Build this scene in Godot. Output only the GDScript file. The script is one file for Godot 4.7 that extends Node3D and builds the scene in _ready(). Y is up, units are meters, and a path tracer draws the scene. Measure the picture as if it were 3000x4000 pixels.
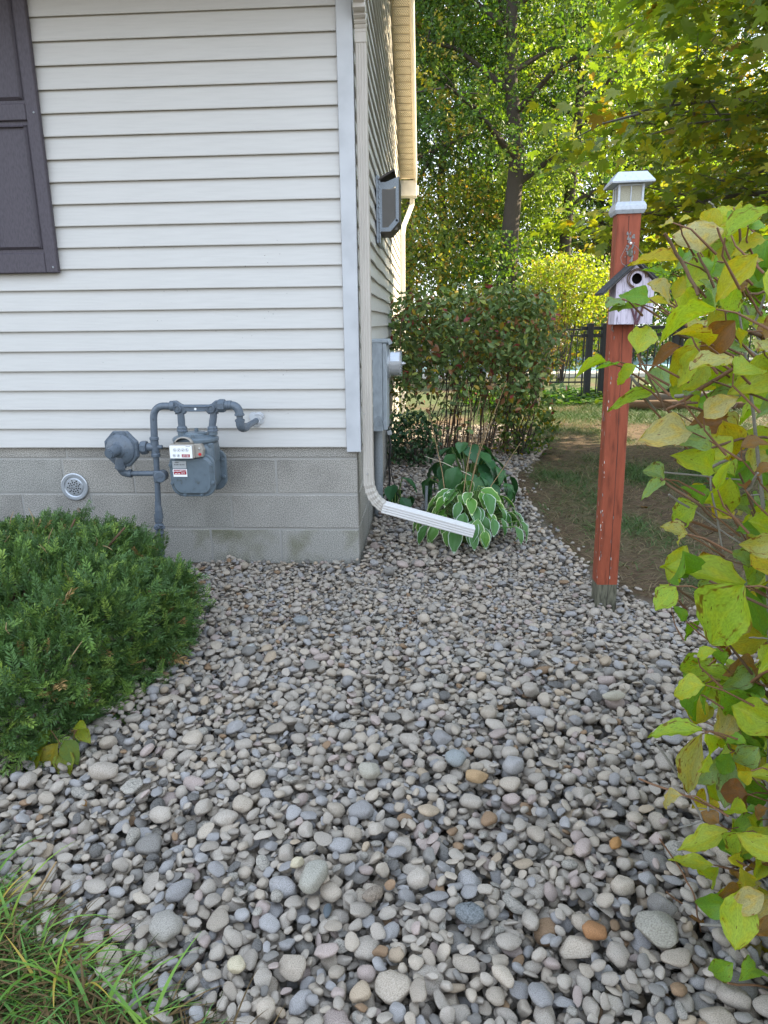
extends Node3D
# A house corner with a gas meter, a bed of river stones, a red post with a bird house, shrubs and woods behind.

var rng := RandomNumberGenerator.new()
var taken := {}
var M := {}
var xf_none := Transform3D.IDENTITY

# ---------------------------------------------------------------- naming and tagging
func numbered(parent: Node, called: String) -> String:
	var key := str(parent.get_instance_id()) + called
	var n: int = taken.get(key, 0)
	taken[key] = n + 1
	return called if n == 0 else "%s_%03d" % [called, n]

func tag(o: Node, label := "", category := "", group := "", kind := "") -> Node:
	if label: o.set_meta("label", label)
	if category: o.set_meta("category", category)
	if group: o.set_meta("group", group)
	if kind: o.set_meta("kind", kind)
	return o

func thing(called: String, label: String, category: String, at := Vector3.ZERO, group := "") -> Node3D:
	var o := Node3D.new()
	o.name = numbered(self, called)
	add_child(o, true)
	o.position = at
	tag(o, label, category, group)
	return o

func put(called: String, mesh: Mesh, mat: Material, parent: Node = null, xf := Transform3D.IDENTITY) -> MeshInstance3D:
	if parent == null: parent = self
	var o := MeshInstance3D.new()
	o.name = numbered(parent, called)
	o.mesh = mesh
	o.material_override = mat
	parent.add_child(o, true)
	o.transform = xf
	return o

func many(called: String, mesh: Mesh, mat: Material, xs: Array, cols: Array, parent: Node = null) -> MultiMeshInstance3D:
	if parent == null: parent = self
	var mm := MultiMesh.new()
	mm.transform_format = MultiMesh.TRANSFORM_3D
	mm.use_colors = true
	mm.mesh = mesh
	mm.instance_count = xs.size()
	for i in xs.size():
		mm.set_instance_transform(i, xs[i])
		mm.set_instance_color(i, cols[i])
	var o := MultiMeshInstance3D.new()
	o.name = numbered(parent, called)
	o.multimesh = mm
	o.material_override = mat
	parent.add_child(o, true)
	o.set_meta("kind", "stuff")
	return o

# ---------------------------------------------------------------- shapes
func st() -> SurfaceTool:
	var s := SurfaceTool.new()
	s.begin(Mesh.PRIMITIVE_TRIANGLES)
	s.set_color(Color.WHITE)
	s.set_uv(Vector2.ZERO)
	return s

func done(s: SurfaceTool) -> ArrayMesh:
	s.generate_normals()
	s.index()
	return s.commit()

func poly(s: SurfaceTool, p: Array, out: Vector3, group := -1) -> void:
	var n: Vector3 = Vector3.ZERO
	for i in range(1, p.size() - 1): n += (p[0] - p[i + 1]).cross(p[0] - p[i])
	var flip := n.dot(out) < 0.0
	s.set_smooth_group(group)
	for i in range(1, p.size() - 1):
		s.add_vertex(p[0])
		if flip:
			s.add_vertex(p[i + 1]); s.add_vertex(p[i])
		else:
			s.add_vertex(p[i]); s.add_vertex(p[i + 1])

# a box with chamfered edges
func box(s: SurfaceTool, c: Vector3, size: Vector3, bevel := 0.0, b := Basis.IDENTITY) -> void:
	var h := size * 0.5
	var e := minf(bevel, minf(h.x, minf(h.y, h.z)) * 0.9)
	var axes := [Vector3.RIGHT, Vector3.UP, Vector3.BACK]
	for ax in 3:
		var u: Vector3 = axes[(ax + 1) % 3]
		var v: Vector3 = axes[(ax + 2) % 3]
		for sg in [-1.0, 1.0]:
			var n: Vector3 = axes[ax] * sg
			var q := []
			for k in [[-1, -1], [1, -1], [1, 1], [-1, 1]]:
				q.append(c + b * (n * h + u * (h[(ax + 1) % 3] - e) * k[0] + v * (h[(ax + 2) % 3] - e) * k[1]))
			poly(s, q, b * n)
	if e <= 0.0: return
	for ax in 3:
		var i1 := (ax + 1) % 3
		var i2 := (ax + 2) % 3
		for s1 in [-1.0, 1.0]:
			for s2 in [-1.0, 1.0]:
				var q := []
				for k in [[-1, 0], [1, 0], [1, 1], [-1, 1]]:
					var p := Vector3.ZERO
					p[ax] = (h[ax] - e) * k[0]
					p[i1] = s1 * (h[i1] - (e if k[1] == 1 else 0.0))
					p[i2] = s2 * (h[i2] - (0.0 if k[1] == 1 else e))
					q.append(c + b * p)
				poly(s, q, b * (axes[i1] * s1 + axes[i2] * s2))
	for s0 in [-1.0, 1.0]:
		for s1 in [-1.0, 1.0]:
			for s2 in [-1.0, 1.0]:
				var d := Vector3(s0, s1, s2)
				poly(s, [c + b * (d * Vector3(h.x, h.y - e, h.z - e)), c + b * (d * Vector3(h.x - e, h.y, h.z - e)), c + b * (d * Vector3(h.x - e, h.y - e, h.z))], b * d)

func box_mesh(size: Vector3, bevel := 0.0, c := Vector3.ZERO) -> ArrayMesh:
	var s := st()
	box(s, c, size, bevel)
	return done(s)

# a round bar along a path; r is one radius or one for each point
func tube(s: SurfaceTool, pts: Array, r, sides := 8, cap := true, group := 1) -> void:
	var n := pts.size()
	var rings := []
	var d0: Vector3 = (pts[1] - pts[0]).normalized()
	var u := d0.cross(Vector3.UP if absf(d0.y) < 0.9 else Vector3.RIGHT).normalized()
	var dirs := []
	for i in n:
		var d: Vector3 = (pts[mini(i + 1, n - 1)] - pts[maxi(i - 1, 0)]).normalized()
		u = (u - d * u.dot(d)).normalized()
		var v := d.cross(u)
		var rad: float = r[i] if r is Array else r
		var ring := []
		for k in sides:
			var a := TAU * k / sides
			ring.append(pts[i] + (u * cos(a) + v * sin(a)) * rad)
		rings.append(ring)
		dirs.append(d)
	for i in n - 1:
		for k in sides:
			var k2 := (k + 1) % sides
			var mid: Vector3 = (rings[i][k] + rings[i + 1][k2]) * 0.5 - (pts[i] + pts[i + 1]) * 0.5
			poly(s, [rings[i][k], rings[i][k2], rings[i + 1][k2], rings[i + 1][k]], mid, group)
	if cap:
		poly(s, rings[0], -dirs[0])
		poly(s, rings[n - 1], dirs[n - 1])

# turned shape: profile of [radius, height] along the y axis of xf; flat_sides for nuts
func lathe(s: SurfaceTool, prof: Array, xf: Transform3D, sides := 20, flat := false) -> void:
	for i in prof.size() - 1:
		var a: Array = prof[i]
		var b: Array = prof[i + 1]
		for k in sides:
			var a0 := TAU * (k + 0.5) / sides
			var a1 := TAU * (k + 1.5) / sides
			var d0 := Vector3(cos(a0), 0, sin(a0))
			var d1 := Vector3(cos(a1), 0, sin(a1))
			var up := Vector3.UP
			var q := []
			for p in [d0 * a[0] + up * a[1], d1 * a[0] + up * a[1], d1 * b[0] + up * b[1], d0 * b[0] + up * b[1]]: q.append(xf * p)
			if a[0] < 1e-5: q.remove_at(1)
			elif b[0] < 1e-5: q.remove_at(3)
			var out: Vector3 = (d0 + d1).normalized() * (b[1] - a[1]) + up * (a[0] - b[0])
			if out.length() < 1e-9: continue
			poly(s, q, xf.basis * out, -1 if flat else 10 + i)

# an outline (x, y) pushed out along z from z0 to z1, its front edge rounded off by bevel
func extrude(s: SurfaceTool, outline: PackedVector2Array, z0: float, z1: float, xf: Transform3D, bevel := 0.0, smooth := false, back := true) -> void:
	var n := outline.size()
	var c := Vector2.ZERO
	for p in outline: c += p / n
	var inner := outline.duplicate()
	var zb := z1 - bevel
	if bevel > 0.0:
		for i in n:
			var d := (outline[(i + 1) % n] - outline[(i + n - 1) % n]).normalized()
			var nn := Vector2(d.y, -d.x)
			if Geometry2D.is_polygon_clockwise(outline): nn = -nn
			inner[i] = outline[i] - nn * bevel
	for i in n:
		var j := (i + 1) % n
		var e := outline[j] - outline[i]
		var nn := Vector2(e.y, -e.x)
		if Geometry2D.is_polygon_clockwise(outline): nn = -nn
		var o3 := xf.basis * Vector3(nn.x, nn.y, 0)
		poly(s, [xf * v3(outline[i], z0), xf * v3(outline[j], z0), xf * v3(outline[j], zb), xf * v3(outline[i], zb)], o3, 3 if smooth else -1)
		if bevel > 0.0:
			poly(s, [xf * v3(outline[i], zb), xf * v3(outline[j], zb), xf * v3(inner[j], z1), xf * v3(inner[i], z1)], o3 + xf.basis.z * nn.length(), 4 if smooth else -1)
	var t := Geometry2D.triangulate_polygon(inner)
	for k in range(0, t.size(), 3):
		poly(s, [xf * v3(inner[t[k]], z1), xf * v3(inner[t[k + 1]], z1), xf * v3(inner[t[k + 2]], z1)], xf.basis.z)
		if back: poly(s, [xf * v3(outline[t[k]], z0), xf * v3(outline[t[k + 1]], z0), xf * v3(outline[t[k + 2]], z0)], -xf.basis.z)

func v3(p: Vector2, z: float) -> Vector3:
	return Vector3(p.x, p.y, z)

func round_rect(w: float, h: float, r: float, seg := 4, c := Vector2.ZERO) -> PackedVector2Array:
	var o := PackedVector2Array()
	for q in 4:
		var cc := Vector2((w * 0.5 - r) * (1 if q in [0, 3] else -1), (h * 0.5 - r) * (1 if q < 2 else -1))
		for k in seg + 1:
			var a := PI * 0.5 * (q + float(k) / seg)
			o.append(c + cc + Vector2(cos(a), sin(a)) * r)
	return o

func circle(r: float, n := 20, c := Vector2.ZERO, turn := 0.0) -> PackedVector2Array:
	var o := PackedVector2Array()
	for k in n: o.append(c + Vector2(cos(turn + TAU * k / n), sin(turn + TAU * k / n)) * r)
	return o

func basis_y(d: Vector3, twist := 0.0) -> Basis:      # y axis along d
	d = d.normalized()
	var x := d.cross(Vector3.UP if absf(d.y) < 0.95 else Vector3.RIGHT).normalized()
	return Basis(x, d, x.cross(d)) * Basis(Vector3.UP, twist)

func bend(a: Vector3, b: Vector3, c: Vector3, n := 6) -> Array:   # a smooth elbow from a over b to c
	var o := []
	for i in n + 1:
		var t := float(i) / n
		o.append(a.lerp(b, t).lerp(b.lerp(c, t), t))
	return o

func rnd(a: float, b: float) -> float:
	return rng.randf_range(a, b)

func jitter(k := 1.0) -> Vector3:
	return Vector3(rnd(-1, 1), rnd(-1, 1), rnd(-1, 1)) * k

# ---------------------------------------------------------------- materials
func noise_tex(sd: int, freq: float, octaves: int, stops: Array, size := 256, type := FastNoiseLite.TYPE_SIMPLEX_SMOOTH, normal := 0.0) -> NoiseTexture2D:
	var n := FastNoiseLite.new()
	n.seed = sd
	n.noise_type = type
	n.frequency = freq
	n.fractal_octaves = octaves
	var t := NoiseTexture2D.new()
	t.width = size
	t.height = size
	t.seamless = true
	t.noise = n
	if normal > 0.0:
		t.as_normal_map = true
		t.bump_strength = normal
	elif stops.size():
		var g := Gradient.new()
		var off := PackedFloat32Array()
		var col := PackedColorArray()
		for s in stops:
			off.append(s[0])
			col.append(s[1])
		g.offsets = off
		g.colors = col
		t.color_ramp = g
	return t

func gray(v: float) -> Color:
	return Color(v, v, v)

func lin(r: float, g: float, b: float) -> Color:      # a real-world base colour
	return Color(r, g, b).linear_to_srgb()

func mat(c: Color, rough := 0.8, tex: Texture2D = null, scale := Vector3.ONE, world := true, vertex := false) -> StandardMaterial3D:
	var m := StandardMaterial3D.new()
	m.albedo_color = c
	m.roughness = rough
	m.metallic_specular = 0.4
	m.vertex_color_use_as_albedo = vertex
	if tex:
		m.albedo_texture = tex
		m.uv1_triplanar = true
		m.uv1_world_triplanar = world
		m.uv1_scale = scale
	return m

func bump(m: StandardMaterial3D, tex: Texture2D, cm: float) -> StandardMaterial3D:
	m.heightmap_enabled = true
	m.heightmap_texture = tex
	m.heightmap_scale = cm
	return m

func leafy(m: StandardMaterial3D, back: Color) -> StandardMaterial3D:
	m.cull_mode = BaseMaterial3D.CULL_DISABLED
	m.backlight_enabled = true
	m.backlight = back
	return m

func make_materials() -> void:
	var soft := [[0.0, gray(0.80)], [0.5, gray(0.92)], [1.0, gray(1.0)]]
	var grain := noise_tex(3, 0.02, 4, [[0.0, gray(0.0)], [1.0, gray(1.0)]], 256)
	var dirt := noise_tex(11, 0.012, 5, [[0.0, gray(0.9)], [0.45, gray(0.96)], [1.0, gray(1.0)]], 512)
	var spots := noise_tex(5, 0.06, 3, soft, 512)
	var speck := noise_tex(8, 0.35, 2, [[0.0, gray(0.45)], [0.35, gray(0.78)], [0.6, gray(0.92)], [1.0, gray(1.0)]], 512)
	var pores := noise_tex(9, 0.30, 2, [[0.0, gray(0.30)], [0.34, gray(0.66)], [0.5, gray(0.86)], [0.7, gray(1.0)], [1.0, gray(1.0)]], 512)
	M.siding = bump(mat(lin(0.52, 0.50, 0.465), 0.55, noise_tex(12, 0.012, 5, [[0.0, gray(0.96)], [0.5, gray(0.985)], [1.0, gray(1.0)]], 512), Vector3(0.35, 1.2, 0.35)), grain, 0.05)
	# the wood grain pressed into the vinyl runs along the boards
	M.siding.uv1_scale = Vector3(0.6, 9.0, 0.6)
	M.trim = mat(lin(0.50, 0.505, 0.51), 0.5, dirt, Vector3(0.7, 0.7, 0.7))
	M.cream = mat(lin(0.78, 0.74, 0.66), 0.5, dirt, Vector3(0.7, 0.7, 0.7))
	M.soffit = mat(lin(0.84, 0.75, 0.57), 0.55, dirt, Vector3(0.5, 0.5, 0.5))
	M.hole = mat(lin(0.03, 0.027, 0.024), 1.0)
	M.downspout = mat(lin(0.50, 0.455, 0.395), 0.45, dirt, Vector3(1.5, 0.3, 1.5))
	M.spout_white = mat(lin(0.60, 0.575, 0.545), 0.42)
	M.shutter = bump(mat(lin(0.085, 0.072, 0.085), 0.55, spots, Vector3(3, 1, 3)), grain, 0.03)
	M.block = []
	for k in 4:
		var sp: Color = [lin(0.49, 0.46, 0.405), lin(0.46, 0.44, 0.39), lin(0.50, 0.465, 0.405), lin(0.465, 0.435, 0.38)][k]
		var bm := bump(mat(sp, 0.95, pores, Vector3(1.15, 1.15, 1.15)), pores, 0.3)
		bm.detail_enabled = true
		bm.detail_blend_mode = BaseMaterial3D.BLEND_MODE_MUL
		bm.detail_albedo = noise_tex(40 + k, 0.008, 4, [[0.0, gray(0.86)], [0.45, gray(0.95)], [1.0, gray(1.0)]], 256)
		M.block.append(bm)
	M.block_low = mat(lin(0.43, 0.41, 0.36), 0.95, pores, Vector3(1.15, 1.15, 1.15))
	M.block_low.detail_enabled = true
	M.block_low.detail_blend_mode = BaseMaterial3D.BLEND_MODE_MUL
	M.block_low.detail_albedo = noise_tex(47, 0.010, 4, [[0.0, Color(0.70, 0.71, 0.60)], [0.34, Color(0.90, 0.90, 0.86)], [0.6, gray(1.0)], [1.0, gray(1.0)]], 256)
	M.mortar = bump(mat(lin(0.46, 0.44, 0.40), 0.95, speck, Vector3(5, 5, 5)), speck, 0.2)
	M.roof = mat(lin(0.07, 0.065, 0.06), 0.95, speck, Vector3(3, 3, 3))
	M.glass = mat(Color(0.9, 0.95, 1.0, 0.12), 0.05)
	M.glass.transparency = BaseMaterial3D.TRANSPARENCY_ALPHA
	M.meter = bump(mat(lin(0.12, 0.15, 0.172), 0.30, noise_tex(15, 0.02, 4, [[0.0, Color(0.78, 0.74, 0.69)], [0.24, gray(0.94)], [0.6, gray(0.98)], [1.0, gray(1.0)]], 256), Vector3(4, 4, 4)), grain, 0.02)
	M.pipe = bump(mat(lin(0.115, 0.138, 0.165), 0.26, noise_tex(14, 0.03, 4, [[0.0, Color(0.72, 0.68, 0.64)], [0.24, gray(0.93)], [0.6, gray(0.98)], [1.0, gray(1.0)]], 256), Vector3(6, 6, 6)), grain, 0.04)
	M.galv = mat(lin(0.40, 0.44, 0.47), 0.5, noise_tex(17, 0.03, 4, [[0.0, gray(0.86)], [1.0, gray(1.0)]], 256), Vector3(3, 1.5, 3))
	M.galv.metallic = 0.15
	M.zinc = mat(lin(0.55, 0.57, 0.59), 0.35, spots, Vector3(8, 8, 8))
	M.zinc.metallic = 0.5
	M.gray_paint = mat(lin(0.30, 0.32, 0.33), 0.5, spots, Vector3(4, 2, 4))
	M.hood = mat(lin(0.36, 0.40, 0.44), 0.5, spots, Vector3(5, 3, 5))
	M.hood_dark = mat(lin(0.10, 0.085, 0.075), 0.6, spots, Vector3(6, 6, 6))
	M.grille = mat(lin(0.24, 0.225, 0.205), 0.7)
	M.white = mat(lin(0.80, 0.80, 0.79), 0.5)
	M.black = mat(lin(0.02, 0.02, 0.022), 0.6)
	M.red = mat(lin(0.30, 0.02, 0.03), 0.5)
	M.plastic = mat(lin(0.30, 0.27, 0.23), 0.4)
	M.iron = mat(lin(0.018, 0.02, 0.024), 0.45)
	M.cable = mat(lin(0.018, 0.017, 0.016), 0.6)
	M.steel = mat(lin(0.55, 0.55, 0.55), 0.3)
	M.steel.metallic = 0.8
	M.bark = bump(mat(lin(0.085, 0.068, 0.052), 0.95, speck, Vector3(1.2, 0.4, 1.2)), grain, 1.0)
	M.bark_gray = bump(mat(lin(0.17, 0.15, 0.125), 0.95, speck, Vector3(3, 1, 3)), grain, 0.3)
	M.twig = mat(lin(0.15, 0.09, 0.05), 0.9, spots, Vector3(8, 8, 8))
	M.twig_gray = mat(lin(0.26, 0.235, 0.20), 0.9, spots, Vector3(8, 8, 8))
	M.stalk = mat(lin(0.36, 0.24, 0.12), 0.8, spots, Vector3(8, 8, 8))
	M.straw_stick = mat(lin(0.50, 0.44, 0.33), 0.8)
	M.stem_red = mat(lin(0.20, 0.10, 0.05), 0.7, spots, Vector3(8, 8, 8))
	M.straw = leafy(mat(lin(0.42, 0.33, 0.20), 0.85, null, Vector3.ONE, false, true), Color(0.4, 0.4, 0.4))
	M.stone = bump(mat(Color.WHITE, 0.8, noise_tex(21, 0.03, 5, [[0.0, Color(0.60, 0.58, 0.55)], [0.40, Color(0.83, 0.82, 0.80)], [0.55, Color(0.93, 0.93, 0.93)], [1.0, gray(1.0)]], 512), Vector3(0.6, 0.6, 0.6), false, true), speck, 0.06)
	M.stone_veined = bump(mat(Color.WHITE, 0.8, noise_tex(22, 0.02, 4, [[0.0, gray(0.35)], [0.46, gray(0.75)], [0.5, gray(1.0)], [0.54, gray(0.75)], [1.0, gray(0.6)]], 512), Vector3(0.35, 0.35, 0.35), false, true), speck, 0.1)
	M.needle = leafy(mat(Color.WHITE, 0.45, null, Vector3.ONE, false, true), Color(0.35, 0.4, 0.15))
	M.leaf = leafy(mat(Color.WHITE, 0.5, null, Vector3.ONE, false, true), Color(0.95, 1.0, 0.45))
	M.leaf_gloss = leafy(mat(Color.WHITE, 0.34, null, Vector3.ONE, false, true), Color(0.5, 0.55, 0.25))
	M.grass = leafy(mat(Color.WHITE, 0.5, null, Vector3.ONE, false, true), Color(0.6, 0.65, 0.3))
	M.soil = bump(mat(Color.WHITE, 0.95, noise_tex(31, 0.03, 5, [[0.0, Color(0.62, 0.58, 0.54)], [0.5, Color(0.86, 0.84, 0.8)], [1.0, Color(1, 1, 1)]], 512), Vector3(0.7, 0.7, 0.7), true, true), spots, 2.2)

# ---------------------------------------------------------------- camera, sky, sun
const EYE := 1.30

func make_view() -> void:
	var cam := Camera3D.new()
	cam.name = "camera"
	add_child(cam)
	cam.position = Vector3(0, EYE, 0)
	cam.rotation_degrees = Vector3(-15.0, 3.5, -0.69)
	cam.fov = 72.0
	cam.near = 0.05
	cam.far = 400.0
	cam.current = true
	var sky_mat := ProceduralSkyMaterial.new()
	sky_mat.sky_top_color = Color(0.78, 0.86, 0.97)
	sky_mat.sky_horizon_color = Color(0.93, 0.95, 0.97)
	sky_mat.sky_curve = 0.25
	sky_mat.ground_bottom_color = Color(0.35, 0.36, 0.30)
	sky_mat.ground_horizon_color = Color(0.55, 0.58, 0.55)
	sky_mat.sky_energy_multiplier = 0.82
	var sky := Sky.new()
	sky.sky_material = sky_mat
	var env := Environment.new()
	env.background_mode = Environment.BG_SKY
	env.sky = sky
	env.tonemap_mode = Environment.TONE_MAPPER_LINEAR
	env.tonemap_exposure = 5.3
	env.sdfgi_enabled = true
	env.ssao_enabled = true
	env.ssil_enabled = true
	var we := WorldEnvironment.new()
	we.name = "world_environment"
	we.environment = env
	add_child(we)
	var sun := DirectionalLight3D.new()
	sun.name = "sun"
	add_child(sun)
	var az := deg_to_rad(66.0)
	var el := deg_to_rad(30.0)
	var towards := Vector3(sin(az) * cos(el), sin(el), -cos(az) * cos(el))
	sun.look_at_from_position(towards * 30.0, Vector3.ZERO)
	sun.light_energy = 1.6
	sun.light_color = Color(1.0, 0.93, 0.80)
	sun.light_angular_distance = 0.5
	sun.shadow_enabled = true

# ---------------------------------------------------------------- ground
func pebble_edge(z: float) -> float:
	var t := [[-9.4, 0.9], [-8.87, 1.02], [-7.56, 1.30], [-6.73, 1.03], [-6.09, 0.76], [-5.45, 0.74], [-4.93, 0.77], [-4.49, 0.76], [-4.04, 0.82], [-3.66, 0.88], [-3.42, 0.98], [-3.2, 1.10], [-3.05, 1.28], [-2.9, 1.7], [-2.6, 2.1], [-0.2, 2.2]]
	for i in t.size() - 1:
		if z >= t[i][0] and z <= t[i + 1][0]:
			return lerpf(t[i][1], t[i + 1][1], (z - t[i][0]) / (t[i + 1][0] - t[i][0]))
	return -9.0

func in_bed(x: float, z: float) -> bool:
	if z > -0.35 or z < -9.3: return false
	if x < -0.37 and z < -3.79: return false
	if x < -2.7 or x > pebble_edge(z): return false
	if z > -1.42 and x < -0.60 + (z + 1.05) * 1.75: return false      # the grass clump stands here
	return true

var ground_noise := FastNoiseLite.new()

func ground_y(x: float, z: float) -> float:
	if in_bed(x, z): return -0.055
	return ground_noise.get_noise_2d(x * 60.0, z * 60.0) * 0.015 - 0.005 + clampf((-z - 9.0) * 0.004, 0.0, 0.1)

func build_ground() -> void:
	ground_noise.seed = 4
	ground_noise.frequency = 0.01
	ground_noise.fractal_octaves = 3
	var xs := []
	var zs := []
	for v in [-120, -60, -30, -15, -8, -5]: xs.append(float(v))
	for i in 105: xs.append(-3.0 + i * 0.08)
	for v in [6, 7, 8, 10, 13, 18, 30, 60, 120]: xs.append(float(v))
	for v in [-160, -90, -60, -40, -30, -25, -20, -17]: zs.append(float(v))
	for i in 165: zs.append(-15.0 + i * 0.09)
	for v in [1, 3, 8, 20, 60, 120]: zs.append(float(v))
	var s := st()
	var patch := FastNoiseLite.new()
	patch.seed = 9
	patch.frequency = 0.55
	patch.fractal_octaves = 4
	var grid := []
	for z in zs:
		var row := []
		for x in xs:
			var p := patch.get_noise_2d(x * 1.6, z * 1.1)
			var dirt := lin(0.115, 0.078, 0.045)
			var dry := lin(0.125, 0.105, 0.052)
			var green := lin(0.07, 0.10, 0.03)
			var c := dirt.lerp(dry, clampf(p * 2.2 + 0.4, 0, 1))
			c = c.lerp(green, clampf(p * 1.8 - 0.1 + clampf((-z - 8.6) * 0.5, 0, 1.0), 0, 1))
			if in_bed(x, z): c = lin(0.27, 0.25, 0.215)
			row.append([Vector3(x, ground_y(x, z), z), c.srgb_to_linear()])
		grid.append(row)
	for j in zs.size() - 1:
		for i in xs.size() - 1:
			s.set_smooth_group(0)
			for k in [[0, 0], [1, 1], [0, 1], [0, 0], [1, 0], [1, 1]]:
				var q: Array = grid[j + k[1]][i + k[0]]
				s.set_color(q[1])
				s.add_vertex(q[0])
	var g := put("ground", done(s), M.soil)
	tag(g, "bare brown soil with thin trampled grass beside the stone bed", "ground", "", "structure")

# ---------------------------------------------------------------- the house
const WX := -0.372       # side wall, behind its boards
const WZ := -3.795       # front wall, behind its boards
const BACK := -10.0
const EXPOSE := 0.1045
const SILL := 0.65

# one lap board along +x from x0 to x1, foot at y, its lower edge standing out; xf turns it to its wall
func lap_board(x0: float, x1: float, height: float, steps: int, wave: float, phase: float) -> ArrayMesh:
	var s := st()
	var prof := [[0.001, height + 0.004], [0.0185, 0.004], [0.0172, 0.0], [0.002, 0.0025]]
	var rows := []
	for i in steps + 1:
		var t := float(i) / steps
		var x := lerpf(x0, x1, t)
		var w := wave * (ground_noise.get_noise_2d(x * 95.0 + phase * 7.0, phase * 23.0) + 0.6 * sin(x * 5.1 + phase * 0.2))
		var r := []
		for k in prof.size():
			var push: float = w * [0.0, 1.0, 1.0, 0.3][k]
			var drop: float = w * [0.0, 0.5, 0.5, 0.5][k]
			r.append(Vector3(x, prof[k][1] + drop, prof[k][0] + push))
		rows.append(r)
	for i in steps:
		for k in prof.size() - 1:
			poly(s, [rows[i][k], rows[i + 1][k], rows[i + 1][k + 1], rows[i][k + 1]], [Vector3(0, 0.1, 1), Vector3(0, -1, 1), Vector3(0, -1, 0)][k], 20 + k)
	poly(s, rows[0], Vector3.LEFT)
	poly(s, rows[steps], Vector3.RIGHT)
	return done(s)

func sweep(s: SurfaceTool, pts: Array, prof: PackedVector2Array, zaxis: Vector3, scales := [], cap := true) -> void:
	var n := pts.size()
	var rings := []
	for i in n:
		var d: Vector3 = (pts[mini(i + 1, n - 1)] - pts[maxi(i - 1, 0)]).normalized()
		var side := zaxis.cross(d).normalized()
		var k: float = scales[i] if scales.size() else 1.0
		var ring := []
		for p in prof: ring.append(pts[i] + side * p.x * k + zaxis * p.y * k)
		rings.append(ring)
	var m := prof.size()
	for i in n - 1:
		for j in m:
			var j2 := (j + 1) % m
			var mid: Vector3 = (rings[i][j] + rings[i + 1][j2] + rings[i][j2] + rings[i + 1][j]) * 0.25 - (pts[i] + pts[i + 1]) * 0.5
			var e := prof[j2] - prof[j]
			var d2: Vector3 = (pts[i + 1] - pts[i]).normalized()
			var sd := zaxis.cross(d2).normalized()
			var nn := Vector2(e.y, -e.x)
			var out := sd * nn.x + zaxis * nn.y
			if not Geometry2D.is_polygon_clockwise(prof): pass
			else: out = -out
			if out.length() < 1e-6: out = mid
			poly(s, [rings[i][j], rings[i][j2], rings[i + 1][j2], rings[i + 1][j]], out)
	if cap:
		poly(s, rings[0], pts[0] - pts[1])
		poly(s, rings[n - 1], pts[n - 1] - pts[n - 2])

# ribbed downspout section: x across the run, y towards the viewer
func spout_section(w: float, d: float) -> PackedVector2Array:
	var o := PackedVector2Array()
	var rib := 0.0028
	o.append(Vector2(-w / 2, -d / 2))
	o.append(Vector2(w / 2, -d / 2))
	for k in 3:
		var y := -d / 2 + d * (k + 0.75) / 4.0
		o.append(Vector2(w / 2, y)); o.append(Vector2(w / 2 - rib, y + 0.003)); o.append(Vector2(w / 2 - rib, y + d * 0.11)); o.append(Vector2(w / 2, y + d * 0.11 + 0.003))
	o.append(Vector2(w / 2, d / 2 - 0.004)); o.append(Vector2(w / 2 - 0.004, d / 2))
	for k in 3:
		var x := w / 2 - w * (k + 0.75) / 4.0
		o.append(Vector2(x, d / 2)); o.append(Vector2(x - 0.002, d / 2 - rib)); o.append(Vector2(x - w * 0.12, d / 2 - rib)); o.append(Vector2(x - w * 0.12 - 0.002, d / 2))
	o.append(Vector2(-w / 2 + 0.004, d / 2)); o.append(Vector2(-w / 2, d / 2 - 0.004))
	return o

func rake_y(z: float) -> float:
	return 4.92 - 0.52 * absf(z + 6.8)

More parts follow.
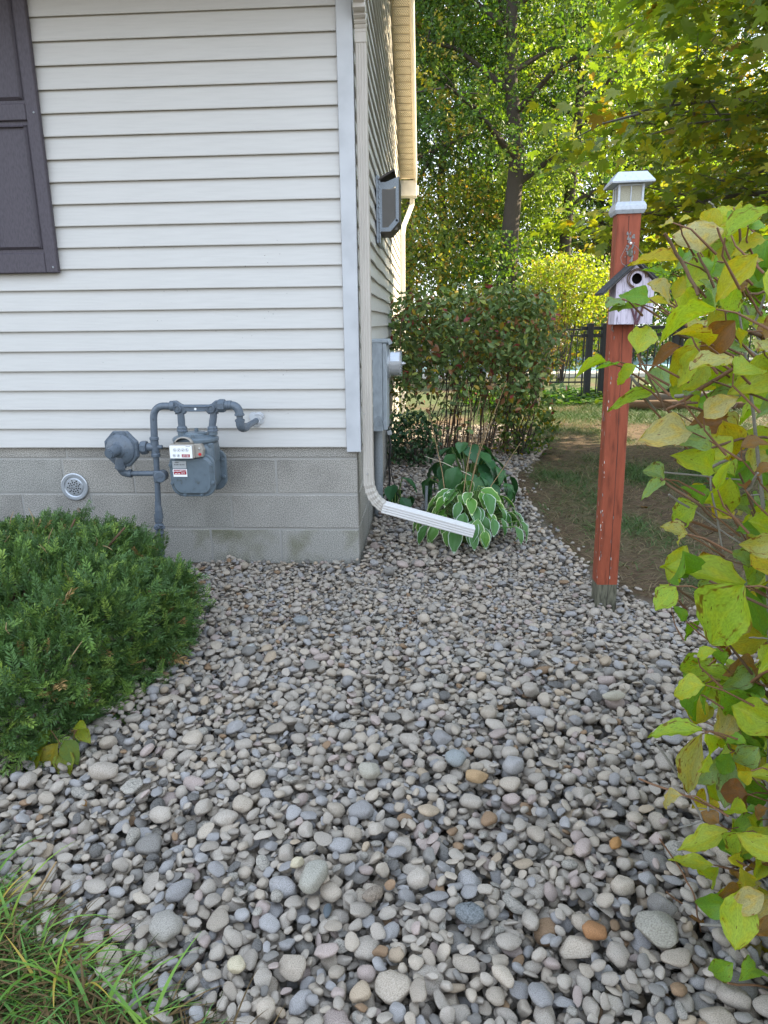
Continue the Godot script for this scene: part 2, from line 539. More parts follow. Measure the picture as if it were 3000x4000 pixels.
func build_house() -> void:
	var house := thing("house", "house with cream vinyl lap siding on a grey concrete block foundation", "house", Vector3(WX, 0, WZ))
	var o := -house.position
	var at := Transform3D(Basis.IDENTITY, o)
	# the body behind the boards
	var s := st()
	box(s, Vector3((WX - 9.0) / 2 - 0.008, 1.9, (WZ + BACK) / 2), Vector3(9.0 + WX - 0.002, 2.44, WZ - BACK - 0.02))
	var gable := PackedVector2Array([Vector2(-3.82, 3.12), Vector2(-9.98, 3.12), Vector2(-9.98, 3.2), Vector2(-6.8, 4.86), Vector2(-3.82, 3.31)])
	extrude(s, gable, 0.38, 9.0, Transform3D(Basis(Vector3(0, 0, 1), Vector3.UP, Vector3(-1, 0, 0)), Vector3.ZERO))
	put("wall", done(s), M.siding, house, at)
	# foundation: a mortar core and the blocks in front of it
	s = st()
	box(s, Vector3((WX - 9.0) / 2 - 0.0035, 0.26, (WZ + BACK) / 2 - 0.0037), Vector3(9.0 + WX - 0.007, 0.80, WZ - BACK - 0.0075))
	var core := put("foundation", done(s), M.mortar, house, at)
	var courses := [[-0.14, 0.069], [0.079, 0.275], [0.285, 0.480], [0.490, 0.586], [0.594, 0.648]]
	# course, first joint seen on the front
	courses = [[-0.03, 0.174, -0.827], [0.184, 0.377, -1.098], [0.387, 0.580, -0.835], [0.590, 0.652, -1.2]]
	for row in courses.size():
		var y0: float = courses[row][0]
		var y1: float = courses[row][1]
		var x: float = WX - 0.004
		var edge: float = courses[row][2]
		while x > -4.6:
			var x0 := maxf(edge, -9.0)
			var w := x - x0 - 0.009
			if w > 0.02:
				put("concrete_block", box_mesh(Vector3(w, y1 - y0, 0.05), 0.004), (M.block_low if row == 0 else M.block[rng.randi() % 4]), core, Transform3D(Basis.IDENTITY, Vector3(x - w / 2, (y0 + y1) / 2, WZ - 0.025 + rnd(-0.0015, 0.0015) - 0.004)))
			x = x0
			edge -= 0.406 if row < 3 else 0.82
		var z := WZ - 0.056
		var first := 0.2 if row % 2 == 0 else 0.38
		while z > BACK + 0.1:
			var d := minf(first, z - BACK)
			first = 0.406
			put("concrete_block", box_mesh(Vector3(0.05, y1 - y0, d - 0.009), 0.004), M.block[rng.randi() % 4], core, Transform3D(Basis.IDENTITY, Vector3(WX - 0.029 + rnd(-0.0015, 0.0015), (y0 + y1) / 2, z - d / 2)))
			z -= d
	# boards on the front wall; one course has its seam under the shutter
	for k in 24:
		var y := SILL + k * EXPOSE
		var ends := [[-4.9, -0.431]]
		if k == 8: ends = [[-4.9, -1.93], [-1.937, -0.431]]
		if k == 2: ends = [[-4.9, -3.4], [-3.407, -0.431]]
		for q in ends.size():
			put("siding_board", lap_board(ends[q][0], ends[q][1], EXPOSE, 24, 0.0008, k + q), M.siding, house, Transform3D(Basis.IDENTITY, o + Vector3(0, y, WZ + 0.0015 * q)))
	# small dirt specks on the lower boards
	s = st()
	for k in 90:
		var c := Vector3(rnd(-1.6, -0.55) + rng.randfn(0, 0.1), rnd(0.75, 1.75), 0)
		c.z = WZ + 0.0180 - 0.0160 * fposmod(c.y - SILL, EXPOSE) / EXPOSE
		if c.x > -0.45: continue
		extrude(s, round_rect(rnd(0.0015, 0.0035), rnd(0.0015, 0.0045), 0.0006, 1), -0.002, 0.0006, Transform3D(Basis(Vector3.BACK, rnd(0, 3)), c))
	put("dirt_specks", done(s), M.bark, house, Transform3D(Basis.IDENTITY, o)).set_meta("kind", "stuff")
	# boards on the side wall, bowed as old vinyl is
	var turn := Basis(Vector3(0, 0, -1), Vector3.UP, Vector3(1, 0, 0))
	for k in 41:
		var y := SILL + k * EXPOSE
		var reach := minf(3.2, (4.86 - y - EXPOSE * 0.7) / 0.52)
		if reach < 0.1: continue
		var za := minf(-6.8 + reach, -3.845)
		var zb := maxf(-6.8 - reach, BACK + 0.075)
		put("siding_board", lap_board(-za, -zb, EXPOSE, 64, 0.0038, k * 0.9), M.siding, house, Transform3D(turn, o + Vector3(WX, y, 0)))
	# corner posts
	s = st()
	box(s, Vector3(-0.3905, 1.88, WZ + 0.014), Vector3(0.077, 2.51, 0.032), 0.003)
	box(s, Vector3(WX + 0.0035, 1.88, WZ - 0.022), Vector3(0.033, 2.508, 0.036), 0.003)
	put("corner_post", done(s), M.trim, house, at)
	s = st()
	box(s, Vector3(WX + 0.004, 1.93, BACK + 0.03), Vector3(0.034, 2.56, 0.09), 0.003)
	put("corner_post", done(s), M.cream, house, at)
	# roof with its rake overhang
	s = st()
	for sg in [1.0, -1.0]:
		var run := Vector3(0, -0.52, sg).normalized()
		var up := Vector3(0, 1, 0.52 * sg).normalized()
		var c := Vector3(-4.645, 5.12, -6.8) + run * 2.05
		box(s, c, Vector3(9.03, 0.05, 4.1), 0.0, Basis(Vector3.RIGHT, up, Vector3.RIGHT.cross(up)))
	put("roof", done(s), M.roof, house, at)
	for sg in [1.0, -1.0]:
		var run := Vector3(0, -0.52, sg).normalized()
		var up := Vector3(0, 1, 0.52 * sg).normalized()
		var bs := Basis(Vector3.RIGHT, up, Vector3.RIGHT.cross(up))
		var top := Vector3(0, 4.93, -6.8)
		s = st()
		box(s, top + Vector3(-0.148, 0.02, 0) + run * 1.94, Vector3(0.022, 0.20, 3.9), 0.003, bs)
		box(s, top + Vector3(-0.134, 0.05, 0) + run * 1.94, Vector3(0.008, 0.13, 3.9), 0.002, bs)
		put("rake_board", done(s), M.cream, house, at)
		s = st()
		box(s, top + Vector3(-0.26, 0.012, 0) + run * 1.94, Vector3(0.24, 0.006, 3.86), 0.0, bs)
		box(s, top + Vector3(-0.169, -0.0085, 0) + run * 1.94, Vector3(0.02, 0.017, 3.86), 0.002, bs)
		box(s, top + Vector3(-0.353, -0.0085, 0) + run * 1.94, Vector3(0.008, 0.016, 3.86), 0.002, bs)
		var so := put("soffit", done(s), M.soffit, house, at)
		var ps := st()
		box(ps, Vector3.ZERO, Vector3(0.165, 0.010, 0.074), 0.004)
		box(ps, Vector3(0, -0.003, 0.045), Vector3(0.165, 0.012, 0.010), 0.004)
		var pm := done(ps)
		var holes := []
		var tint := []
		var dot := box_mesh(Vector3(0.011, 0.001, 0.0035))
		for k in 37:
			var c := top + Vector3(-0.263, 0.001, 0) + run * (0.08 + k * 0.1016)
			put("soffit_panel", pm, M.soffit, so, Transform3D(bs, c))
			for i in 7:
				for j in 4:
					holes.append(Transform3D(bs * Basis(Vector3.UP, 0.5), c + bs * Vector3(-0.07 + i * 0.0225 + (j % 2) * 0.011, -0.0052, (-0.026 + j * 0.0165) * sg)))
					tint.append(Color.WHITE)
		many("perforation", dot, M.hole, holes, tint, so)
	# the boxed ends of the eaves, fascia, soffit and gutters along the eaves
	for sg in [1.0, -1.0]:
		var ze: float = -6.8 + sg * 3.52
		s = st()
		box(s, Vector3(-0.255, 3.03, ze - sg * 0.06), Vector3(0.235, 0.19, 0.2), 0.004)
		box(s, Vector3(-4.7, 3.05, ze - sg * 0.0), Vector3(8.6, 0.15, 0.02), 0.003)
		put("eave_return", done(s), M.cream, house, at)
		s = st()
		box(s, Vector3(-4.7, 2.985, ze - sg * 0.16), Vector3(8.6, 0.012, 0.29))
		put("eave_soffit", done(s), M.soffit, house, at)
		s = st()
		var gut := PackedVector2Array([Vector2(0.012, 0.06), Vector2(0.012, -0.06), Vector2(0.08, -0.06), Vector2(0.10, -0.01), Vector2(0.125, 0.03), Vector2(0.125, 0.06), Vector2(0.119, 0.06), Vector2(0.119, 0.032), Vector2(0.094, -0.006), Vector2(0.076, -0.054), Vector2(0.018, -0.054), Vector2(0.018, 0.06)])
		extrude(s, gut, 0.11, 8.9, Transform3D(Basis(Vector3(0, 0, sg), Vector3.UP, Vector3(-1, 0, 0)), Vector3(0, 3.03, ze)))
		box(s, Vector3(-0.113, 3.03, ze + sg * 0.068), Vector3(0.006, 0.12, 0.115))
		put("gutter", done(s), M.cream, house, at)
	# front downspout beside the corner post, with its elbow and extension
	var sec := spout_section(0.052, 0.074)
	s = st()
	var cx := -0.316
	var cz := -3.822
	sweep(s, [Vector3(cx, 2.60, cz), Vector3(cx, 0.475, cz)], sec, Vector3.BACK)
	var dn := put("downspout", done(s), M.downspout, house, at)
	s = st()
	var up_pts := [Vector3(cx, 2.585, cz)]
	var up_sc := [1.06]
	for i in 10:
		up_pts.append(Vector3(cx, 2.63 + i * 0.014 - pow(i, 2) * 0.0002, cz + pow(i, 2) * 0.0011))
		up_sc.append(1.1 if i % 2 == 0 else 1.03)
	var eb := PackedVector2Array()
	for p in spout_section(0.052, 0.074): eb.append(p)
	for i in up_pts.size() - 1:
		var k0: float = up_sc[i]
		var a: Vector3 = up_pts[i]
		var b: Vector3 = up_pts[i + 1]
		box(s, (a + b) / 2, Vector3(0.052 * k0, (b - a).length() * 1.02, 0.074 * k0), 0.002, Basis(Vector3.RIGHT, (b - a).normalized(), Vector3.RIGHT.cross((b - a).normalized())))
	box(s, Vector3(cx, 2.86, -3.56), Vector3(0.052, 0.42, 0.07), 0.003, Basis(Vector3.RIGHT, 1.05))
	box(s, Vector3(cx, 2.95, -3.37), Vector3(0.052, 0.13, 0.07), 0.003)
	put("upper_elbow", done(s), M.downspout, dn)
	s = st()
	var low := [Vector3(cx, 0.53, cz), Vector3(cx, 0.455, cz)]
	var sc := [1.05, 1.05]
	var path := bend(Vector3(cx, 0.455, cz), Vector3(cx + 0.005, 0.335, cz), Vector3(cx + 0.115, 0.288, cz), 12)
	for i in range(1, path.size()):
		low.append(path[i]); sc.append(1.09 if i % 2 == 1 else 0.99)
	sweep(s, low, sec, Vector3.BACK, sc)
	put("lower_elbow", done(s), M.downspout, dn)
	s = st()
	sweep(s, [Vector3(cx + 0.075, 0.305, cz), Vector3(0.268, 0.168, cz + 0.02)], spout_section(0.056, 0.08), Vector3.BACK, [], false)
	var ext := put("extension", done(s), M.spout_white, dn)
	s = st()
	lathe(s, [[0.0, 0.004], [0.004, 0.004], [0.005, 0.0]], Transform3D(basis_y(Vector3.BACK), Vector3(cx - 0.004, 0.50, cz + 0.040)), 8)
	lathe(s, [[0.0, 0.004], [0.004, 0.004], [0.005, 0.0]], Transform3D(basis_y(Vector3.BACK), Vector3(cx - 0.017, 0.83, cz + 0.037)), 8)
	put("screw", done(s), M.steel, dn)
	# rear downspout at the far corner
	s = st()
	var rear := [Vector3(-0.20, 2.97, -10.36), Vector3(-0.20, 2.86, -10.36), Vector3(-0.24, 2.74, -10.24), Vector3(-0.305, 2.55, -10.06), Vector3(-0.318, 2.44, -10.03), Vector3(-0.318, 0.05, -10.03)]
	sweep(s, rear, round_rect(0.06, 0.075, 0.006, 2), Vector3(0.0, 0.0, 1.0))
	put("rear_downspout", done(s), M.cream, house, at).set_meta("label", "sunlit cream downspout at the far rear corner of the house")
	# shutter: stiles, rails and two raised panels
	var sx0 := -2.30
	var sx1 := -1.908
	var sh := put("shutter", box_mesh(Vector3(sx1 - sx0, 1.47, 0.016), 0.003, Vector3((sx0 + sx1) / 2, 2.308, WZ + 0.025)), M.shutter, house, at)
	sh.set_meta("label", "dark purple grey raised panel shutter left of the front wall")
	for e in [sx0 + 0.031, sx1 - 0.031]:
		put("stile", box_mesh(Vector3(0.062, 1.47, 0.016), 0.004, Vector3(e, 2.308, WZ + 0.040)), M.shutter, sh)
	for e in [[1.622, 0.098], [2.325, 0.075], [3.0, 0.085]]:
		put("rail", box_mesh(Vector3(sx1 - sx0 - 0.126, e[1], 0.0155), 0.004, Vector3((sx0 + sx1) / 2, e[0], WZ + 0.0395)), M.shutter, sh)
	for e in [[1.69, 2.27], [2.38, 2.94]]:
		s = st()
		extrude(s, round_rect(sx1 - sx0 - 0.146, e[1] - e[0], 0.002, 1, Vector2((sx0 + sx1) / 2, (e[0] + e[1]) / 2)), WZ + 0.03, WZ + 0.047, xf_none, 0.011)
		put("raised_panel", done(s), M.shutter, sh)
	for e in [1.60, 2.32]:
		s = st()
		lathe(s, [[0.0, 0.003], [0.004, 0.003], [0.0055, 0.0]], Transform3D(basis_y(Vector3.BACK), Vector3(sx1 - 0.022, e, WZ + 0.048)), 8)
		put("screw", done(s), M.gray_paint, sh)
	# the window that the shutter belongs to
	s = st()
	for e in [[-2.98, 0.06, 1.4, 2.25], [-3.7, 0.06, 1.4, 2.25]]: pass
	box(s, Vector3(-2.34, 2.3, WZ + 0.03), Vector3(0.06, 1.5, 0.05), 0.004)
	box(s, Vector3(-3.3, 2.3, WZ + 0.03), Vector3(0.06, 1.5, 0.05), 0.004)
	box(s, Vector3(-2.82, 1.58, WZ + 0.03), Vector3(0.9, 0.06, 0.05), 0.004)
	box(s, Vector3(-2.82, 2.3, WZ + 0.03), Vector3(0.9, 0.05, 0.045), 0.004)
	box(s, Vector3(-2.82, 3.02, WZ + 0.03), Vector3(0.9, 0.06, 0.05), 0.004)
	var win := put("window", done(s), M.white, house, at)
	put("pane", box_mesh(Vector3(0.9, 1.4, 0.004), 0.0, Vector3(-2.82, 2.3, WZ + 0.018)), mat(lin(0.03, 0.035, 0.04), 0.08), win)
	# round drain grate set in the foundation
	s = st()
	var vc := Vector3(-1.99, 0.423, WZ + 0.001)
	var vx := Transform3D(basis_y(Vector3.BACK), vc)
	lathe(s, [[0.079, 0.0], [0.079, 0.004], [0.074, 0.007], [0.060, 0.006], [0.054, 0.001], [0.051, 0.001], [0.046, 0.006], [0.0, 0.008]], vx, 36)
	var ve := put("vent_cover", done(s), M.zinc, house, at)
	ve.set_meta("label", "round metal vent cover with drilled holes in the block foundation")
	s = st()
	for ring in [[0, 0.0], [6, 0.014], [12, 0.026], [9, 0.037]]:
		for k in maxi(1, ring[0]):
			var a: float = TAU * k / maxf(1.0, ring[0]) + ring[1] * 30.0
			if ring[0] == 0: continue
			lathe(s, [[0.0042, 0.0], [0.0042, 0.0015], [0.0, 0.0016]], Transform3D(basis_y(Vector3.BACK), vc + Vector3(cos(a) * ring[1], sin(a) * ring[1], 0.0068 - ring[1] * 0.02)), 8)
	put("hole", done(s), M.hole, ve)
	s = st()
	lathe(s, [[0.006, 0.0], [0.006, 0.003], [0.0, 0.004]], Transform3D(basis_y(Vector3.BACK), vc + Vector3(0, 0, 0.0075)), 10)
	put("screw", done(s), M.gray_paint, ve)

# ---------------------------------------------------------------- lettering
func text(called: String, words: String, height: float, xf: Transform3D, m: Material, parent: Node) -> void:
	var f := SystemFont.new()
	f.font_names = PackedStringArray(["Droid Sans"])
	f.font_weight = 700
	var t := TextMesh.new()
	t.text = words
	t.font = f
	t.font_size = 24
	t.pixel_size = height / 18.0
	t.depth = 0.0006
	t.curve_step = 4.0
	put(called, t, m, parent, xf)

# ---------------------------------------------------------------- gas meter on the front wall
const GZ := -3.55

func pipe_part(called: String, pts: Array, r, parent: Node, m: Material = null, sides := 14) -> MeshInstance3D:
	var s := st()
	tube(s, pts, r, sides)
	return put(called, done(s), m if m else M.pipe, parent)

func fitting(called: String, prof: Array, c: Vector3, dir: Vector3, parent: Node, sides := 18, flat := false) -> MeshInstance3D:
	var s := st()
	lathe(s, prof, Transform3D(basis_y(dir), c), sides, flat)
	return put(called, done(s), M.pipe, parent)

func build_gas_meter() -> void:
	var root := thing("gas_meter", "blue grey gas meter with regulator and looping pipes on the front wall", "gas meter", Vector3.ZERO)
	var g := func(x: float, y: float, dz := 0.0) -> Vector3: return Vector3(x, y, GZ + dz)
	var ring := func(r: float, h: float) -> Array: return [[r * 0.9, -h], [r, -h * 0.8], [r, h * 0.8], [r * 0.9, h]]
	# riser from the ground: shut-off valve, union, reducer
	pipe_part("riser_pipe", [g.call(-1.427, -0.1), g.call(-1.424, 0.215)], 0.0165, root)
	var va := fitting("shutoff_valve", [[0.0, -0.045], [0.0185, -0.045], [0.0215, -0.04], [0.0215, -0.022], [0.017, -0.018], [0.0235, -0.01], [0.0235, 0.012], [0.017, 0.02], [0.0215, 0.028], [0.0215, 0.044], [0.0, 0.044]], g.call(-1.424, 0.262), Vector3.UP, root)
	var s := st()
	lathe(s, [[0.015, 0.0], [0.015, 0.022], [0.012, 0.026], [0.0, 0.026]], Transform3D(basis_y(Vector3.BACK), g.call(-1.427, 0.266, 0.012)), 14)
	box(s, g.call(-1.427, 0.266, 0.042), Vector3(0.011, 0.02, 0.012), 0.002)
	put("valve_stem", done(s), M.pipe, va)
	s = st()
	extrude(s, round_rect(0.062, 0.024, 0.012, 4), -0.004, 0.004, Transform3D(Basis(Vector3.BACK, 0.0), g.call(-1.416, 0.262, 0.019)), 0.002)
	lathe(s, [[0.006, 0.0], [0.006, 0.002], [0.0, 0.002]], Transform3D(basis_y(Vector3.BACK), g.call(-1.394, 0.262, 0.023)), 10)
	put("lock_wing", done(s), M.pipe, va)
	fitting("union_nut", [[0.0, -0.012], [0.0235, -0.012], [0.0235, 0.012], [0.0, 0.013]], g.call(-1.421, 0.319), Vector3.UP, root, 8, true)
	fitting("reducer", [[0.0, -0.012], [0.020, -0.012], [0.020, 0.012], [0.0165, 0.036], [0.0155, 0.06], [0.0, 0.06]], g.call(-1.4195, 0.342), Vector3.UP, root)
	pipe_part("riser_pipe", [g.call(-1.4175, 0.39), g.call(-1.4045, 0.645)], 0.0152, root)
	# block tee that takes the regulator's outlet
	s = st()
	box(s, g.call(-1.398, 0.538, 0.0), Vector3(0.05, 0.062, 0.048), 0.006)
	lathe(s, [[0.031, -0.024], [0.031, 0.024], [0.026, 0.027], [0.0, 0.027]], Transform3D(basis_y(Vector3.BACK), g.call(-1.386, 0.538)), 18)
	put("tee", done(s), M.pipe, root)
	var tt := fitting("tee", [[0.0, -0.052], [0.0225, -0.052], [0.0235, -0.047], [0.0235, -0.036], [0.0205, -0.032], [0.0205, 0.034], [0.0235, 0.038], [0.0235, 0.05], [0.0215, 0.053], [0.0, 0.053]], g.call(-1.4055, 0.692), Vector3.UP, root)
	s = st()
	lathe(s, [[0.0, -0.040], [0.022, -0.040], [0.022, -0.02], [0.02, 0.0], [0.012, 0.012], [0.010, 0.03], [0.0115, 0.032], [0.0115, 0.038], [0.0, 0.04]], Transform3D(basis_y(Vector3.RIGHT), g.call(-1.405, 0.692)), 16)
	put("side_outlet", done(s), M.pipe, tt)
	# regulator
	var reg := put("regulator", st_regulator(g.call(-1.574, 0.686, 0.02)), M.pipe, root)
	for k in 8:
		var a := TAU * (k + 0.5) / 8
		s = st()
		lathe(s, [[0.0055, -0.016], [0.0055, 0.012], [0.0, 0.012]], Transform3D(basis_y(Vector3(-0.15, 0, 1)), g.call(-1.574, 0.686, 0.02) + Vector3(cos(a) * 0.087, sin(a) * 0.087, 0.004 + cos(a) * 0.012)), 6, true)
		put("bolt", done(s), M.pipe, reg)
	s = st()
	tube(s, [g.call(-1.583, 0.692, 0.04), g.call(-1.589, 0.684, 0.09), g.call(-1.596, 0.678, 0.125)], [0.034, 0.030, 0.027], 18)
	lathe(s, [[0.022, 0.0], [0.022, 0.006], [0.0, 0.007]], Transform3D(basis_y(Vector3(-0.2, -0.15, 1)), g.call(-1.596, 0.678, 0.125)), 8, true)
	put("spring_cap", done(s), M.pipe, reg)
	s = st()
	tube(s, [g.call(-1.577, 0.66, 0.035), g.call(-1.581, 0.625, 0.045), g.call(-1.586, 0.588, 0.03)], [0.024, 0.024, 0.026], 14)
	lathe(s, [[0.028, -0.008], [0.030, 0.0], [0.028, 0.010]], Transform3D(Basis.IDENTITY, g.call(-1.586, 0.592, 0.03)), 8, true)
	put("outlet_neck", done(s), M.pipe, reg)
	s = st()
	box(s, g.call(-1.594, 0.744, 0.043), Vector3(0.034, 0.018, 0.004), 0.001, Basis(Vector3.UP, -0.15))
	put("cast_plate", done(s), M.pipe, reg)
	fitting("union_nut", [[0.0, -0.016], [0.034, -0.016], [0.037, -0.010], [0.037, 0.010], [0.034, 0.016], [0.0, 0.016]], g.call(-1.463, 0.689), Vector3.RIGHT, root, 8, true)
	pipe_part("nipple", [g.call(-1.50, 0.688), g.call(-1.42, 0.691)], 0.021, root)
	var el := bend(g.call(-1.586, 0.582, 0.03), g.call(-1.586, 0.553, 0.02), g.call(-1.556, 0.5525, 0.005), 8)
	pipe_part("elbow", el, [0.021, 0.018, 0.018, 0.0185, 0.019, 0.0185, 0.018, 0.0195, 0.0215], root)
	fitting("collar", ring.call(0.0225, 0.007), g.call(-1.549, 0.5525, 0.003), Vector3.RIGHT, root)
	pipe_part("outlet_pipe", [g.call(-1.56, 0.5525, 0.004), g.call(-1.415, 0.552, 0.0)], 0.0142, root)
	# up and over to the meter bar
	var over := [g.call(-1.4045, 0.735), g.call(-1.399, 0.83)]
	over.append_array(bend(g.call(-1.399, 0.83), g.call(-1.396, 0.905), g.call(-1.335, 0.904), 10).slice(1))
	over.append(g.call(-1.285, 0.903))
	pipe_part("supply_pipe", over, 0.0182, root, null, 16)
	fitting("collar", ring.call(0.026, 0.013), g.call(-1.293, 0.904), Vector3.RIGHT, root)
	s = st()
	extrude(s, PackedVector2Array([Vector2(-1.29, 0.93), Vector2(-1.272, 0.931), Vector2(-1.248, 0.914), Vector2(-1.236, 0.91), Vector2(-1.105, 0.91), Vector2(-1.09, 0.914), Vector2(-1.068, 0.931), Vector2(-1.05, 0.93), Vector2(-1.05, 0.88), Vector2(-1.062, 0.866), Vector2(-1.06, 0.862), Vector2(-1.108, 0.862), Vector2(-1.12, 0.876), Vector2(-1.222, 0.876), Vector2(-1.232, 0.862), Vector2(-1.282, 0.862), Vector2(-1.28, 0.872), Vector2(-1.29, 0.88)]), -0.014, 0.012, Transform3D(Basis.IDENTITY, g.call(0, 0)), 0.006)
	var bar := put("meter_bar", done(s), M.pipe, root)
	for x in [-1.262, -1.088]:
		s = st()
		lathe(s, [[0.02, 0.0], [0.02, 0.02], [0.0165, 0.024], [0.0155, 0.018], [0.0, 0.018]], Transform3D(basis_y(Vector3.BACK), g.call(x, 0.889, 0.004)), 20)
		lathe(s, [[0.006, 0.0], [0.006, 0.007], [0.0, 0.008]], Transform3D(basis_y(Vector3.BACK), g.call(x, 0.889, 0.018)), 10)
		put("test_plug", done(s), M.pipe, bar)
	s = st()
	box(s, g.call(-1.171, 0.90, 0.0), Vector3(0.12, 0.006, 0.034), 0.002)
	box(s, g.call(-1.171, 0.879, 0.0), Vector3(0.10, 0.005, 0.034), 0.002)
	put("flange", done(s), M.pipe, bar)
	s = st()
	lathe(s, [[0.0062, 0.0], [0.0062, 0.0015], [0.0, 0.0016]], Transform3D(basis_y(Vector3.BACK), g.call(-1.172, 0.8895, 0.012)), 12)
	put("hole", done(s), M.white, bar)
	# outlet to the wall
	fitting("union_nut", [[0.0, -0.016], [0.033, -0.016], [0.0355, -0.010], [0.0355, 0.010], [0.033, 0.016], [0.0, 0.016]], g.call(-1.037, 0.904), Vector3.RIGHT, root, 8, true)
	fitting("collar", [[0.0, 0.0], [0.024, 0.0], [0.024, 0.018], [0.0195, 0.022], [0.0195, 0.03], [0.0, 0.03]], g.call(-1.021, 0.906), Vector3.RIGHT, root)
	fitting("collar", ring.call(0.0235, 0.008), g.call(-0.994, 0.907), Vector3.RIGHT, root)
	pipe_part("elbow", bend(g.call(-0.998, 0.907), g.call(-0.949, 0.907), g.call(-0.949, 0.855), 8), [0.0195, 0.0205, 0.0215, 0.022, 0.022, 0.022, 0.0215, 0.0215, 0.023], root)
	fitting("collar", ring.call(0.0255, 0.006), g.call(-0.949, 0.858), Vector3.UP, root)
	pipe_part("nipple", [g.call(-0.949, 0.86), g.call(-0.949, 0.82)], 0.017, root)
	fitting("collar", ring.call(0.0255, 0.006), g.call(-0.949, 0.828), Vector3.UP, root)
	pipe_part("elbow", bend(g.call(-0.949, 0.828), g.call(-0.949, 0.778, 0.01), g.call(-0.935, 0.786, -0.06), 8), [0.023, 0.0225, 0.0225, 0.0225, 0.0225, 0.022, 0.022, 0.022, 0.023], root)
	pipe_part("outlet_pipe", [g.call(-0.935, 0.786, -0.05), g.call(-0.915, 0.80, -0.26)], 0.0165, root)
	s = st()
	for k in 9:
		lathe(s, [[0.026, -0.004], [0.022, 0.004], [0.0, 0.007]], Transform3D(basis_y(Vector3(0, 0, 1) + jitter(0.3)), Vector3(-0.916, 0.80, -3.775) + Vector3(rnd(-0.022, 0.022), rnd(-0.02, 0.022), 0)), 9)
	put("sealant", done(s), M.trim, root)
	# swivels down to the meter
	for k in 2:
		var x: float = [-1.254, -1.084][k]
		var xb: float = [-1.254, -1.094][k]
		var sw := pipe_part("swivel", [g.call(x, 0.87), g.call(x, 0.852), g.call((x + xb) / 2, 0.828), g.call(xb, 0.805), g.call(xb, 0.785)], [0.0182, 0.0182, 0.019, 0.0182, 0.0182], root)
		s = st()
		lathe(s, [[0.0, -0.014], [0.028, -0.014], [0.0285, -0.008], [0.0255, -0.005], [0.0255, 0.008], [0.022, 0.013], [0.0, 0.013]], Transform3D(Basis.IDENTITY, g.call(xb, 0.787)), 8, true)
		put("swivel_nut", done(s), M.pipe, sw)
	# the meter itself
	var mc: Vector3 = g.call(-1.186, 0.6, 0.0)
	s = st()
	lathe(s, [[0.0, 0.172], [0.05, 0.172], [0.056, 0.166], [0.06, 0.160], [0.104, 0.150], [0.116, 0.146], [0.122, 0.140], [0.122, 0.128], [0.116, 0.122], [0.0, 0.122]], Transform3D(Basis.IDENTITY.scaled(Vector3(0.97, 1, 0.80)), mc), 32)
	lathe(s, [[0.024, 0.0], [0.024, 0.018], [0.0, 0.02]], Transform3D(Basis.IDENTITY, g.call(-1.254, 0.755)), 14)
	lathe(s, [[0.024, 0.0], [0.024, 0.018], [0.0, 0.02]], Transform3D(Basis.IDENTITY, g.call(-1.094, 0.755)), 14)
	lathe(s, [[0.010, 0.0], [0.010, 0.022], [0.0, 0.023]], Transform3D(Basis.IDENTITY, mc + Vector3(0.0, 0.165, -0.02)), 8, true)
	box(s, mc + Vector3(0.045, 0.168, 0.02), Vector3(0.05, 0.01, 0.016), 0.002, Basis(Vector3.UP, 0.5))
	lathe(s, [[0.0075, 0.0], [0.0075, 0.018], [0.0, 0.019]], Transform3D(Basis.IDENTITY, mc + Vector3(0.012, 0.148, 0.078)), 8, true)
	put("top_lid", done(s), M.meter, root)
	s = st()
	extrude(s, round_rect(0.2, 0.27, 0.06, 6, Vector2(mc.x, mc.y)), GZ - 0.075, GZ + 0.075, xf_none, 0.02, true)
	box(s, mc + Vector3(0, 0.07, 0), Vector3(0.21, 0.13, 0.13), 0.02)
	var body := put("meter_body", done(s), M.meter, root)
	for k in 2:
		var zc: float = [0.072, -0.078][k]
		var off: float = [-0.006, 0.012][k]
		var out := round_rect(0.236, 0.222, 0.055, 7, Vector2(mc.x + off, mc.y - 0.042))
		var shaped := PackedVector2Array()
		for p in out:
			var q := p
			if q.y < mc.y - 0.08: q.x = mc.x + off + (q.x - mc.x - off) * (1.0 - (mc.y - 0.08 - q.y) * 1.2)
			shaped.append(q)
		s = st()
		extrude(s, shaped, GZ + zc - 0.008, GZ + zc + 0.008, xf_none, 0.004, true)
		var inner := PackedVector2Array()
		for p in shaped: inner.append((p - Vector2(mc.x + off, mc.y - 0.042)) * Vector2(0.91, 0.90) + Vector2(mc.x + off, mc.y - 0.042))
		if k == 0: extrude(s, inner, GZ + zc + 0.007, GZ + zc + 0.022, xf_none, 0.012, true)
		var cov := put(["front_cover", "rear_cover"][k], done(s), M.meter, body)
		for q in [[-0.108, 0.012], [0.100, 0.014], [-0.106, -0.082], [0.102, -0.080], [-0.045, -0.142], [0.042, -0.142], [-0.06, 0.062], [0.05, 0.064]]:
			s = st()
			var bp := Vector3(mc.x + off + q[0], mc.y + q[1], GZ + zc + 0.008)
			lathe(s, [[0.0105, -0.004], [0.0105, 0.008], [0.009, 0.010], [0.0, 0.010]], Transform3D(basis_y(Vector3.BACK), bp), 12)
			lathe(s, [[0.0052, 0.010], [0.0052, 0.0145], [0.0, 0.0145]], Transform3D(basis_y(Vector3.BACK), bp), 6, true)
			put("bolt", done(s), M.meter, cov)
	# nameplates
	var np := put("nameplate", box_mesh(Vector3(0.071, 0.038, 0.003), 0.001, Vector3(-1.25, 0.617, GZ + 0.096)), M.zinc, root)
	np.set_meta("label", "bare metal nameplate on the front cover")
	text("lettering", "SERIAL", 0.005, Transform3D(Basis.IDENTITY, Vector3(-1.262, 0.629, GZ + 0.0978)), M.black, np)
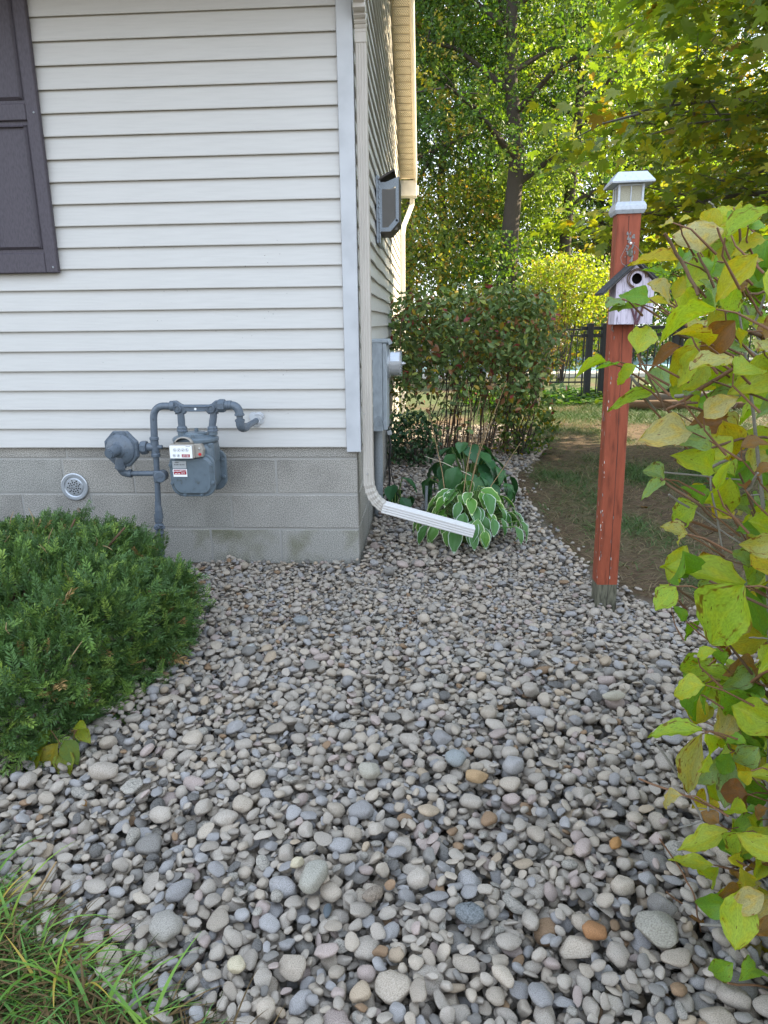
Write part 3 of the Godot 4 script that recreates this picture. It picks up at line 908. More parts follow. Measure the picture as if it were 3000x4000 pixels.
	text("lettering", "AC250  10 CFH", 0.006, Transform3D(Basis.IDENTITY, Vector3(-1.25, 0.618, GZ + 0.0978)), M.black, np)
	var rp := put("nameplate", box_mesh(Vector3(0.072, 0.040, 0.003), 0.001, Vector3(-1.249, 0.5745, GZ + 0.096)), M.white, root)
	rp.set_meta("label", "white and dark red maker's label on the front cover")
	put("red_field", box_mesh(Vector3(0.064, 0.025, 0.001), 0.0, Vector3(-1.249, 0.5795, GZ + 0.098)), M.red, rp)
	text("lettering", "Honeywell", 0.007, Transform3D(Basis.IDENTITY, Vector3(-1.264, 0.5855, GZ + 0.0987)), M.white, rp)
	text("lettering", "AMERICAN", 0.0045, Transform3D(Basis.IDENTITY, Vector3(-1.233, 0.5862, GZ + 0.0987)), M.white, rp)
	text("lettering", "AC-250", 0.006, Transform3D(Basis.IDENTITY, Vector3(-1.262, 0.572, GZ + 0.0987)), M.white, rp)
	text("lettering", "METER", 0.0045, Transform3D(Basis.IDENTITY, Vector3(-1.233, 0.575, GZ + 0.0987)), M.white, rp)
	# index box with its dials
	s = st()
	box(s, Vector3(-1.222, 0.690, GZ + 0.098), Vector3(0.128, 0.072, 0.062), 0.006)
	extrude(s, PackedVector2Array([Vector2(-0.01, -0.036), Vector2(0.034, -0.03), Vector2(0.040, 0.006), Vector2(0.026, 0.036), Vector2(-0.01, 0.036)]), -0.03, 0.012, Transform3D(Basis.IDENTITY, Vector3(-1.156, 0.690, GZ + 0.10)), 0.004)
	var ib := put("index_box", done(s), M.plastic, root)
	s = st()
	var dome := PackedVector2Array()
	for k in 13: dome.append(Vector2(-cos(PI * k / 12) * 0.048, sin(PI * k / 12) * 0.036))
	extrude(s, dome, -0.03, 0.024, Transform3D(Basis(Vector3.RIGHT, -0.2), Vector3(-1.214, 0.724, GZ + 0.098)), 0.008, true)
	put("cover_dome", done(s), M.plastic, ib)
	put("dial_plate", box_mesh(Vector3(0.113, 0.064, 0.002), 0.0, Vector3(-1.2235, 0.689, GZ + 0.1305)), M.white, ib)
	put("red_field", box_mesh(Vector3(0.041, 0.0155, 0.001), 0.0, Vector3(-1.200, 0.670, GZ + 0.132)), M.red, ib)
	text("lettering", "TEMP COMP", 0.0042, Transform3D(Basis.IDENTITY, Vector3(-1.200, 0.6735, GZ + 0.1326)), M.white, ib)
	text("lettering", "CU FT = 60°F", 0.0042, Transform3D(Basis.IDENTITY, Vector3(-1.200, 0.6665, GZ + 0.1326)), M.white, ib)
	text("lettering", "CUBIC FEET", 0.003, Transform3D(Basis.IDENTITY, Vector3(-1.187, 0.7165, GZ + 0.1318)), M.black, ib)
	for k in 6:
		var c := Vector3(-1.254 + k * 0.0205, 0.6985, GZ + 0.1316) if k < 4 else Vector3(-1.259 + (k - 4) * 0.021, 0.6705, GZ + 0.1316)
		var rr := 0.0092 if k < 4 else 0.0078
		s = st()
		for q in 10:
			var a := TAU * q / 10
			box(s, c + Vector3(cos(a), sin(a), 0) * rr, Vector3(0.0016, 0.0016, 0.0006))
		for q in 24:
			var a := TAU * q / 24
			box(s, c + Vector3(cos(a), sin(a), 0) * rr * 0.72, Vector3(0.0007, rr * 0.2, 0.0004), 0.0, Basis(Vector3.BACK, a))
		put("dial", done(s), M.black, ib)
		s = st()
		var a2: float = [2.5, 1.0, 0.2, 2.1, 2.4, 1.2][k]
		extrude(s, PackedVector2Array([Vector2(-0.0034, -0.0022), Vector2(0.008, 0.0), Vector2(-0.0034, 0.0022)]), 0.0, 0.0008, Transform3D(Basis(Vector3.BACK, a2), c))
		put("needle", done(s), M.black, ib)
	s = st()
	lathe(s, [[0.0075, 0.0], [0.0075, 0.004], [0.0, 0.0045]], Transform3D(basis_y(Vector3(0.25, 0, 1)), Vector3(-1.134, 0.674, GZ + 0.112)), 12)
	put("red_seal", done(s), mat(lin(0.5, 0.03, 0.03), 0.4), ib)
	s = st()
	lathe(s, [[0.005, 0.0], [0.005, 0.003], [0.0, 0.004]], Transform3D(basis_y(Vector3(0.25, 0, 1)), Vector3(-1.135, 0.703, GZ + 0.112)), 10)
	put("screw", done(s), M.steel, ib)

func st_regulator(c: Vector3) -> ArrayMesh:
	var s := st()
	var b := Basis(Vector3.UP, -0.15)
	var x := Transform3D(b * basis_y(Vector3.BACK), c)
	var oct := circle(0.1, 8, Vector2.ZERO, PI / 8)
	extrude(s, oct, -0.012, -0.001, Transform3D(b, c), 0.002)
	extrude(s, circle(0.099, 8, Vector2.ZERO, PI / 8), 0.001, 0.011, Transform3D(b, c), 0.003)
	lathe(s, [[0.082, 0.010], [0.079, 0.020], [0.066, 0.030], [0.042, 0.038], [0.036, 0.046], [0.0, 0.05]], x, 28)
	lathe(s, [[0.0, -0.05], [0.05, -0.046], [0.075, -0.03], [0.082, -0.012]], x, 24)
	return done(s)

# ---------------------------------------------------------------- electric meter on the side wall
func build_electric_meter() -> void:
	var root := thing("electric_meter", "grey metal electric meter box with round glass meter on the side wall", "electric meter")
	var zc := -4.90
	var s := st()
	box(s, Vector3(-0.325, 0.885, zc), Vector3(0.066, 0.59, 0.30), 0.004)
	var bx := put("meter_box", done(s), M.galv, root)
	s = st()
	box(s, Vector3(-0.276, 0.885, zc), Vector3(0.03, 0.575, 0.296), 0.005)
	put("cover", done(s), M.galv, bx)
	s = st()
	box(s, Vector3(-0.305, 1.186, zc), Vector3(0.108, 0.022, 0.31), 0.004)
	box(s, Vector3(-0.247, 1.176, zc), Vector3(0.012, 0.035, 0.31), 0.004, Basis(Vector3.BACK, 0.45))
	put("drip_hood", done(s), M.galv, bx)
	for r in [0.012, 0.021, 0.030, 0.039]:
		s = st()
		var pts := []
		for k in 25: pts.append(Vector3(-0.318 + cos(TAU * k / 24) * minf(r, 0.03), 0.655 + sin(TAU * k / 24) * r, zc + 0.151))
		tube(s, pts, 0.0022, 6, false)
		put("knockout", done(s), M.galv, bx)
	var x := Transform3D(basis_y(Vector3.RIGHT), Vector3(-0.262, 1.033, zc))
	s = st()
	lathe(s, [[0.0, 0.0], [0.098, 0.0], [0.098, 0.012], [0.092, 0.016], [0.0, 0.016]], x, 32)
	put("socket_ring", done(s), M.zinc, root)
	s = st()
	lathe(s, [[0.074, 0.016], [0.074, 0.086], [0.0, 0.09]], x, 28)
	var core := put("meter_drum", done(s), mat(lin(0.42, 0.40, 0.38), 0.5), root)
	s = st()
	for k in 10:
		var a0 := 0.25 + 0.13 * k
		for q in [[0, 0]]:
			var p0 := Vector3(0, sin(a0), cos(a0)) * 0.0755
			var p1 := Vector3(0, sin(a0 + 0.13), cos(a0 + 0.13)) * 0.0755
			var o3 := Vector3(-0.262, 1.033, zc)
			poly(s, [o3 + p0 + Vector3(0.02, 0, 0), o3 + p0 + Vector3(0.08, 0, 0), o3 + p1 + Vector3(0.08, 0, 0), o3 + p1 + Vector3(0.02, 0, 0)], p0)
	put("paper_label", done(s), mat(lin(0.75, 0.78, 0.84), 0.5), core)
	s = st()
	lathe(s, [[0.086, 0.012], [0.086, 0.092], [0.083, 0.098], [0.0, 0.1]], x, 32)
	put("glass_cover", done(s), M.glass, root)
	s = st()
	lathe(s, [[0.089, 0.008], [0.089, 0.016], [0.086, 0.018]], x, 32)
	lathe(s, [[0.012, 0.1], [0.012, 0.112], [0.006, 0.114], [0.006, 0.122], [0.0, 0.122]], x, 12)
	put("lock_ring", done(s), M.steel, root)
	s = st()
	tube(s, [Vector3(-0.333, 0.60, zc + 0.02), Vector3(-0.336, -0.12, zc + 0.02)], 0.032, 18)
	put("conduit", done(s), M.gray_paint, root)
	s = st()
	box(s, Vector3(-0.252, 0.567, zc + 0.05), Vector3(0.03, 0.03, 0.004), 0.001, Basis(Vector3.BACK, 0.2))
	put("metal_tag", done(s), M.zinc, root)
	# loose black cable down the wall
	var cab := thing("black_cable", "thin black cable hanging down the side wall behind the grey conduit", "cable")
	s = st()
	var p := []
	for q in [[-0.285, 0.60, -4.98], [-0.262, 0.53, -4.97], [-0.25, 0.45, -4.96], [-0.265, 0.34, -4.95], [-0.255, 0.22, -4.93], [-0.275, 0.08, -4.92], [-0.30, -0.04, -4.90]]: p.append(Vector3(q[0], q[1], q[2]))
	tube(s, p, 0.007, 8)
	put("cable", done(s), M.cable, cab)
	s = st()
	p = []
	for q in [[-0.25, 0.45, -4.96], [-0.255, 0.36, -4.94], [-0.24, 0.24, -4.92], [-0.20, 0.12, -4.88], [-0.13, 0.045, -4.82], [-0.05, 0.03, -4.78], [0.0, 0.035, -4.77]]: p.append(Vector3(q[0], q[1], q[2]))
	tube(s, p, 0.004, 6)
	put("cable", done(s), M.cable, cab)
	# short grey stake in the stones
	s = st()
	tube(s, [Vector3(0.0, -0.06, -4.80), Vector3(0.006, 0.20, -4.80)], 0.011, 10)
	tag(put("metal_stake", done(s), M.gray_paint), "short grey metal stake standing in the stones behind the hosta", "stake")

# ---------------------------------------------------------------- ventilation hood high on the side wall
func build_vent_hood() -> void:
	var root := thing("vent_hood", "grey metal vent hood with perforated side high on the side wall", "vent hood")
	var z0 := -5.40
	var z1 := -5.76
	var s := st()
	box(s, Vector3(-0.348, 2.078, (z0 + z1) / 2), Vector3(0.02, 0.445, 0.43), 0.004)
	put("wall_plate", done(s), M.hood, root)
	s = st()
	for k in 14:
		box(s, Vector3(-0.336 + rnd(-0.004, 0.004), 1.87 + k * 0.032, z0 + 0.035), Vector3(0.012, rnd(0.02, 0.045), 0.014), 0.005, Basis(Vector3.RIGHT, rnd(-0.3, 0.3)))
	put("sealant", done(s), M.hood, root)
	# body: two side cheeks and the skins between them
	var out := PackedVector2Array([Vector2(-0.340, 2.262), Vector2(-0.29, 2.262), Vector2(-0.197, 2.297), Vector2(-0.197, 2.0), Vector2(-0.258, 1.935), Vector2(-0.340, 1.935)])
	var open := PackedVector2Array([Vector2(-0.318, 2.215), Vector2(-0.249, 2.215), Vector2(-0.249, 2.222), Vector2(-0.235, 2.222), Vector2(-0.235, 2.230), Vector2(-0.221, 2.230), Vector2(-0.221, 2.022), Vector2(-0.276, 1.962), Vector2(-0.318, 1.962)])
	for zz in [z0, z1]:
		s = st()
		# a frame: the outline with the grille's opening left out, as strips
		for q in [[-0.329, 2.098, 0.022, 0.326], [-0.209, 2.125, 0.024, 0.25]]:
			box(s, Vector3(q[0], q[1], zz), Vector3(q[2], q[3], 0.004), 0.001)
		extrude(s, PackedVector2Array([Vector2(-0.318, 2.262), Vector2(-0.29, 2.262), Vector2(-0.221, 2.288), Vector2(-0.221, 2.230), Vector2(-0.235, 2.230), Vector2(-0.235, 2.222), Vector2(-0.249, 2.222), Vector2(-0.249, 2.215), Vector2(-0.318, 2.215)]), -0.002, 0.002, Transform3D(Basis.IDENTITY, Vector3(0, 0, zz)))
		extrude(s, PackedVector2Array([Vector2(-0.221, 2.288), Vector2(-0.197, 2.297), Vector2(-0.197, 2.25), Vector2(-0.221, 2.25)]), -0.0015, 0.0015, Transform3D(Basis.IDENTITY, Vector3(0, 0, zz)))
		extrude(s, PackedVector2Array([Vector2(-0.318, 1.935), Vector2(-0.258, 1.935), Vector2(-0.197, 2.0), Vector2(-0.221, 2.022), Vector2(-0.276, 1.962), Vector2(-0.318, 1.962)]), -0.002, 0.002, Transform3D(Basis.IDENTITY, Vector3(0, 0, zz)))
		var side := put("side_cheek", done(s), M.hood, root)
		s = st()
		for i in 14:
			var x := -0.3145 + i * 0.0069
			if x > -0.222: continue
			var yl := 1.962 if x < -0.276 else 1.962 + (x + 0.276) * 1.09
			box(s, Vector3(x, (yl + 2.222) / 2, zz - 0.0006), Vector3(0.0026, 2.222 - yl, 0.002))
		for i in 38:
			var y := 1.966 + i * 0.0069
			var xr := -0.221 if y > 2.022 else -0.276 + (y - 1.962) * 0.917
			if y > 2.222: xr = -0.221
			box(s, Vector3((-0.318 + xr) / 2, y, zz + 0.0004), Vector3(xr + 0.318, 0.0026, 0.002))
		put("grille", done(s), M.grille, side)
	s = st()
	var zm := (z0 + z1) / 2
	var dz := z0 - z1 - 0.006
	box(s, Vector3(-0.196, 2.148, zm), Vector3(0.004, 0.296, dz + 0.012), 0.001)
	box(s, Vector3(-0.299, 1.934, zm), Vector3(0.085, 0.004, dz + 0.012), 0.001)
	box(s, Vector3(-0.228, 1.966, zm), Vector3(0.004, 0.089, dz + 0.012), 0.001, Basis(Vector3.BACK, -0.75))
	put("skin", done(s), M.hood_dark, root)
	s = st()
	box(s, Vector3(-0.272, 2.09, zm + 0.10), Vector3(0.12, 0.27, 0.006))
	put("added_backing", done(s), mat(lin(0.22, 0.20, 0.18), 0.8), root)  # brownish board added inside so no background light shows through the grilles
	s = st()
	box(s, Vector3(-0.285, 2.305, zm + 0.01), Vector3(0.135, 0.014, dz + 0.06), 0.003, Basis(Vector3.BACK, 0.50))
	box(s, Vector3(-0.229, 2.328, zm + 0.01), Vector3(0.006, 0.03, dz + 0.06), 0.002, Basis(Vector3.BACK, 0.50))
	put("flap", done(s), M.hood_dark, root)

# ---------------------------------------------------------------- red post with its lamp, and the bird house
func build_post() -> void:
	var root := thing("lamp_post", "weathered red wooden post with a metal lamp cap at the stones' edge", "lamp post", Vector3(0.866, -0.065, -3.255))
	root.scale = Vector3.ONE * 1.05
	root.rotation = Vector3(0.0, -0.03, 0.012)
	var w := 0.092
	M.red_paint = bump(mat(lin(0.32, 0.075, 0.035), 0.62, noise_tex(61, 0.02, 4, [[0.0, gray(0.66)], [0.4, gray(0.9)], [1.0, gray(1)]], 256), Vector3(6, 1.0, 6), false), noise_tex(62, 0.04, 3, [[0.0, gray(0)], [1.0, gray(1)]]), 0.12)
	M.raw_wood = bump(mat(lin(0.17, 0.16, 0.11), 0.95, noise_tex(63, 0.03, 4, [[0.0, gray(0.5)], [0.5, gray(0.85)], [1.0, gray(1)]], 256), Vector3(8, 1.5, 8), false), noise_tex(62, 0.04, 3, [[0.0, gray(0)], [1.0, gray(1)]]), 0.25)
	M.flake = mat(lin(0.50, 0.47, 0.42), 0.8)
	M.flake_gray = mat(lin(0.20, 0.19, 0.18), 0.9)
	var s := st()
	# slightly twisted, with soft worn edges
	var rows := 28
	var rings := []
	for i in rows + 1:
		var t := float(i) / rows
		var y := lerpf(-0.12, 1.72, t)
		var ring := []
		var hw := w / 2
		var e := 0.005
		for c in [[hw, hw - e], [hw - e, hw], [-hw + e, hw], [-hw, hw - e], [-hw, -hw + e], [-hw + e, -hw], [hw - e, -hw], [hw, -hw + e]]:
			var p := Vector2(c[0], c[1]).rotated(-0.04 + 0.05 * t)
			ring.append(Vector3(p.x + ground_noise.get_noise_2d(y * 40, 3) * 0.004 + rnd(-0.0006, 0.0006), y, p.y + rnd(-0.0006, 0.0006)))
		rings.append(ring)
	var sb := st()
	for i in rows:
		for k in 8:
			var k2 := (k + 1) % 8
			var q := [rings[i][k], rings[i][k2], rings[i + 1][k2], rings[i + 1][k]]
			poly(sb if i < 4 else s, q, (rings[i][k] + rings[i][k2]) * Vector3(1, 0, 1))
	poly(s, rings[rows], Vector3.UP)
	var post := put("post", done(s), M.red_paint, root)
	var foot := put("bare_foot", done(sb), M.raw_wood, post)
	foot.set_meta("label", "bare grey green foot of the post where the paint is gone")
	# drying crack down the middle of the front face
	s = st()
	var cp := []
	var y0 := -0.05
	while y0 < 1.72:
		cp.append(Vector3(0.004 + sin(y0 * 3.0) * 0.006 + rnd(-0.0012, 0.0012), y0, 0.0455))
		y0 += 0.05
	tube(s, cp, 0.0013, 5)
	put("crack", done(s), M.hole, post)
	# flaked paint along the left edge and round the knots
	for pass_ in 2:
		s = st()
		for k in (34 if pass_ == 0 else 70):
			var c := Vector3(-0.0462, rnd(0.12, 1.25), rnd(-0.03, 0.047))
			if rng.randf() < 0.55: c = Vector3(rnd(-0.046, -0.03), rnd(0.1, 1.3), 0.0466)
			if rng.randf() < 0.14: c = Vector3(rnd(-0.03, 0.045), rnd(0.08, 0.5), 0.0466)
			if pass_ == 1 and k < 40: c = Vector3(0.008 + rnd(-0.016, 0.02), 1.60 + rnd(-0.1, 0.04), 0.0474)
			var face := c.z > 0.045
			var patch: bool = pass_ == 1 and k < 40
			var ol := PackedVector2Array()
			var n := 7
			var rx := rnd(0.0007, 0.0021) * (2.4 if patch else 1.0)
			var ry := rnd(0.002, 0.011)
			for q in n: ol.append(Vector2(cos(TAU * q / n) * rx * rnd(0.6, 1.2), sin(TAU * q / n) * ry * rnd(0.6, 1.2)))
			extrude(s, ol, 0.0, 0.0005 + rnd(0, 0.0006), Transform3D(Basis.IDENTITY if face else Basis(Vector3.UP, -PI / 2), c))
		var fl := put("paint_flake", done(s), M.flake if pass_ == 0 else M.flake_gray, post)
		fl.set_meta("kind", "stuff")
	s = st()
	lathe(s, [[0.011, 0.0], [0.009, 0.002], [0.003, 0.0015], [0.0, 0.001]], Transform3D(Basis.IDENTITY.scaled(Vector3(1, 1.5, 1)) * basis_y(Vector3.BACK), Vector3(0.012, 1.562, 0.0462)), 12)
	put("knot", done(s), M.raw_wood, post)
	# the lamp cap
	M.lamp_metal = mat(lin(0.50, 0.53, 0.57), 0.42, noise_tex(64, 0.03, 4, [[0.0, gray(0.8)], [0.3, gray(0.95)], [1.0, gray(1)]], 256), Vector3(8, 8, 8), false)
	M.lamp_metal.metallic = 0.25
	M.frost = leafy(mat(lin(0.46, 0.43, 0.32), 0.5, noise_tex(65, 0.08, 3, [[0.0, gray(0.85)], [1.0, gray(1)]]), Vector3(8, 8, 8), false), Color(0.5, 0.5, 0.45))
	var sq := func(r: float) -> float: return r * sqrt(2.0)
	s = st()
	var qx := Transform3D(Basis(Vector3.UP, PI / 4 - PI / 4), Vector3.ZERO)
	lathe(s, [[sq.call(0.047), 1.708], [sq.call(0.053), 1.708], [sq.call(0.060), 1.722], [sq.call(0.060), 1.737], [sq.call(0.052), 1.752], [0.0, 1.752]], qx, 4, true)
	var cap := put("lamp_cap", done(s), M.lamp_metal, root)
	s = st()
	lathe(s, [[sq.call(0.074), 1.8195], [sq.call(0.081), 1.817], [sq.call(0.082), 1.823], [sq.call(0.055), 1.860], [0.0, 1.862]], qx, 4, true)
	lathe(s, [[0.0, 1.818], [sq.call(0.076), 1.8185]], qx, 4, true)
	put("cap_roof", done(s), M.lamp_metal, cap)
	for a in 4:
		var b := Basis(Vector3.UP, a * PI / 2)
		put("corner_bar", box_mesh(Vector3(0.009, 0.068, 0.009), 0.0015, b * Vector3(0.0455, 1.785, 0.0455)), M.lamp_metal, cap)
		put("mullion", box_mesh(Vector3(0.0045, 0.068, 0.004), 0.001), M.lamp_metal, cap, Transform3D(b, b * Vector3(0, 1.785, 0.0475)))
		for sg in [-1, 1]:
			put("pane", box_mesh(Vector3(0.0385, 0.066, 0.003)), M.frost, cap, Transform3D(b, b * Vector3(sg * 0.0217, 1.785, 0.0445)))
		put("top_rail", box_mesh(Vector3(0.084, 0.007, 0.006), 0.001), M.lamp_metal, cap, Transform3D(b, b * Vector3(0, 1.8135, 0.0465)))

func build_bird_house() -> void:
	var root := thing("bird_house", "small pale lilac bird house hung by wire on the red post", "bird house", Vector3(0.861, 1.284, -3.150))
	root.scale = Vector3.ONE * 1.05
	root.rotation.z = 0.012
	M.lilac = bump(mat(lin(0.60, 0.53, 0.60), 0.85, noise_tex(71, 0.025, 4, [[0.0, gray(0.55)], [0.38, gray(0.93)], [1.0, gray(1)]], 256), Vector3(14, 2.0, 14), false), noise_tex(62, 0.04, 3, [[0.0, gray(0)], [1.0, gray(1)]]), 0.1)
	M.slate = bump(mat(lin(0.075, 0.078, 0.08), 0.9, noise_tex(72, 0.03, 4, [[0.0, gray(0.6)], [1.0, gray(1)]], 256), Vector3(20, 20, 3), false), noise_tex(62, 0.04, 3, [[0.0, gray(0)], [1.0, gray(1)]]), 0.2)
	M.weathered = mat(lin(0.30, 0.28, 0.27), 0.9, noise_tex(73, 0.03, 4, [[0.0, gray(0.35)], [1.0, gray(1)]], 256), Vector3(4, 40, 40), false)
	M.purple_stick = mat(lin(0.11, 0.05, 0.06), 0.8)
	M.wire = mat(lin(0.16, 0.15, 0.14), 0.5)
	var hw := 0.074
	var dz := 0.05
	# front boards, each cut to the gable line; a round hole is left by the boards meeting it
	var hole_c := Vector2(0.004, 0.172)
	var hr := 0.0205
	var top := func(x: float) -> float: return 0.222 - absf(x) * 0.92
	for k in 6:
		var xa := -hw + k * hw / 3.0
		var xb := xa + hw / 3.0 - 0.0008
		var z0 := dz - 0.009
		var z1 := dz + rnd(-0.0006, 0.0006)
		var b0 := rnd(-0.002, 0.001)
		var s := st()
		var xs := [xa]
		for q in 9:
			var xx: float = hole_c.x + hr * cos(PI * q / 8)
			if xx > xa + 0.0004 and xx < xb - 0.0004: xs.append(xx)
		if xa < 0 and xb > 0: xs.append(0.0)
		xs.append(xb)
		xs.sort()
		for i in xs.size() - 1:
			var p: float = xs[i]
			var q: float = xs[i + 1]
			var mid := (p + q) / 2
			if absf(mid - hole_c.x) < hr:
				var hp := sqrt(maxf(0.0, hr * hr - pow(p - hole_c.x, 2)))
				var hq := sqrt(maxf(0.0, hr * hr - pow(q - hole_c.x, 2)))
				extrude(s, PackedVector2Array([Vector2(p, b0), Vector2(q, b0), Vector2(q, hole_c.y - hq), Vector2(p, hole_c.y - hp)]), z0, z1, xf_none)
				extrude(s, PackedVector2Array([Vector2(p, hole_c.y + hp + 0.0002), Vector2(q, hole_c.y + hq + 0.0002), Vector2(q, top.call(q)), Vector2(p, top.call(p))]), z0, z1, xf_none)
			else:
				extrude(s, PackedVector2Array([Vector2(p, b0), Vector2(q, b0), Vector2(q, top.call(q)), Vector2(p, top.call(p))]), z0, z1, xf_none)
		put("front_board", done(s), M.lilac, root)
	for sg in [-1, 1]:
		for k in 3:
			put("side_board", box_mesh(Vector3(0.009, 0.153, 0.029), 0.0015, Vector3(sg * (hw - 0.0045), 0.0765, dz - 0.0245 - k * 0.0298)), M.lilac, root)
	put("floor_board", box_mesh(Vector3(hw * 2 - 0.02, 0.009, 0.088), 0.001, Vector3(0, 0.006, -0.004)), M.lilac, root)
	var s2 := st()
	extrude(s2, PackedVector2Array([Vector2(-hw + 0.01, 0.0), Vector2(hw - 0.01, 0.0), Vector2(hw - 0.01, 0.14), Vector2(0, 0.21), Vector2(-hw + 0.01, 0.14)]), -dz, -dz + 0.009, xf_none)
	put("back_board", done(s2), M.hole, root)
	s2 = st()
	lathe(s2, [[0.045, 0.0], [0.045, -0.05], [0.0, -0.05]], Transform3D(basis_y(Vector3.BACK), Vector3(hole_c.x, hole_c.y - 0.012, dz - 0.0095)), 16)
	put("dark_inside", done(s2), M.hole, root)  # black cup added behind the hole to keep the sky from showing through
	# roof boards
	for sg in [-1, 1]:
		var b := Basis(Vector3.BACK, -sg * 0.744)
		for k in 2:
			put("roof_board", box_mesh(Vector3(0.168 - 0.006 * k, 0.006, 0.135 - 0.008 * k), 0.0015), M.slate if k == 0 else M.weathered, root, Transform3D(b, Vector3(sg * 0.0625, 0.1735 - 0.006 * k, 0.006) + b * Vector3(sg * 0.004, 0.006, 0)))
	# twig wreath round the hole
	s2 = st()
	for k in 2:
		var pts := []
		for i in 22:
			var a := 0.1 + (4.3 + 0.6 * k) * i / 21.0
			pts.append(Vector3(hole_c.x + cos(a) * (0.031 + 0.006 * k + 0.003 * sin(a * 2 + k)), hole_c.y + sin(a) * (0.032 + 0.005 * k), dz + 0.004 + 0.002 * k))
		tube(s2, pts, 0.0022, 6)
	put("twig_wreath", done(s2), M.twig, root)
	for q in [[-0.03, 0.115, 0.012, -0.002], [0.012, 0.118, 0.006, -0.003], [0.045, 0.105, 0.012, -0.003]]:
		s2 = st()
		tube(s2, [Vector3(q[0], q[1], dz + 0.004), Vector3(q[2], q[3], dz + 0.005)], 0.0042, 7)
		put("stick", done(s2), M.purple_stick, root)
	s2 = st()
	tube(s2, [Vector3(-0.028, 0.06, dz + 0.006), Vector3(0.034, 0.068, dz + 0.006)], 0.0016, 6)
	tube(s2, [Vector3(-0.014, 0.093, dz + 0.006), Vector3(0.04, 0.092, dz + 0.006)], 0.0016, 6)
	put("wire_tie", done(s2), M.wire, root)
	s2 = st()
	tube(s2, [Vector3(-0.018, 0.215, 0.0), Vector3(-0.040, 0.235, -0.02), Vector3(-0.044, 0.258, -0.03), Vector3(-0.022, 0.297, -0.042), Vector3(-0.003, 0.310, -0.046), Vector3(0.016, 0.30, -0.042), Vector3(0.048, 0.262, -0.03), Vector3(0.046, 0.235, -0.02), Vector3(0.02, 0.215, 0.0)], 0.0011, 5)
	put("hanging_wire", done(s2), M.wire, root)
	s2 = st()
	lathe(s2, [[0.005, 0.0], [0.005, 0.002], [0.0, 0.003]], Transform3D(basis_y(Vector3.BACK), Vector3(-0.003, 0.312, -0.046)), 10)
	put("screw", done(s2), M.steel, root)
	s2 = st()
	for k in 26:
		var c := Vector3(rnd(-0.07, 0.07), rnd(0.005, 0.14), dz + 0.0006)
		extrude(s2, round_rect(rnd(0.001, 0.002), rnd(0.0015, 0.006), 0.0004, 1), 0.0, 0.0005, Transform3D(Basis.IDENTITY, c))
	put("worn_spot", done(s2), M.flake_gray, root).set_meta("kind", "stuff")

# ---------------------------------------------------------------- river stones
var cam_inv: Transform3D

func to_view(p: Vector3) -> Vector3:      # x, y in half heights of the frame, z the distance in front of the lens
	var q := cam_inv * p
	var d := maxf(0.01, -q.z)
	return Vector3(q.x / d / tan(deg_to_rad(36.0)), q.y / d / tan(deg_to_rad(36.0)), -q.z)

func stone_mesh(kind: int, subdiv := 2) -> ArrayMesh:
	var t := (1.0 + sqrt(5.0)) / 2.0
	var v := []
	for q in [[-1, t, 0], [1, t, 0], [-1, -t, 0], [1, -t, 0], [0, -1, t], [0, 1, t], [0, -1, -t], [0, 1, -t], [t, 0, -1], [t, 0, 1], [-t, 0, -1], [-t, 0, 1]]: v.append(Vector3(q[0], q[1], q[2]).normalized())
	var f := []
	for q in [[0, 11, 5], [0, 5, 1], [0, 1, 7], [0, 7, 10], [0, 10, 11], [1, 5, 9], [5, 11, 4], [11, 10, 2], [10, 7, 6], [7, 1, 8], [3, 9, 4], [3, 4, 2], [3, 2, 6], [3, 6, 8], [3, 8, 9], [4, 9, 5], [2, 4, 11], [6, 2, 10], [8, 6, 7], [9, 8, 1]]: f.append(q)
	for k in subdiv:
		var mid := {}
		var f2 := []
		for q in f:
			var m := []
			for e in 3:
				var a: int = q[e]
				var b: int = q[(e + 1) % 3]
				var key := mini(a, b) * 100000 + maxi(a, b)
				if not mid.has(key):
					v.append(((v[a] + v[b]) * 0.5).normalized())
					mid[key] = v.size() - 1
				m.append(mid[key])
			f2.append([q[0], m[0], m[2]]); f2.append([q[1], m[1], m[0]]); f2.append([q[2], m[2], m[1]]); f2.append(m)
		f = f2
	var n := FastNoiseLite.new()
	n.seed = 300 + kind
	n.frequency = 0.55
	n.fractal_octaves = 2
	var angular := kind >= 8
	var cuts := []
	var r := RandomNumberGenerator.new()
	r.seed = 77 + kind * 13
	for k in (9 if angular else 4):
		var d := Vector3(r.randf_range(-1, 1), r.randf_range(-1, 1), r.randf_range(-1, 1)).normalized()
		cuts.append([d, r.randf_range(0.62, 0.86) if angular else r.randf_range(0.8, 0.96)])
	var p := []
	for q in v:
		var w: Vector3 = q
		var e := 0.88 if kind % 2 == 0 else 1.0
		w = Vector3(signf(w.x) * pow(absf(w.x), e), signf(w.y) * pow(absf(w.y), e), signf(w.z) * pow(absf(w.z), e))
		w *= 1.0 + n.get_noise_3dv(q * 1.6) * (0.24 if angular else 0.2)
		for c in cuts:
			var over: float = w.dot(c[0]) - c[1]
			if over > 0.0: w -= c[0] * over * (0.93 if angular else 0.7)
		p.append(w)
	var hi := Vector3.ZERO
	for q in p: hi = hi.max(q.abs())
	var s := st()
	for q in f:
		s.set_smooth_group(0)
		for k in [0, 2, 1]: s.add_vertex(p[q[k]] / hi)
	return done(s)

const CELL := 0.007
const BX := -2.75
const BZ := -9.4
var field := PackedFloat32Array()
var fw := 0
var fh := 0

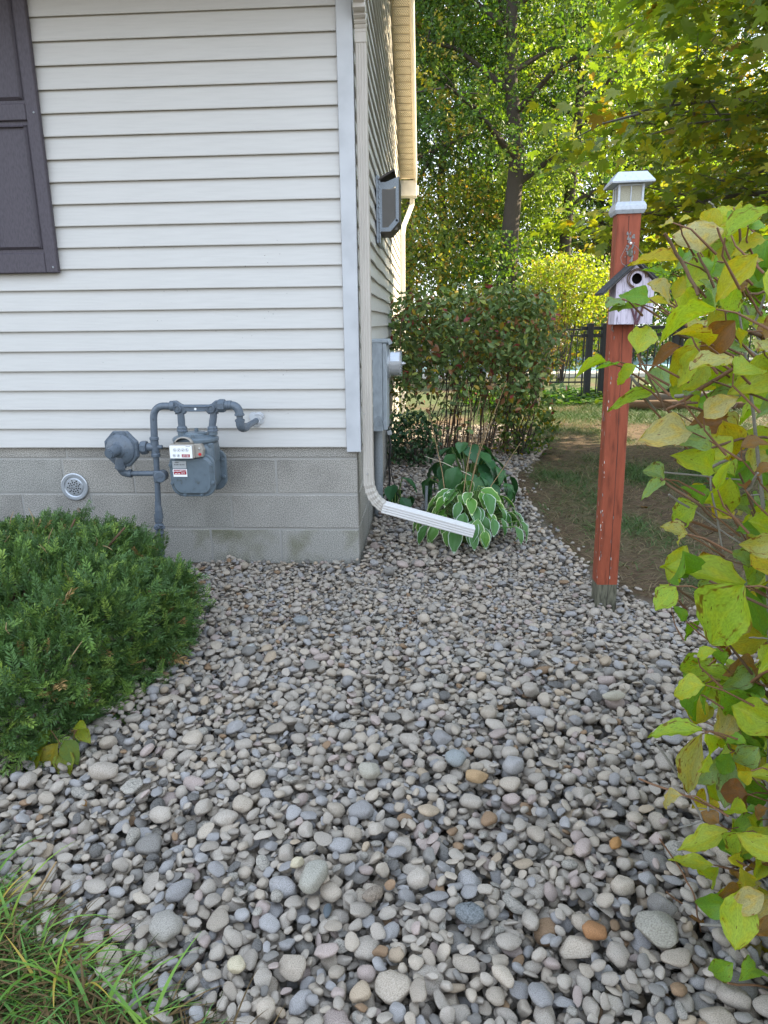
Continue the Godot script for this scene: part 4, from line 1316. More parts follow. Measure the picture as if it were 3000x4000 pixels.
# lets a stone down onto what lies below; returns its centre height, or -9 where it may not lie
func settle(x: float, z: float, a: float, b: float, c: float, yaw: float, lay: bool) -> float:
	var ca := cos(yaw)
	var sa := sin(yaw)
	var ex := sqrt(a * a * ca * ca + b * b * sa * sa)
	var ez := sqrt(a * a * sa * sa + b * b * ca * ca)
	var i0 := int((x - ex - BX) / CELL)
	var i1 := int((x + ex - BX) / CELL) + 1
	var j0 := int((z - ez - BZ) / CELL)
	var j1 := int((z + ez - BZ) / CELL) + 1
	if i0 < 0 or j0 < 0 or i1 >= fw or j1 >= fh: return -9.0
	var best := -9.0
	for j in range(j0, j1 + 1):
		var dz := BZ + j * CELL - z
		for i in range(i0, i1 + 1):
			var dx := BX + i * CELL - x
			var u := (dx * ca + dz * sa) / a
			var w := (-dx * sa + dz * ca) / b
			var q := 1.0 - u * u - w * w
			if q > 0.06:
				var need := field[j * fw + i] + c * sqrt(q) * 0.93
				if need > best: best = need
	if lay and best > -5.0:
		for j in range(j0, j1 + 1):
			var dz := BZ + j * CELL - z
			for i in range(i0, i1 + 1):
				var dx := BX + i * CELL - x
				var u := (dx * ca + dz * sa) / a
				var w := (-dx * sa + dz * ca) / b
				var q := 1.0 - u * u - w * w
				if q > 0.0:
					var top := best + c * sqrt(q)
					if top > field[j * fw + i]: field[j * fw + i] = top
	return best

func stone_color() -> Array:      # [colour, its word, material is veined]
	var t := rng.randf()
	var k := rnd(0.85, 1.15)
	if t < 0.40: return [lin(0.405 * k, 0.347 * k, 0.286 * k), "grey", false]
	if t < 0.64: return [lin(0.433 * k, 0.360 * k, 0.282 * k), "warm grey", false]
	if t < 0.79: return [lin(0.333 * k, 0.310 * k, 0.295 * k), "bluish grey", false]
	if t < 0.86: return [lin(0.240 * k, 0.217 * k, 0.191 * k), "dark grey", rng.randf() < 0.3]
	if t < 0.915: return [lin(0.405 * k, 0.319 * k, 0.277 * k), "pinkish grey", false]
	if t < 0.94: return [lin(0.425 * k, 0.328 * k, 0.230 * k), "tan", false]
	if t < 0.985: return [lin(0.539 * k, 0.477 * k, 0.392 * k), "pale", true]
	return [lin(0.289 * k, 0.184 * k, 0.107 * k), "brown", false]

func build_stones() -> void:
	rng.seed = 515
	fw = int(5.1 / CELL)
	fh = int(9.2 / CELL)
	field.resize(fw * fh)
	field.fill(-0.055)
	# the house, the post, the meter riser and the soil outside the bed stand in the way
	for j in fh:
		var z := BZ + j * CELL
		var lo := -2.68
		if z < -3.79: lo = -0.368
		if z > -1.42: lo = maxf(lo, -0.60 + (z + 1.05) * 1.75)
		var hi := pebble_edge(z)
		for i in fw:
			var x := BX + i * CELL
			if x < lo or x > hi: field[j * fw + i] = 5.0 if (x < lo and z < -3.7) else (-0.02 if x > hi + 0.12 else -0.03)
	var kinds := []
	var kinds_lo := []
	for k in 14:
		kinds.append(stone_mesh(k))
		kinds_lo.append(stone_mesh(k, 1))
	var all := []            # [kind, transform, colour, word, veined, screen size, radius]
	var note := func(kind: int, at: Vector3, a: float, b: float, c: float, yaw: float, col: Array, tilt: Vector3, label: String) -> void:
		var bs := Basis(Vector3.RIGHT, tilt.x) * Basis(Vector3.BACK, tilt.z) * Basis(Vector3.UP, -yaw)
		all.append([kind, Transform3D(bs * Basis.IDENTITY.scaled(Vector3(a, c, b)), at), col, label, sqrt(a * b) / to_view(at).z, at, a])
	# distinct stones one can point at in the photograph: x, z, half lengths, turn, kind, colour
	var heroes := [
		[0.36, -1.24, 0.036, 0.026, 0.020, 0.1, 2, lin(0.360, 0.178, 0.077), false, "rust orange oval stone, the most orange of the bed"],
		[0.49, -1.25, 0.062, 0.056, 0.036, 0.5, 9, lin(0.336, 0.306, 0.249), false, "large squarish grey stone beside the leafy shrub, biggest of the bed"],
		[-0.38, -1.12, 0.026, 0.022, 0.018, 0.9, 10, lin(0.551, 0.469, 0.324), false, "cream white knobbly stone right of the grass clump"],
		[-0.30, -1.385, 0.025, 0.017, 0.017, 2.4, 11, lin(0.551, 0.469, 0.324), false, "cream and yellow broken quartz stone lying on a grey one"],
		[0.15, -1.77, 0.042, 0.026, 0.024, 0.1, 8, lin(0.416, 0.275, 0.146), false, "brown rough stone in the middle of the bed"],
		[0.09, -1.83, 0.040, 0.036, 0.028, 0.4, 0, lin(0.286, 0.296, 0.288), false, "large round blue grey stone behind the brown one"],
		[-0.16, -1.76, 0.044, 0.036, 0.030, 0.2, 4, lin(0.387, 0.351, 0.280), false, "smooth grey egg-shaped stone left of the brown one"],
		[-0.93, -1.73, 0.058, 0.040, 0.030, 0.1, 2, lin(0.408, 0.345, 0.280), false, "large pinkish oval stone near the foot of the yew"],
		[0.64, -2.19, 0.056, 0.025, 0.022, -0.35, 1, lin(0.444, 0.393, 0.304), false, "long pale tan stone lying askew before the leafy shrub"],
		[0.10, -1.27, 0.042, 0.034, 0.026, 0.3, 5, lin(0.270, 0.281, 0.279), true, "blue grey stone with a rusty vein near the front"],
		[-0.255, -1.345, 0.058, 0.036, 0.030, 1.9, 6, lin(0.372, 0.345, 0.285), false, "big upright grey oval stone below the quartz stone"],
		[-0.215, -1.275, 0.028, 0.013, 0.010, 1.75, 12, lin(0.107, 0.123, 0.134), false, "thin dark slate wedge pointing up between stones"],
		[-0.115, -1.315, 0.034, 0.020, 0.018, -0.5, 3, lin(0.387, 0.303, 0.225), true, "grey stone with an orange brown face near the front"],
		[-0.71, -2.62, 0.034, 0.022, 0.018, 0.0, 7, lin(0.657, 0.632, 0.558), true, "pale greenish white spotted stone beside the yew"],
		[-0.54, -2.82, 0.046, 0.034, 0.026, -0.4, 13, lin(0.343, 0.345, 0.329), true, "dark grey stone with white veins below the wall"],
		[-0.555, -1.20, 0.045, 0.040, 0.030, 0.6, 0, lin(0.339, 0.306, 0.261), false, "large round purplish grey stone at the tip of the grass"],
		[0.47, -1.49, 0.028, 0.017, 0.018, 2.2, 11, lin(0.401, 0.207, 0.073), false, "small orange brown pointed stone near the leafy shrub"],
	]
	var short := ["rust orange stone", "large squarish stone", "knobbly cream stone", "yellow quartz stone", "brown rough stone", "round blue grey stone", "smooth egg-shaped stone", "pinkish oval by the yew", "long pale tan stone", "rusty veined blue stone", "big upright oval", "dark slate wedge", "orange faced stone", "greenish white stone", "white veined dark stone", "purplish round stone", "orange brown pointed stone"]
	# lower stones first, then the ones that show, the distinct ones among the last
	var zones := [[-2.68, 2.2, -3.82, -0.36, 0.0155, 70000], [-0.37, 1.32, -9.3, -3.75, 0.0150, 26000]]
	for zn in zones.size():
		var q: Array = zones[zn]
		var total: int = q[5]
		for k in total:
			var late := float(k) / total
			if zn == 0 and k == int(total * 0.9):
				for h in heroes:
					var hy := settle(h[0], h[1], h[2] * 0.8, h[3] * 0.8, h[4] * 0.8, h[5], true)
					note.call(h[6], Vector3(h[0], hy, h[1]), h[2] * 0.8, h[3] * 0.8, h[4] * 0.8, h[5], [h[7], "", h[8]], Vector3(rnd(-0.1, 0.1), 0, rnd(-0.1, 0.1)), h[9])
			var big := rng.randf()
			var best := 9.0
			var bx := 0.0
			var bz := 0.0
			var x0 := rnd(q[0], q[1])
			var z0 := rnd(q[2], q[3])
			# thin under the yew and out of sight, finer towards the wall
			if zn == 0 and x0 < -1.35 and z0 < -1.7 and rng.randf() < 0.65: continue
			var size: float = q[4]
			if zn == 0:
				size *= lerpf(0.74, 1.02, smoothstep(-3.3, -2.2, z0))
			var a: float = size * exp(rng.randfn(0.0, 0.30))
			if big > 0.965 and late > 0.3: a = maxf(a, rnd(0.024, 0.038) * (1.0 if z0 > -2.6 else 0.8))
			a = clampf(a, 0.007, 0.042)
			var b := a * clampf(rng.randfn(0.74, 0.11), 0.45, 0.95)
			var c := minf(b, a) * clampf(rng.randfn(0.62, 0.16), 0.26, 0.95)
			var yaw := rnd(0, PI)
			for t in 4:
				var x := x0 + rnd(-0.06, 0.06)
				var z := z0 + rnd(-0.06, 0.06)
				if not in_bed(x, z): continue
				var y := settle(x, z, a, b, c, yaw, false)
				if y > -5.0 and y < best:
					best = y; bx = x; bz = z
			if best > 0.04: continue
			settle(bx, bz, a, b, c, yaw, true)
			var kind := rng.randi() % 8 if rng.randf() < 0.55 else 8 + rng.randi() % 6
			var tl := 0.16 if a > 0.025 else 0.34
			note.call(kind, Vector3(bx, best, bz), a, b, c, yaw, stone_color(), Vector3(rng.randfn(0, tl), 0, rng.randfn(0, tl)), "")
	# a few loose stones past the edge of the bed
	for k in 90:
		var z := rnd(-6.5, -3.0)
		var x := pebble_edge(z) + absf(rng.randfn(0.0, 0.07))
		var a := rnd(0.008, 0.017)
		note.call(rng.randi() % 14, Vector3(x, ground_y(x, z) + a * 0.3, z), a, a * 0.8, a * 0.6, rnd(0, PI), stone_color(), jitter(0.2), "")
	# the 300 that show largest are things; the rest lie in one mass
	var order := []
	for i in all.size():
		var s: Array = all[i]
		var p: Vector3 = s[5]
		var vw := to_view(p)
		var iy := int((p.z - BZ) / CELL)
		var ix := int((p.x - BX) / CELL)
		var top: float = field[clampi(iy, 0, fh - 1) * fw + clampi(ix, 0, fw - 1)]
		var seen: bool = absf(vw.x) < 0.74 and absf(vw.y) < 0.985 and top < p.y + s[1].basis.y.length() + 0.006 and not (p.x < -1.05 and p.z < -1.75)
		if p.x > 0.62 and p.z > -2.0: seen = false
		if s[3] or seen: order.append([1.0 if s[3] else s[4], i])
	order.sort_custom(func(m, n): return m[0] > n[0])
	var solo := {}
	for k in mini(300, order.size()): solo[order[k][1]] = true
	var mats := {}
	var lots := {}
	for i in all.size():
		var s: Array = all[i]
		var col: Color = s[2][0]
		if solo.has(i):
			var key: String = str(s[2][2]) + s[2][1] + str(int(col.r * 45)) + (str(i) if s[3] else "")
			if not mats.has(key):
				var m: StandardMaterial3D = (M.stone_veined if s[2][2] else M.stone).duplicate()
				m.albedo_color = col
				m.vertex_color_use_as_albedo = false
				mats[key] = m
			var o := put("river_stone", kinds[s[0]], mats[key], null, s[1])
			var sc: Vector3 = (s[1] as Transform3D).basis.get_scale()
			var shape: String = "rounded" if s[0] < 8 else "angular"
			if sc.z / sc.x < 0.62: shape = "long " + shape
			elif sc.y / sc.x < 0.42: shape = "flat " + shape
			var size_word: String = "large" if s[6] > 0.030 else ("middling" if s[6] > 0.023 else "small")
			var near := 0
			for h in heroes.size():
				if Vector2(heroes[h][0] - s[5].x, heroes[h][1] - s[5].z).length() < Vector2(heroes[near][0] - s[5].x, heroes[near][1] - s[5].z).length(): near = h
			var off := Vector2(s[5].x - heroes[near][0], s[5].z - heroes[near][1])
			var side: String = ("right of" if off.x > 0 else "left of") if absf(off.x) > absf(off.y) else ("in front of" if off.y > 0 else "behind")
			if off.length() < 0.10: side = "close " + side
			elif off.length() > 0.24: side = "well " + side
			if s[3]: tag(o, s[3], "stone", "river stones of the bed")
			else: tag(o, "%s %s %s stone %s the %s" % [size_word, shape, s[2][1], side, short[near]], "stone", "river stones of the bed")
		else:
			var far: bool = s[5].z < -4.2
			var key2 := "%d %s %s" % [s[0], far, s[2][2]]
			if not lots.has(key2): lots[key2] = [s[0], far, s[2][2], [], []]
			lots[key2][3].append(s[1])
			lots[key2][4].append(col.srgb_to_linear())
	var rest := thing("river_stones", "bed of smaller grey river stones between the house and the lawn", "stones")
	rest.set_meta("kind", "stuff")
	for key2 in lots:
		var q: Array = lots[key2]
		many("stones", kinds_lo[q[0]] if q[1] else kinds[q[0]], M.stone_veined if q[2] else M.stone, q[3], q[4], rest)
	print("stones: ", all.size(), " of them single: ", solo.size(), " materials ", mats.size())

# leaves of the near shrub in millimetres: foot, tip, breadth, tint; then its twigs
const SHRUB_LEAVES := [
	[431, 1402, -1207, 421, 1463, -1224, 52, 3],
	[394, 1388, -1179, 323, 1393, -1210, 23, 2],
	[436, 1395, -1302, 453, 1423, -1332, 21, 1],
	[367, 1397, -949, 412, 1435, -946, 22, 0],
	[490, 1449, -1303, 524, 1489, -1313, 28, 0],
	[436, 1380, -1350, 377, 1379, -1323, 17, 1],
	[375, 1329, -1161, 341, 1356, -1143, 35, 3],
	[390, 1331, -1183, 402, 1361, -1188, 15, 2],
	[322, 1329, -1084, 291, 1340, -1064, 21, 1],
	[355, 1322, -1104, 320, 1329, -1133, 12, 2],
	[342, 1336, -1310, 314, 1319, -1286, 26, 5],
	[384, 1325, -1319, 323, 1311, -1294, 12, 5],
	[328, 1342, -1265, 336, 1333, -1239, 14, 1],
	[362, 1312, -941, 296, 1281, -967, 22, 0],
	[430, 1310, -1083, 435, 1343, -1063, 37, 0],
	[573, 1360, -1375, 625, 1382, -1401, 29, 5],
	[317, 1251, -1107, 341, 1294, -1139, 30, 0],
	[404, 1267, -1102, 366, 1199, -1114, 26, 2],
	[398, 1262, -1081, 389, 1208, -1112, 23, 0],
	[409, 1175, -1287, 428, 1224, -1320, 39, 5],
	[409, 1177, -1288, 325, 1153, -1274, 21, 0],
	[276, 1238, -1128, 228, 1228, -1105, 12, 0],
	[297, 1238, -1124, 254, 1225, -1093, 12, 1],
	[320, 1235, -1110, 286, 1210, -1118, 14, 0],
	[426, 1227, -1021, 475, 1250, -1033, 36, 0],
	[383, 1261, -1121, 340, 1247, -1108, 16, 4],
	[495, 1356, -1266, 517, 1375, -1264, 38, 2],
	[492, 1410, -1115, 443, 1405, -1113, 16, 2],
	[498, 1384, -1231, 522, 1391, -1200, 15, 3],
	[499, 1395, -1373, 458, 1381, -1339, 29, 1],
	[472, 1367, -1245, 491, 1407, -1269, 20, 2],
	[362, 1284, -1025, 385, 1307, -1046, 20, 3],
	[432, 1231, -1190, 408, 1217, -1195, 17, 1],
	[389, 1264, -1023, 345, 1294, -991, 16, 2],
	[431, 1383, -1134, 427, 1370, -1166, 30, 1],
	[464, 1282, -1079, 457, 1261, -1097, 23, 2],
	[571, 1355, -1359, 621, 1341, -1390, 22, 1],
	[503, 1271, -1123, 501, 1301, -1113, 16, 4],
	[461, 1200, -1237, 506, 1206, -1257, 22, 1],
	[394, 1188, -1112, 421, 1201, -1130, 18, 5],
	[507, 1149, -1319, 568, 1164, -1344, 28, 5],
	[428, 1418, -1091, 463, 1448, -1122, 27, 1],
	[459, 1426, -1107, 477, 1434, -1096, 20, 1],
	[473, 1466, -1203, 493, 1479, -1233, 13, 3],
	[358, 1436, -1122, 348, 1437, -1152, 14, 3],
	[387, 1445, -1184, 394, 1454, -1170, 13, 2],
	[412, 1131, -1115, 339, 1142, -1092, 41, 3],
	[400, 1164, -1043, 431, 1195, -1019, 25, 3],
	[436, 1021, -1287, 404, 1037, -1322, 26, 5],
	[381, 1053, -1128, 341, 1033, -1097, 15, 5],
	[519, 1005, -1316, 483, 974, -1318, 12, 2],
	[474, 994, -1202, 444, 1030, -1183, 27, 1],
	[466, 991, -1198, 421, 957, -1221, 38, 0],
	[436, 953, -1157, 395, 970, -1151, 23, 3],
	[393, 989, -1037, 378, 972, -1066, 11, 3],
	[426, 1059, -1030, 435, 1103, -1029, 11, 0],
	[592, 914, -1272, 607, 970, -1246, 42, 0],
	[541, 862, -1159, 419, 892, -1191, 43, 0],
	[434, 847, -1209, 464, 900, -1229, 27, 0],
	[388, 900, -1052, 364, 865, -1047, 29, 0],
	[462, 926, -985, 424, 826, -1009, 69, 0],
	[454, 792, -1168, 433, 819, -1165, 15, 1],
	[539, 694, -1380, 560, 651, -1404, 38, 1],
	[574, 795, -1373, 562, 757, -1370, 23, 5],
	[575, 832, -1226, 619, 751, -1243, 32, 1],
	[511, 1098, -1164, 544, 1123, -1149, 21, 4],
	[530, 1061, -1141, 534, 1082, -1116, 17, 4],
	[512, 1035, -1133, 518, 1055, -1167, 15, 4],
	[613, 883, -1308, 616, 951, -1317, 14, 4],
	[554, 676, -1230, 529, 715, -1218, 27, 1],
	[432, 782, -1047, 441, 807, -1031, 17, 0],
	[597, 636, -1255, 527, 642, -1280, 29, 0],
	[484, 690, -1128, 429, 671, -1148, 32, 0],
	[562, 594, -1312, 535, 497, -1326, 34, 1],
	[580, 652, -1219, 568, 559, -1237, 43, 0],
	[453, 650, -1049, 373, 636, -1063, 27, 0],
	[483, 610, -1104, 521, 528, -1103, 44, 0],
	[506, 568, -1171, 490, 427, -1184, 36, 3],
	[458, 483, -1108, 420, 448, -1139, 19, 3],
	[619, 459, -1215, 591, 511, -1221, 31, 2],
	[526, 595, -1023, 516, 565, -1027, 17, 2],
	[552, 540, -1155, 547, 497, -1167, 24, 1],
	[595, 453, -1159, 546, 446, -1181, 33, 4],
	[624, 409, -1214, 603, 344, -1235, 26, 4],
	[617, 449, -1124, 589, 423, -1134, 16, 4],
	[610, 309, -1241, 542, 240, -1264, 38, 0],
	[579, 396, -1125, 559, 299, -1149, 29, 0],
	[609, 188, -1281, 531, 181, -1294, 27, 0],
	[635, 156, -1313, 625, 76, -1345, 37, 0],
	[667, 338, -1235, 614, 312, -1237, 29, 1],
	[532, 386, -1070, 619, 323, -1093, 35, 2],
	[671, 160, -1301, 660, 132, -1300, 18, 4],
	[583, 334, -1227, 555, 351, -1243, 23, 4],
	[742, 81, -1299, 701, 42, -1276, 34, 1],
	[718, 18, -1254, 665, 5, -1260, 50, 3],
	[629, 528, -1280, 671, 557, -1274, 45, 1],
	[619, 488, -1267, 681, 485, -1286, 33, 1],
	[579, 521, -1271, 625, 531, -1286, 30, 1],
	[512, 609, -1088, 523, 633, -1064, 23, 1],
	[591, 633, -1212, 629, 647, -1223, 34, 1],
	[485, 661, -1146, 518, 629, -1159, 40, 1],
	[662, 233, -1269, 690, 277, -1237, 36, 1],
]
const SHRUB_TWIGS := [
	[475, 1386, -1198, 446, 1436, -1188],
	[432, 1347, -1136, 399, 1395, -1128],
	[408, 1335, -1131, 387, 1386, -1157, 356, 1425, -1151],
	[510, 1393, -1248, 493, 1447, -1227],
	[570, 1347, -1271, 564, 1287, -1295, 511, 1312, -1287],
	[521, 1231, -1179, 449, 1263, -1222, 384, 1286, -1194],
	[518, 1270, -1134, 474, 1282, -1103],
	[404, 1154, -1219, 354, 1246, -1234],
	[421, 1140, -1331, 365, 1204, -1307],
	[521, 1212, -1291, 477, 1255, -1275],
	[539, 1175, -1154, 448, 1207, -1152],
	[496, 1485, -1340, 477, 1492, -1318],
	[515, 1449, -1214, 489, 1454, -1160],
	[515, 1339, -1146, 488, 1336, -1148],
	[337, 1322, -1156, 306, 1332, -1172],
	[529, 1303, -1191, 495, 1348, -1179],
	[402, 1155, -1207, 488, 1224, -1171, 556, 1229, -1206],
	[370, 1189, -1308, 413, 1136, -1288, 483, 1069, -1332, 549, 979, -1303, 603, 894, -1298],
	[575, 1107, -1213, 518, 1109, -1183, 409, 1076, -1171],
	[413, 1012, -1193, 498, 957, -1223, 564, 911, -1212],
	[431, 969, -1196, 513, 911, -1198],
	[374, 1054, -1125, 427, 1020, -1109, 478, 978, -1149],
	[369, 1193, -1261, 407, 1166, -1262, 477, 1149, -1256, 549, 1097, -1306],
	[396, 1158, -1185, 428, 1173, -1177],
	[425, 1037, -1255, 560, 1023, -1264],
	[528, 1027, -1159, 528, 1063, -1132],
	[523, 905, -1217, 497, 1000, -1215, 478, 1109, -1228],
	[444, 842, -1205, 506, 791, -1228, 548, 786, -1218],
	[562, 840, -1112, 469, 882, -1125],
	[642, 689, -1327, 668, 696, -1306],
	[464, 738, -1140, 485, 749, -1119],
	[468, 952, -1248, 549, 925, -1243],
	[485, 1044, -1241, 529, 1077, -1210],
	[418, 1175, -1219, 440, 1187, -1180],
	[408, 1165, -1199, 430, 1172, -1153],
	[642, 881, -1299, 600, 960, -1283, 561, 1033, -1274],
	[690, 505, -1301, 609, 532, -1255, 576, 508, -1275],
	[445, 512, -1230, 502, 430, -1220, 542, 355, -1209],
	[430, 409, -1256, 507, 407, -1211, 596, 362, -1221],
	[501, 232, -1301, 546, 166, -1294, 566, 132, -1255, 608, -2, -1297],
	[545, 54, -1346, 622, 8, -1328, 674, -33, -1289],
	[610, 85, -1272, 703, 98, -1297],
	[634, 105, -1323, 631, 43, -1289],
	[596, 657, -1204, 600, 704, -1157],
	[590, 574, -1237, 610, 511, -1222, 674, 407, -1249],
	[516, 206, -1105, 617, 191, -1121],
	[583, 69, -1108, 677, 27, -1139],
	[576, 388, -1291, 570, 345, -1247],
	[495, 346, -1195, 544, 349, -1212],
	[600, -81, -1244, 630, -106, -1210],
]

# ---------------------------------------------------------------- leaves
# a blade along +z, one unit long, its face towards +y; breadth is the full width at its widest
func leaf_mesh(breadth: float, nl: int, nw: int, fold: float, curl: float, ripple: float, widest := 0.42, rib := 0.0, rim := Color(0, 0, 0, 0), sd := 0, twist := 0.0, inner := Color.WHITE) -> ArrayMesh:
	var n := FastNoiseLite.new()
	n.seed = 900 + sd
	n.frequency = 1.1
	var rows := []
	for i in nl + 1:
		var t := float(i) / nl
		var w: float
		if t < widest: w = sin(PI * 0.5 * t / widest)
		else: w = pow(cos(PI * 0.5 * (t - widest) / (1.0 - widest)), 0.85)
		w = maxf(w, 0.02 if i > 0 else 0.03) * breadth * 0.5
		var row := []
		for j in nw + 1:
			var u := 2.0 * j / nw - 1.0
			if rim.a > 0.0: u = signf(u) * pow(absf(u), 0.72)
			var x := u * w
			var y := absf(u) * w * fold - curl * t * t + ripple * u * u * n.get_noise_2d(t * 4.0 + signf(u) * 9.0, sd) * 1.6
			y += rib * sin(absf(u) * PI * 4.5) * w
			x += n.get_noise_2d(t * 2.0, 50 + sd) * ripple * 0.8
			var p := Vector3(x, y, t - curl * t * t * 0.35)
			p = Basis(Vector3.BACK, twist * t) * p
			row.append([p, rim if rim.a > 0.0 and (absf(u) > 0.80 + 0.1 * n.get_noise_2d(t * 9.0, u) or t > 0.94) else inner, Vector2(u * 0.5 + 0.5, t)])
		rows.append(row)
	var s := st()
	s.set_smooth_group(0)
	for i in nl:
		for j in nw:
			var cc: Color = rows[i][j][1]
			if rim.a > 0.0:
				var k := 0
				for e in [rows[i][j], rows[i + 1][j], rows[i][j + 1], rows[i + 1][j + 1]]:
					if e[1] == rim: k += 1
				cc = rim if k >= 2 and (j == 0 or j == nw - 1 or i >= nl - 1) else inner
			for q in [[0, 0], [1, 0], [1, 1], [0, 0], [1, 1], [0, 1]]:
				var e: Array = rows[i + q[0]][j + q[1]]
				s.set_color(cc)
				s.set_uv(e[2])
				s.add_vertex(e[0])
	s.generate_normals()
	return s.commit()

func leaf_xf(foot: Vector3, tip: Vector3, up: Vector3, width_scale := 1.0) -> Transform3D:
	var z := tip - foot
	var x := up.cross(z).normalized()
	var y := z.cross(x).normalized()
	var l := z.length()
	return Transform3D(Basis(x * l * width_scale, y * l, z), foot)

# a twig along +z with pairs of small leaves, for crowns: each leaf two triangles folded on its midrib
func spray_mesh(count: int, leaf_len: float, leaf_wid: float, spread: float, sd: int, lobed := false) -> ArrayMesh:
	var r := RandomNumberGenerator.new()
	r.seed = 40 + sd
	var s := st()
	for k in count:
		var t := (k + 0.5) / count
		var a := r.randf_range(0, TAU)
		var foot := Vector3(cos(a) * 0.02, sin(a) * 0.02, t) + Vector3(r.randf_range(-1, 1), r.randf_range(-1, 1), r.randf_range(-1, 1)) * spread
		var z := (Vector3(cos(a), sin(a) * 0.6, r.randf_range(-0.1, 0.9))).normalized()
		var up := (Vector3.UP + Vector3(r.randf_range(-1, 1), r.randf_range(-1, 1), r.randf_range(-1, 1)) * 0.7).normalized()
		var x := up.cross(z).normalized()
		var y := z.cross(x)
		var l := leaf_len * r.randf_range(0.7, 1.2)
		var w := leaf_wid * r.randf_range(0.8, 1.15) * 0.5
		var p0 := foot
		var p1 := foot + z * l - y * l * 0.12
		var lf := foot + z * l * 0.45 + x * w + y * w * 0.35
		var rt := foot + z * l * 0.45 - x * w + y * w * 0.35
		s.set_smooth_group(-1)
		if lobed:
			var l2 := foot + z * l * 0.72 + x * w * 0.75 + y * w * 0.2
			var l3 := foot + z * l * 0.62 + x * w * 0.3
			var r2 := foot + z * l * 0.72 - x * w * 0.75 + y * w * 0.2
			var r3 := foot + z * l * 0.62 - x * w * 0.3
			for q in [[p0, lf, l3], [p0, l3, p1], [l3, l2, p1], [p0, r3, rt], [p0, p1, r3], [r3, p1, r2]]:
				for v in q: s.add_vertex(v)
		else:
			for q in [[p0, lf, p1], [p0, p1, rt]]:
				for v in q: s.add_vertex(v)
	s.generate_normals()
	return s.commit()

func leaf_mat(c: Color, rough := 0.5, back := Color(0.95, 1.0, 0.45), blotch := true) -> StandardMaterial3D:
	var key := "leaf%s %s %s" % [c, rough, blotch]
	if not M.has(key):
		if not M.has("veins"): M.veins = [leaf_texture(0, 0.10), leaf_texture(1, 0.20), leaf_texture(2, 0.02), leaf_texture(3, 0.30)]
		if not M.has("blotch"): M.blotch = noise_tex(81, 0.012, 5, [[0.0, Color(0.60, 0.36, 0.2)], [0.20, Color(0.72, 0.52, 0.3)], [0.27, Color(0.93, 0.88, 0.72)], [0.55, Color(1, 1, 1)], [1.0, Color(0.88, 0.94, 0.82)]], 512)
		var m := mat(c, rough)
		if blotch: m.albedo_texture = M.veins[M.size() % 4]
		M[key] = leafy(m, back)
	return M[key]

# what a big leaf's skin shows: a pale midrib, side veins, yellowing and brown spots that start at the rim
func leaf_texture(sd: int, brown: float) -> ImageTexture:
	var n := FastNoiseLite.new()
	n.seed = 1200 + sd
	n.frequency = 1.0
	n.fractal_octaves = 3
	var im := Image.create(128, 192, false, Image.FORMAT_RGB8)
	for y in 192:
		var v := y / 191.0
		for x in 128:
			var u := x / 63.5 - 1.0
			var c := Color(0.92, 0.95, 0.88)
			c = c.lerp(Color(1.0, 0.95, 0.66), clampf(n.get_noise_2d(u * 1.3, v * 2.0 + 30.0) * 1.6 + 0.15, 0.0, 1.0))
			c *= 0.94 + 0.12 * n.get_noise_2d(u * 9.0, v * 14.0)
			var ph := fposmod((v - absf(u) * 0.30 - 0.03 * absf(u) * u * u) * 6.5, 1.0)
			var vein := maxf(1.0 - absf(ph - 0.5) * 22.0, 0.0) * 0.7 * (1.0 - v * 0.4)
			vein = maxf(vein, 1.0 - absf(u) / 0.045)
			c = c.lerp(Color(1.0, 1.0, 0.90), clampf(vein, 0.0, 1.0) * 0.75)
			var rim := pow(absf(u), 4.0) * 0.35 + maxf(0.0, v - 0.8) * 1.6
			var b := n.get_noise_2d(u * 2.6 + 7.0, v * 3.6) * 0.9 + rim + brown - 0.62
			c = c.lerp(Color(0.62, 0.42, 0.26), clampf(b * 3.0, 0.0, 0.8))
			var spot := n.get_noise_2d(u * 6.0 - 20.0, v * 8.0) + brown * 0.4 - 0.66
			c = c.lerp(Color(0.42, 0.26, 0.16), clampf(spot * 9.0, 0.0, 0.85))
			im.set_pixel(x, y, c)
	return ImageTexture.create_from_image(im)

# ---------------------------------------------------------------- yew
func yew_sprig(sd: int) -> ArrayMesh:
	var r := RandomNumberGenerator.new()
	r.seed = 60 + sd
	var s := st()
	s.set_smooth_group(-1)
	var n := 30
	for k in n:
		var t := float(k) / n
		var side := 1.0 if k % 2 == 0 else -1.0
		var roll := r.randf_range(-0.7, 0.7)
		var out := Vector3(side, 0, 0).rotated(Vector3.BACK, roll)
		var z := (out * r.randf_range(0.75, 1.0) + Vector3.BACK * r.randf_range(0.35, 0.8) * (1.0 + t)).normalized()
		var l := r.randf_range(0.23, 0.31) * (1.0 - 0.45 * t * t)
		var w := 0.024
		var up := Vector3.UP.rotated(Vector3.BACK, roll)
		var x := up.cross(z).normalized() * w
		var f := Vector3(0, 0, t)
		var m := f + z * l * 0.5 + up * 0.012
		for q in [[f, m + x, f + z * l], [f, f + z * l, m - x]]:
			for v in q: s.add_vertex(v)
	for k in 3:
		var a := TAU * k / 3
		var o := Vector3(cos(a), sin(a), 0) * 0.012
		var o2 := Vector3(cos(a + 2.1), sin(a + 2.1), 0) * 0.012
		for v in [o, o2, Vector3(0, 0, 1)]: s.add_vertex(v)
	s.generate_normals()
	return s.commit()

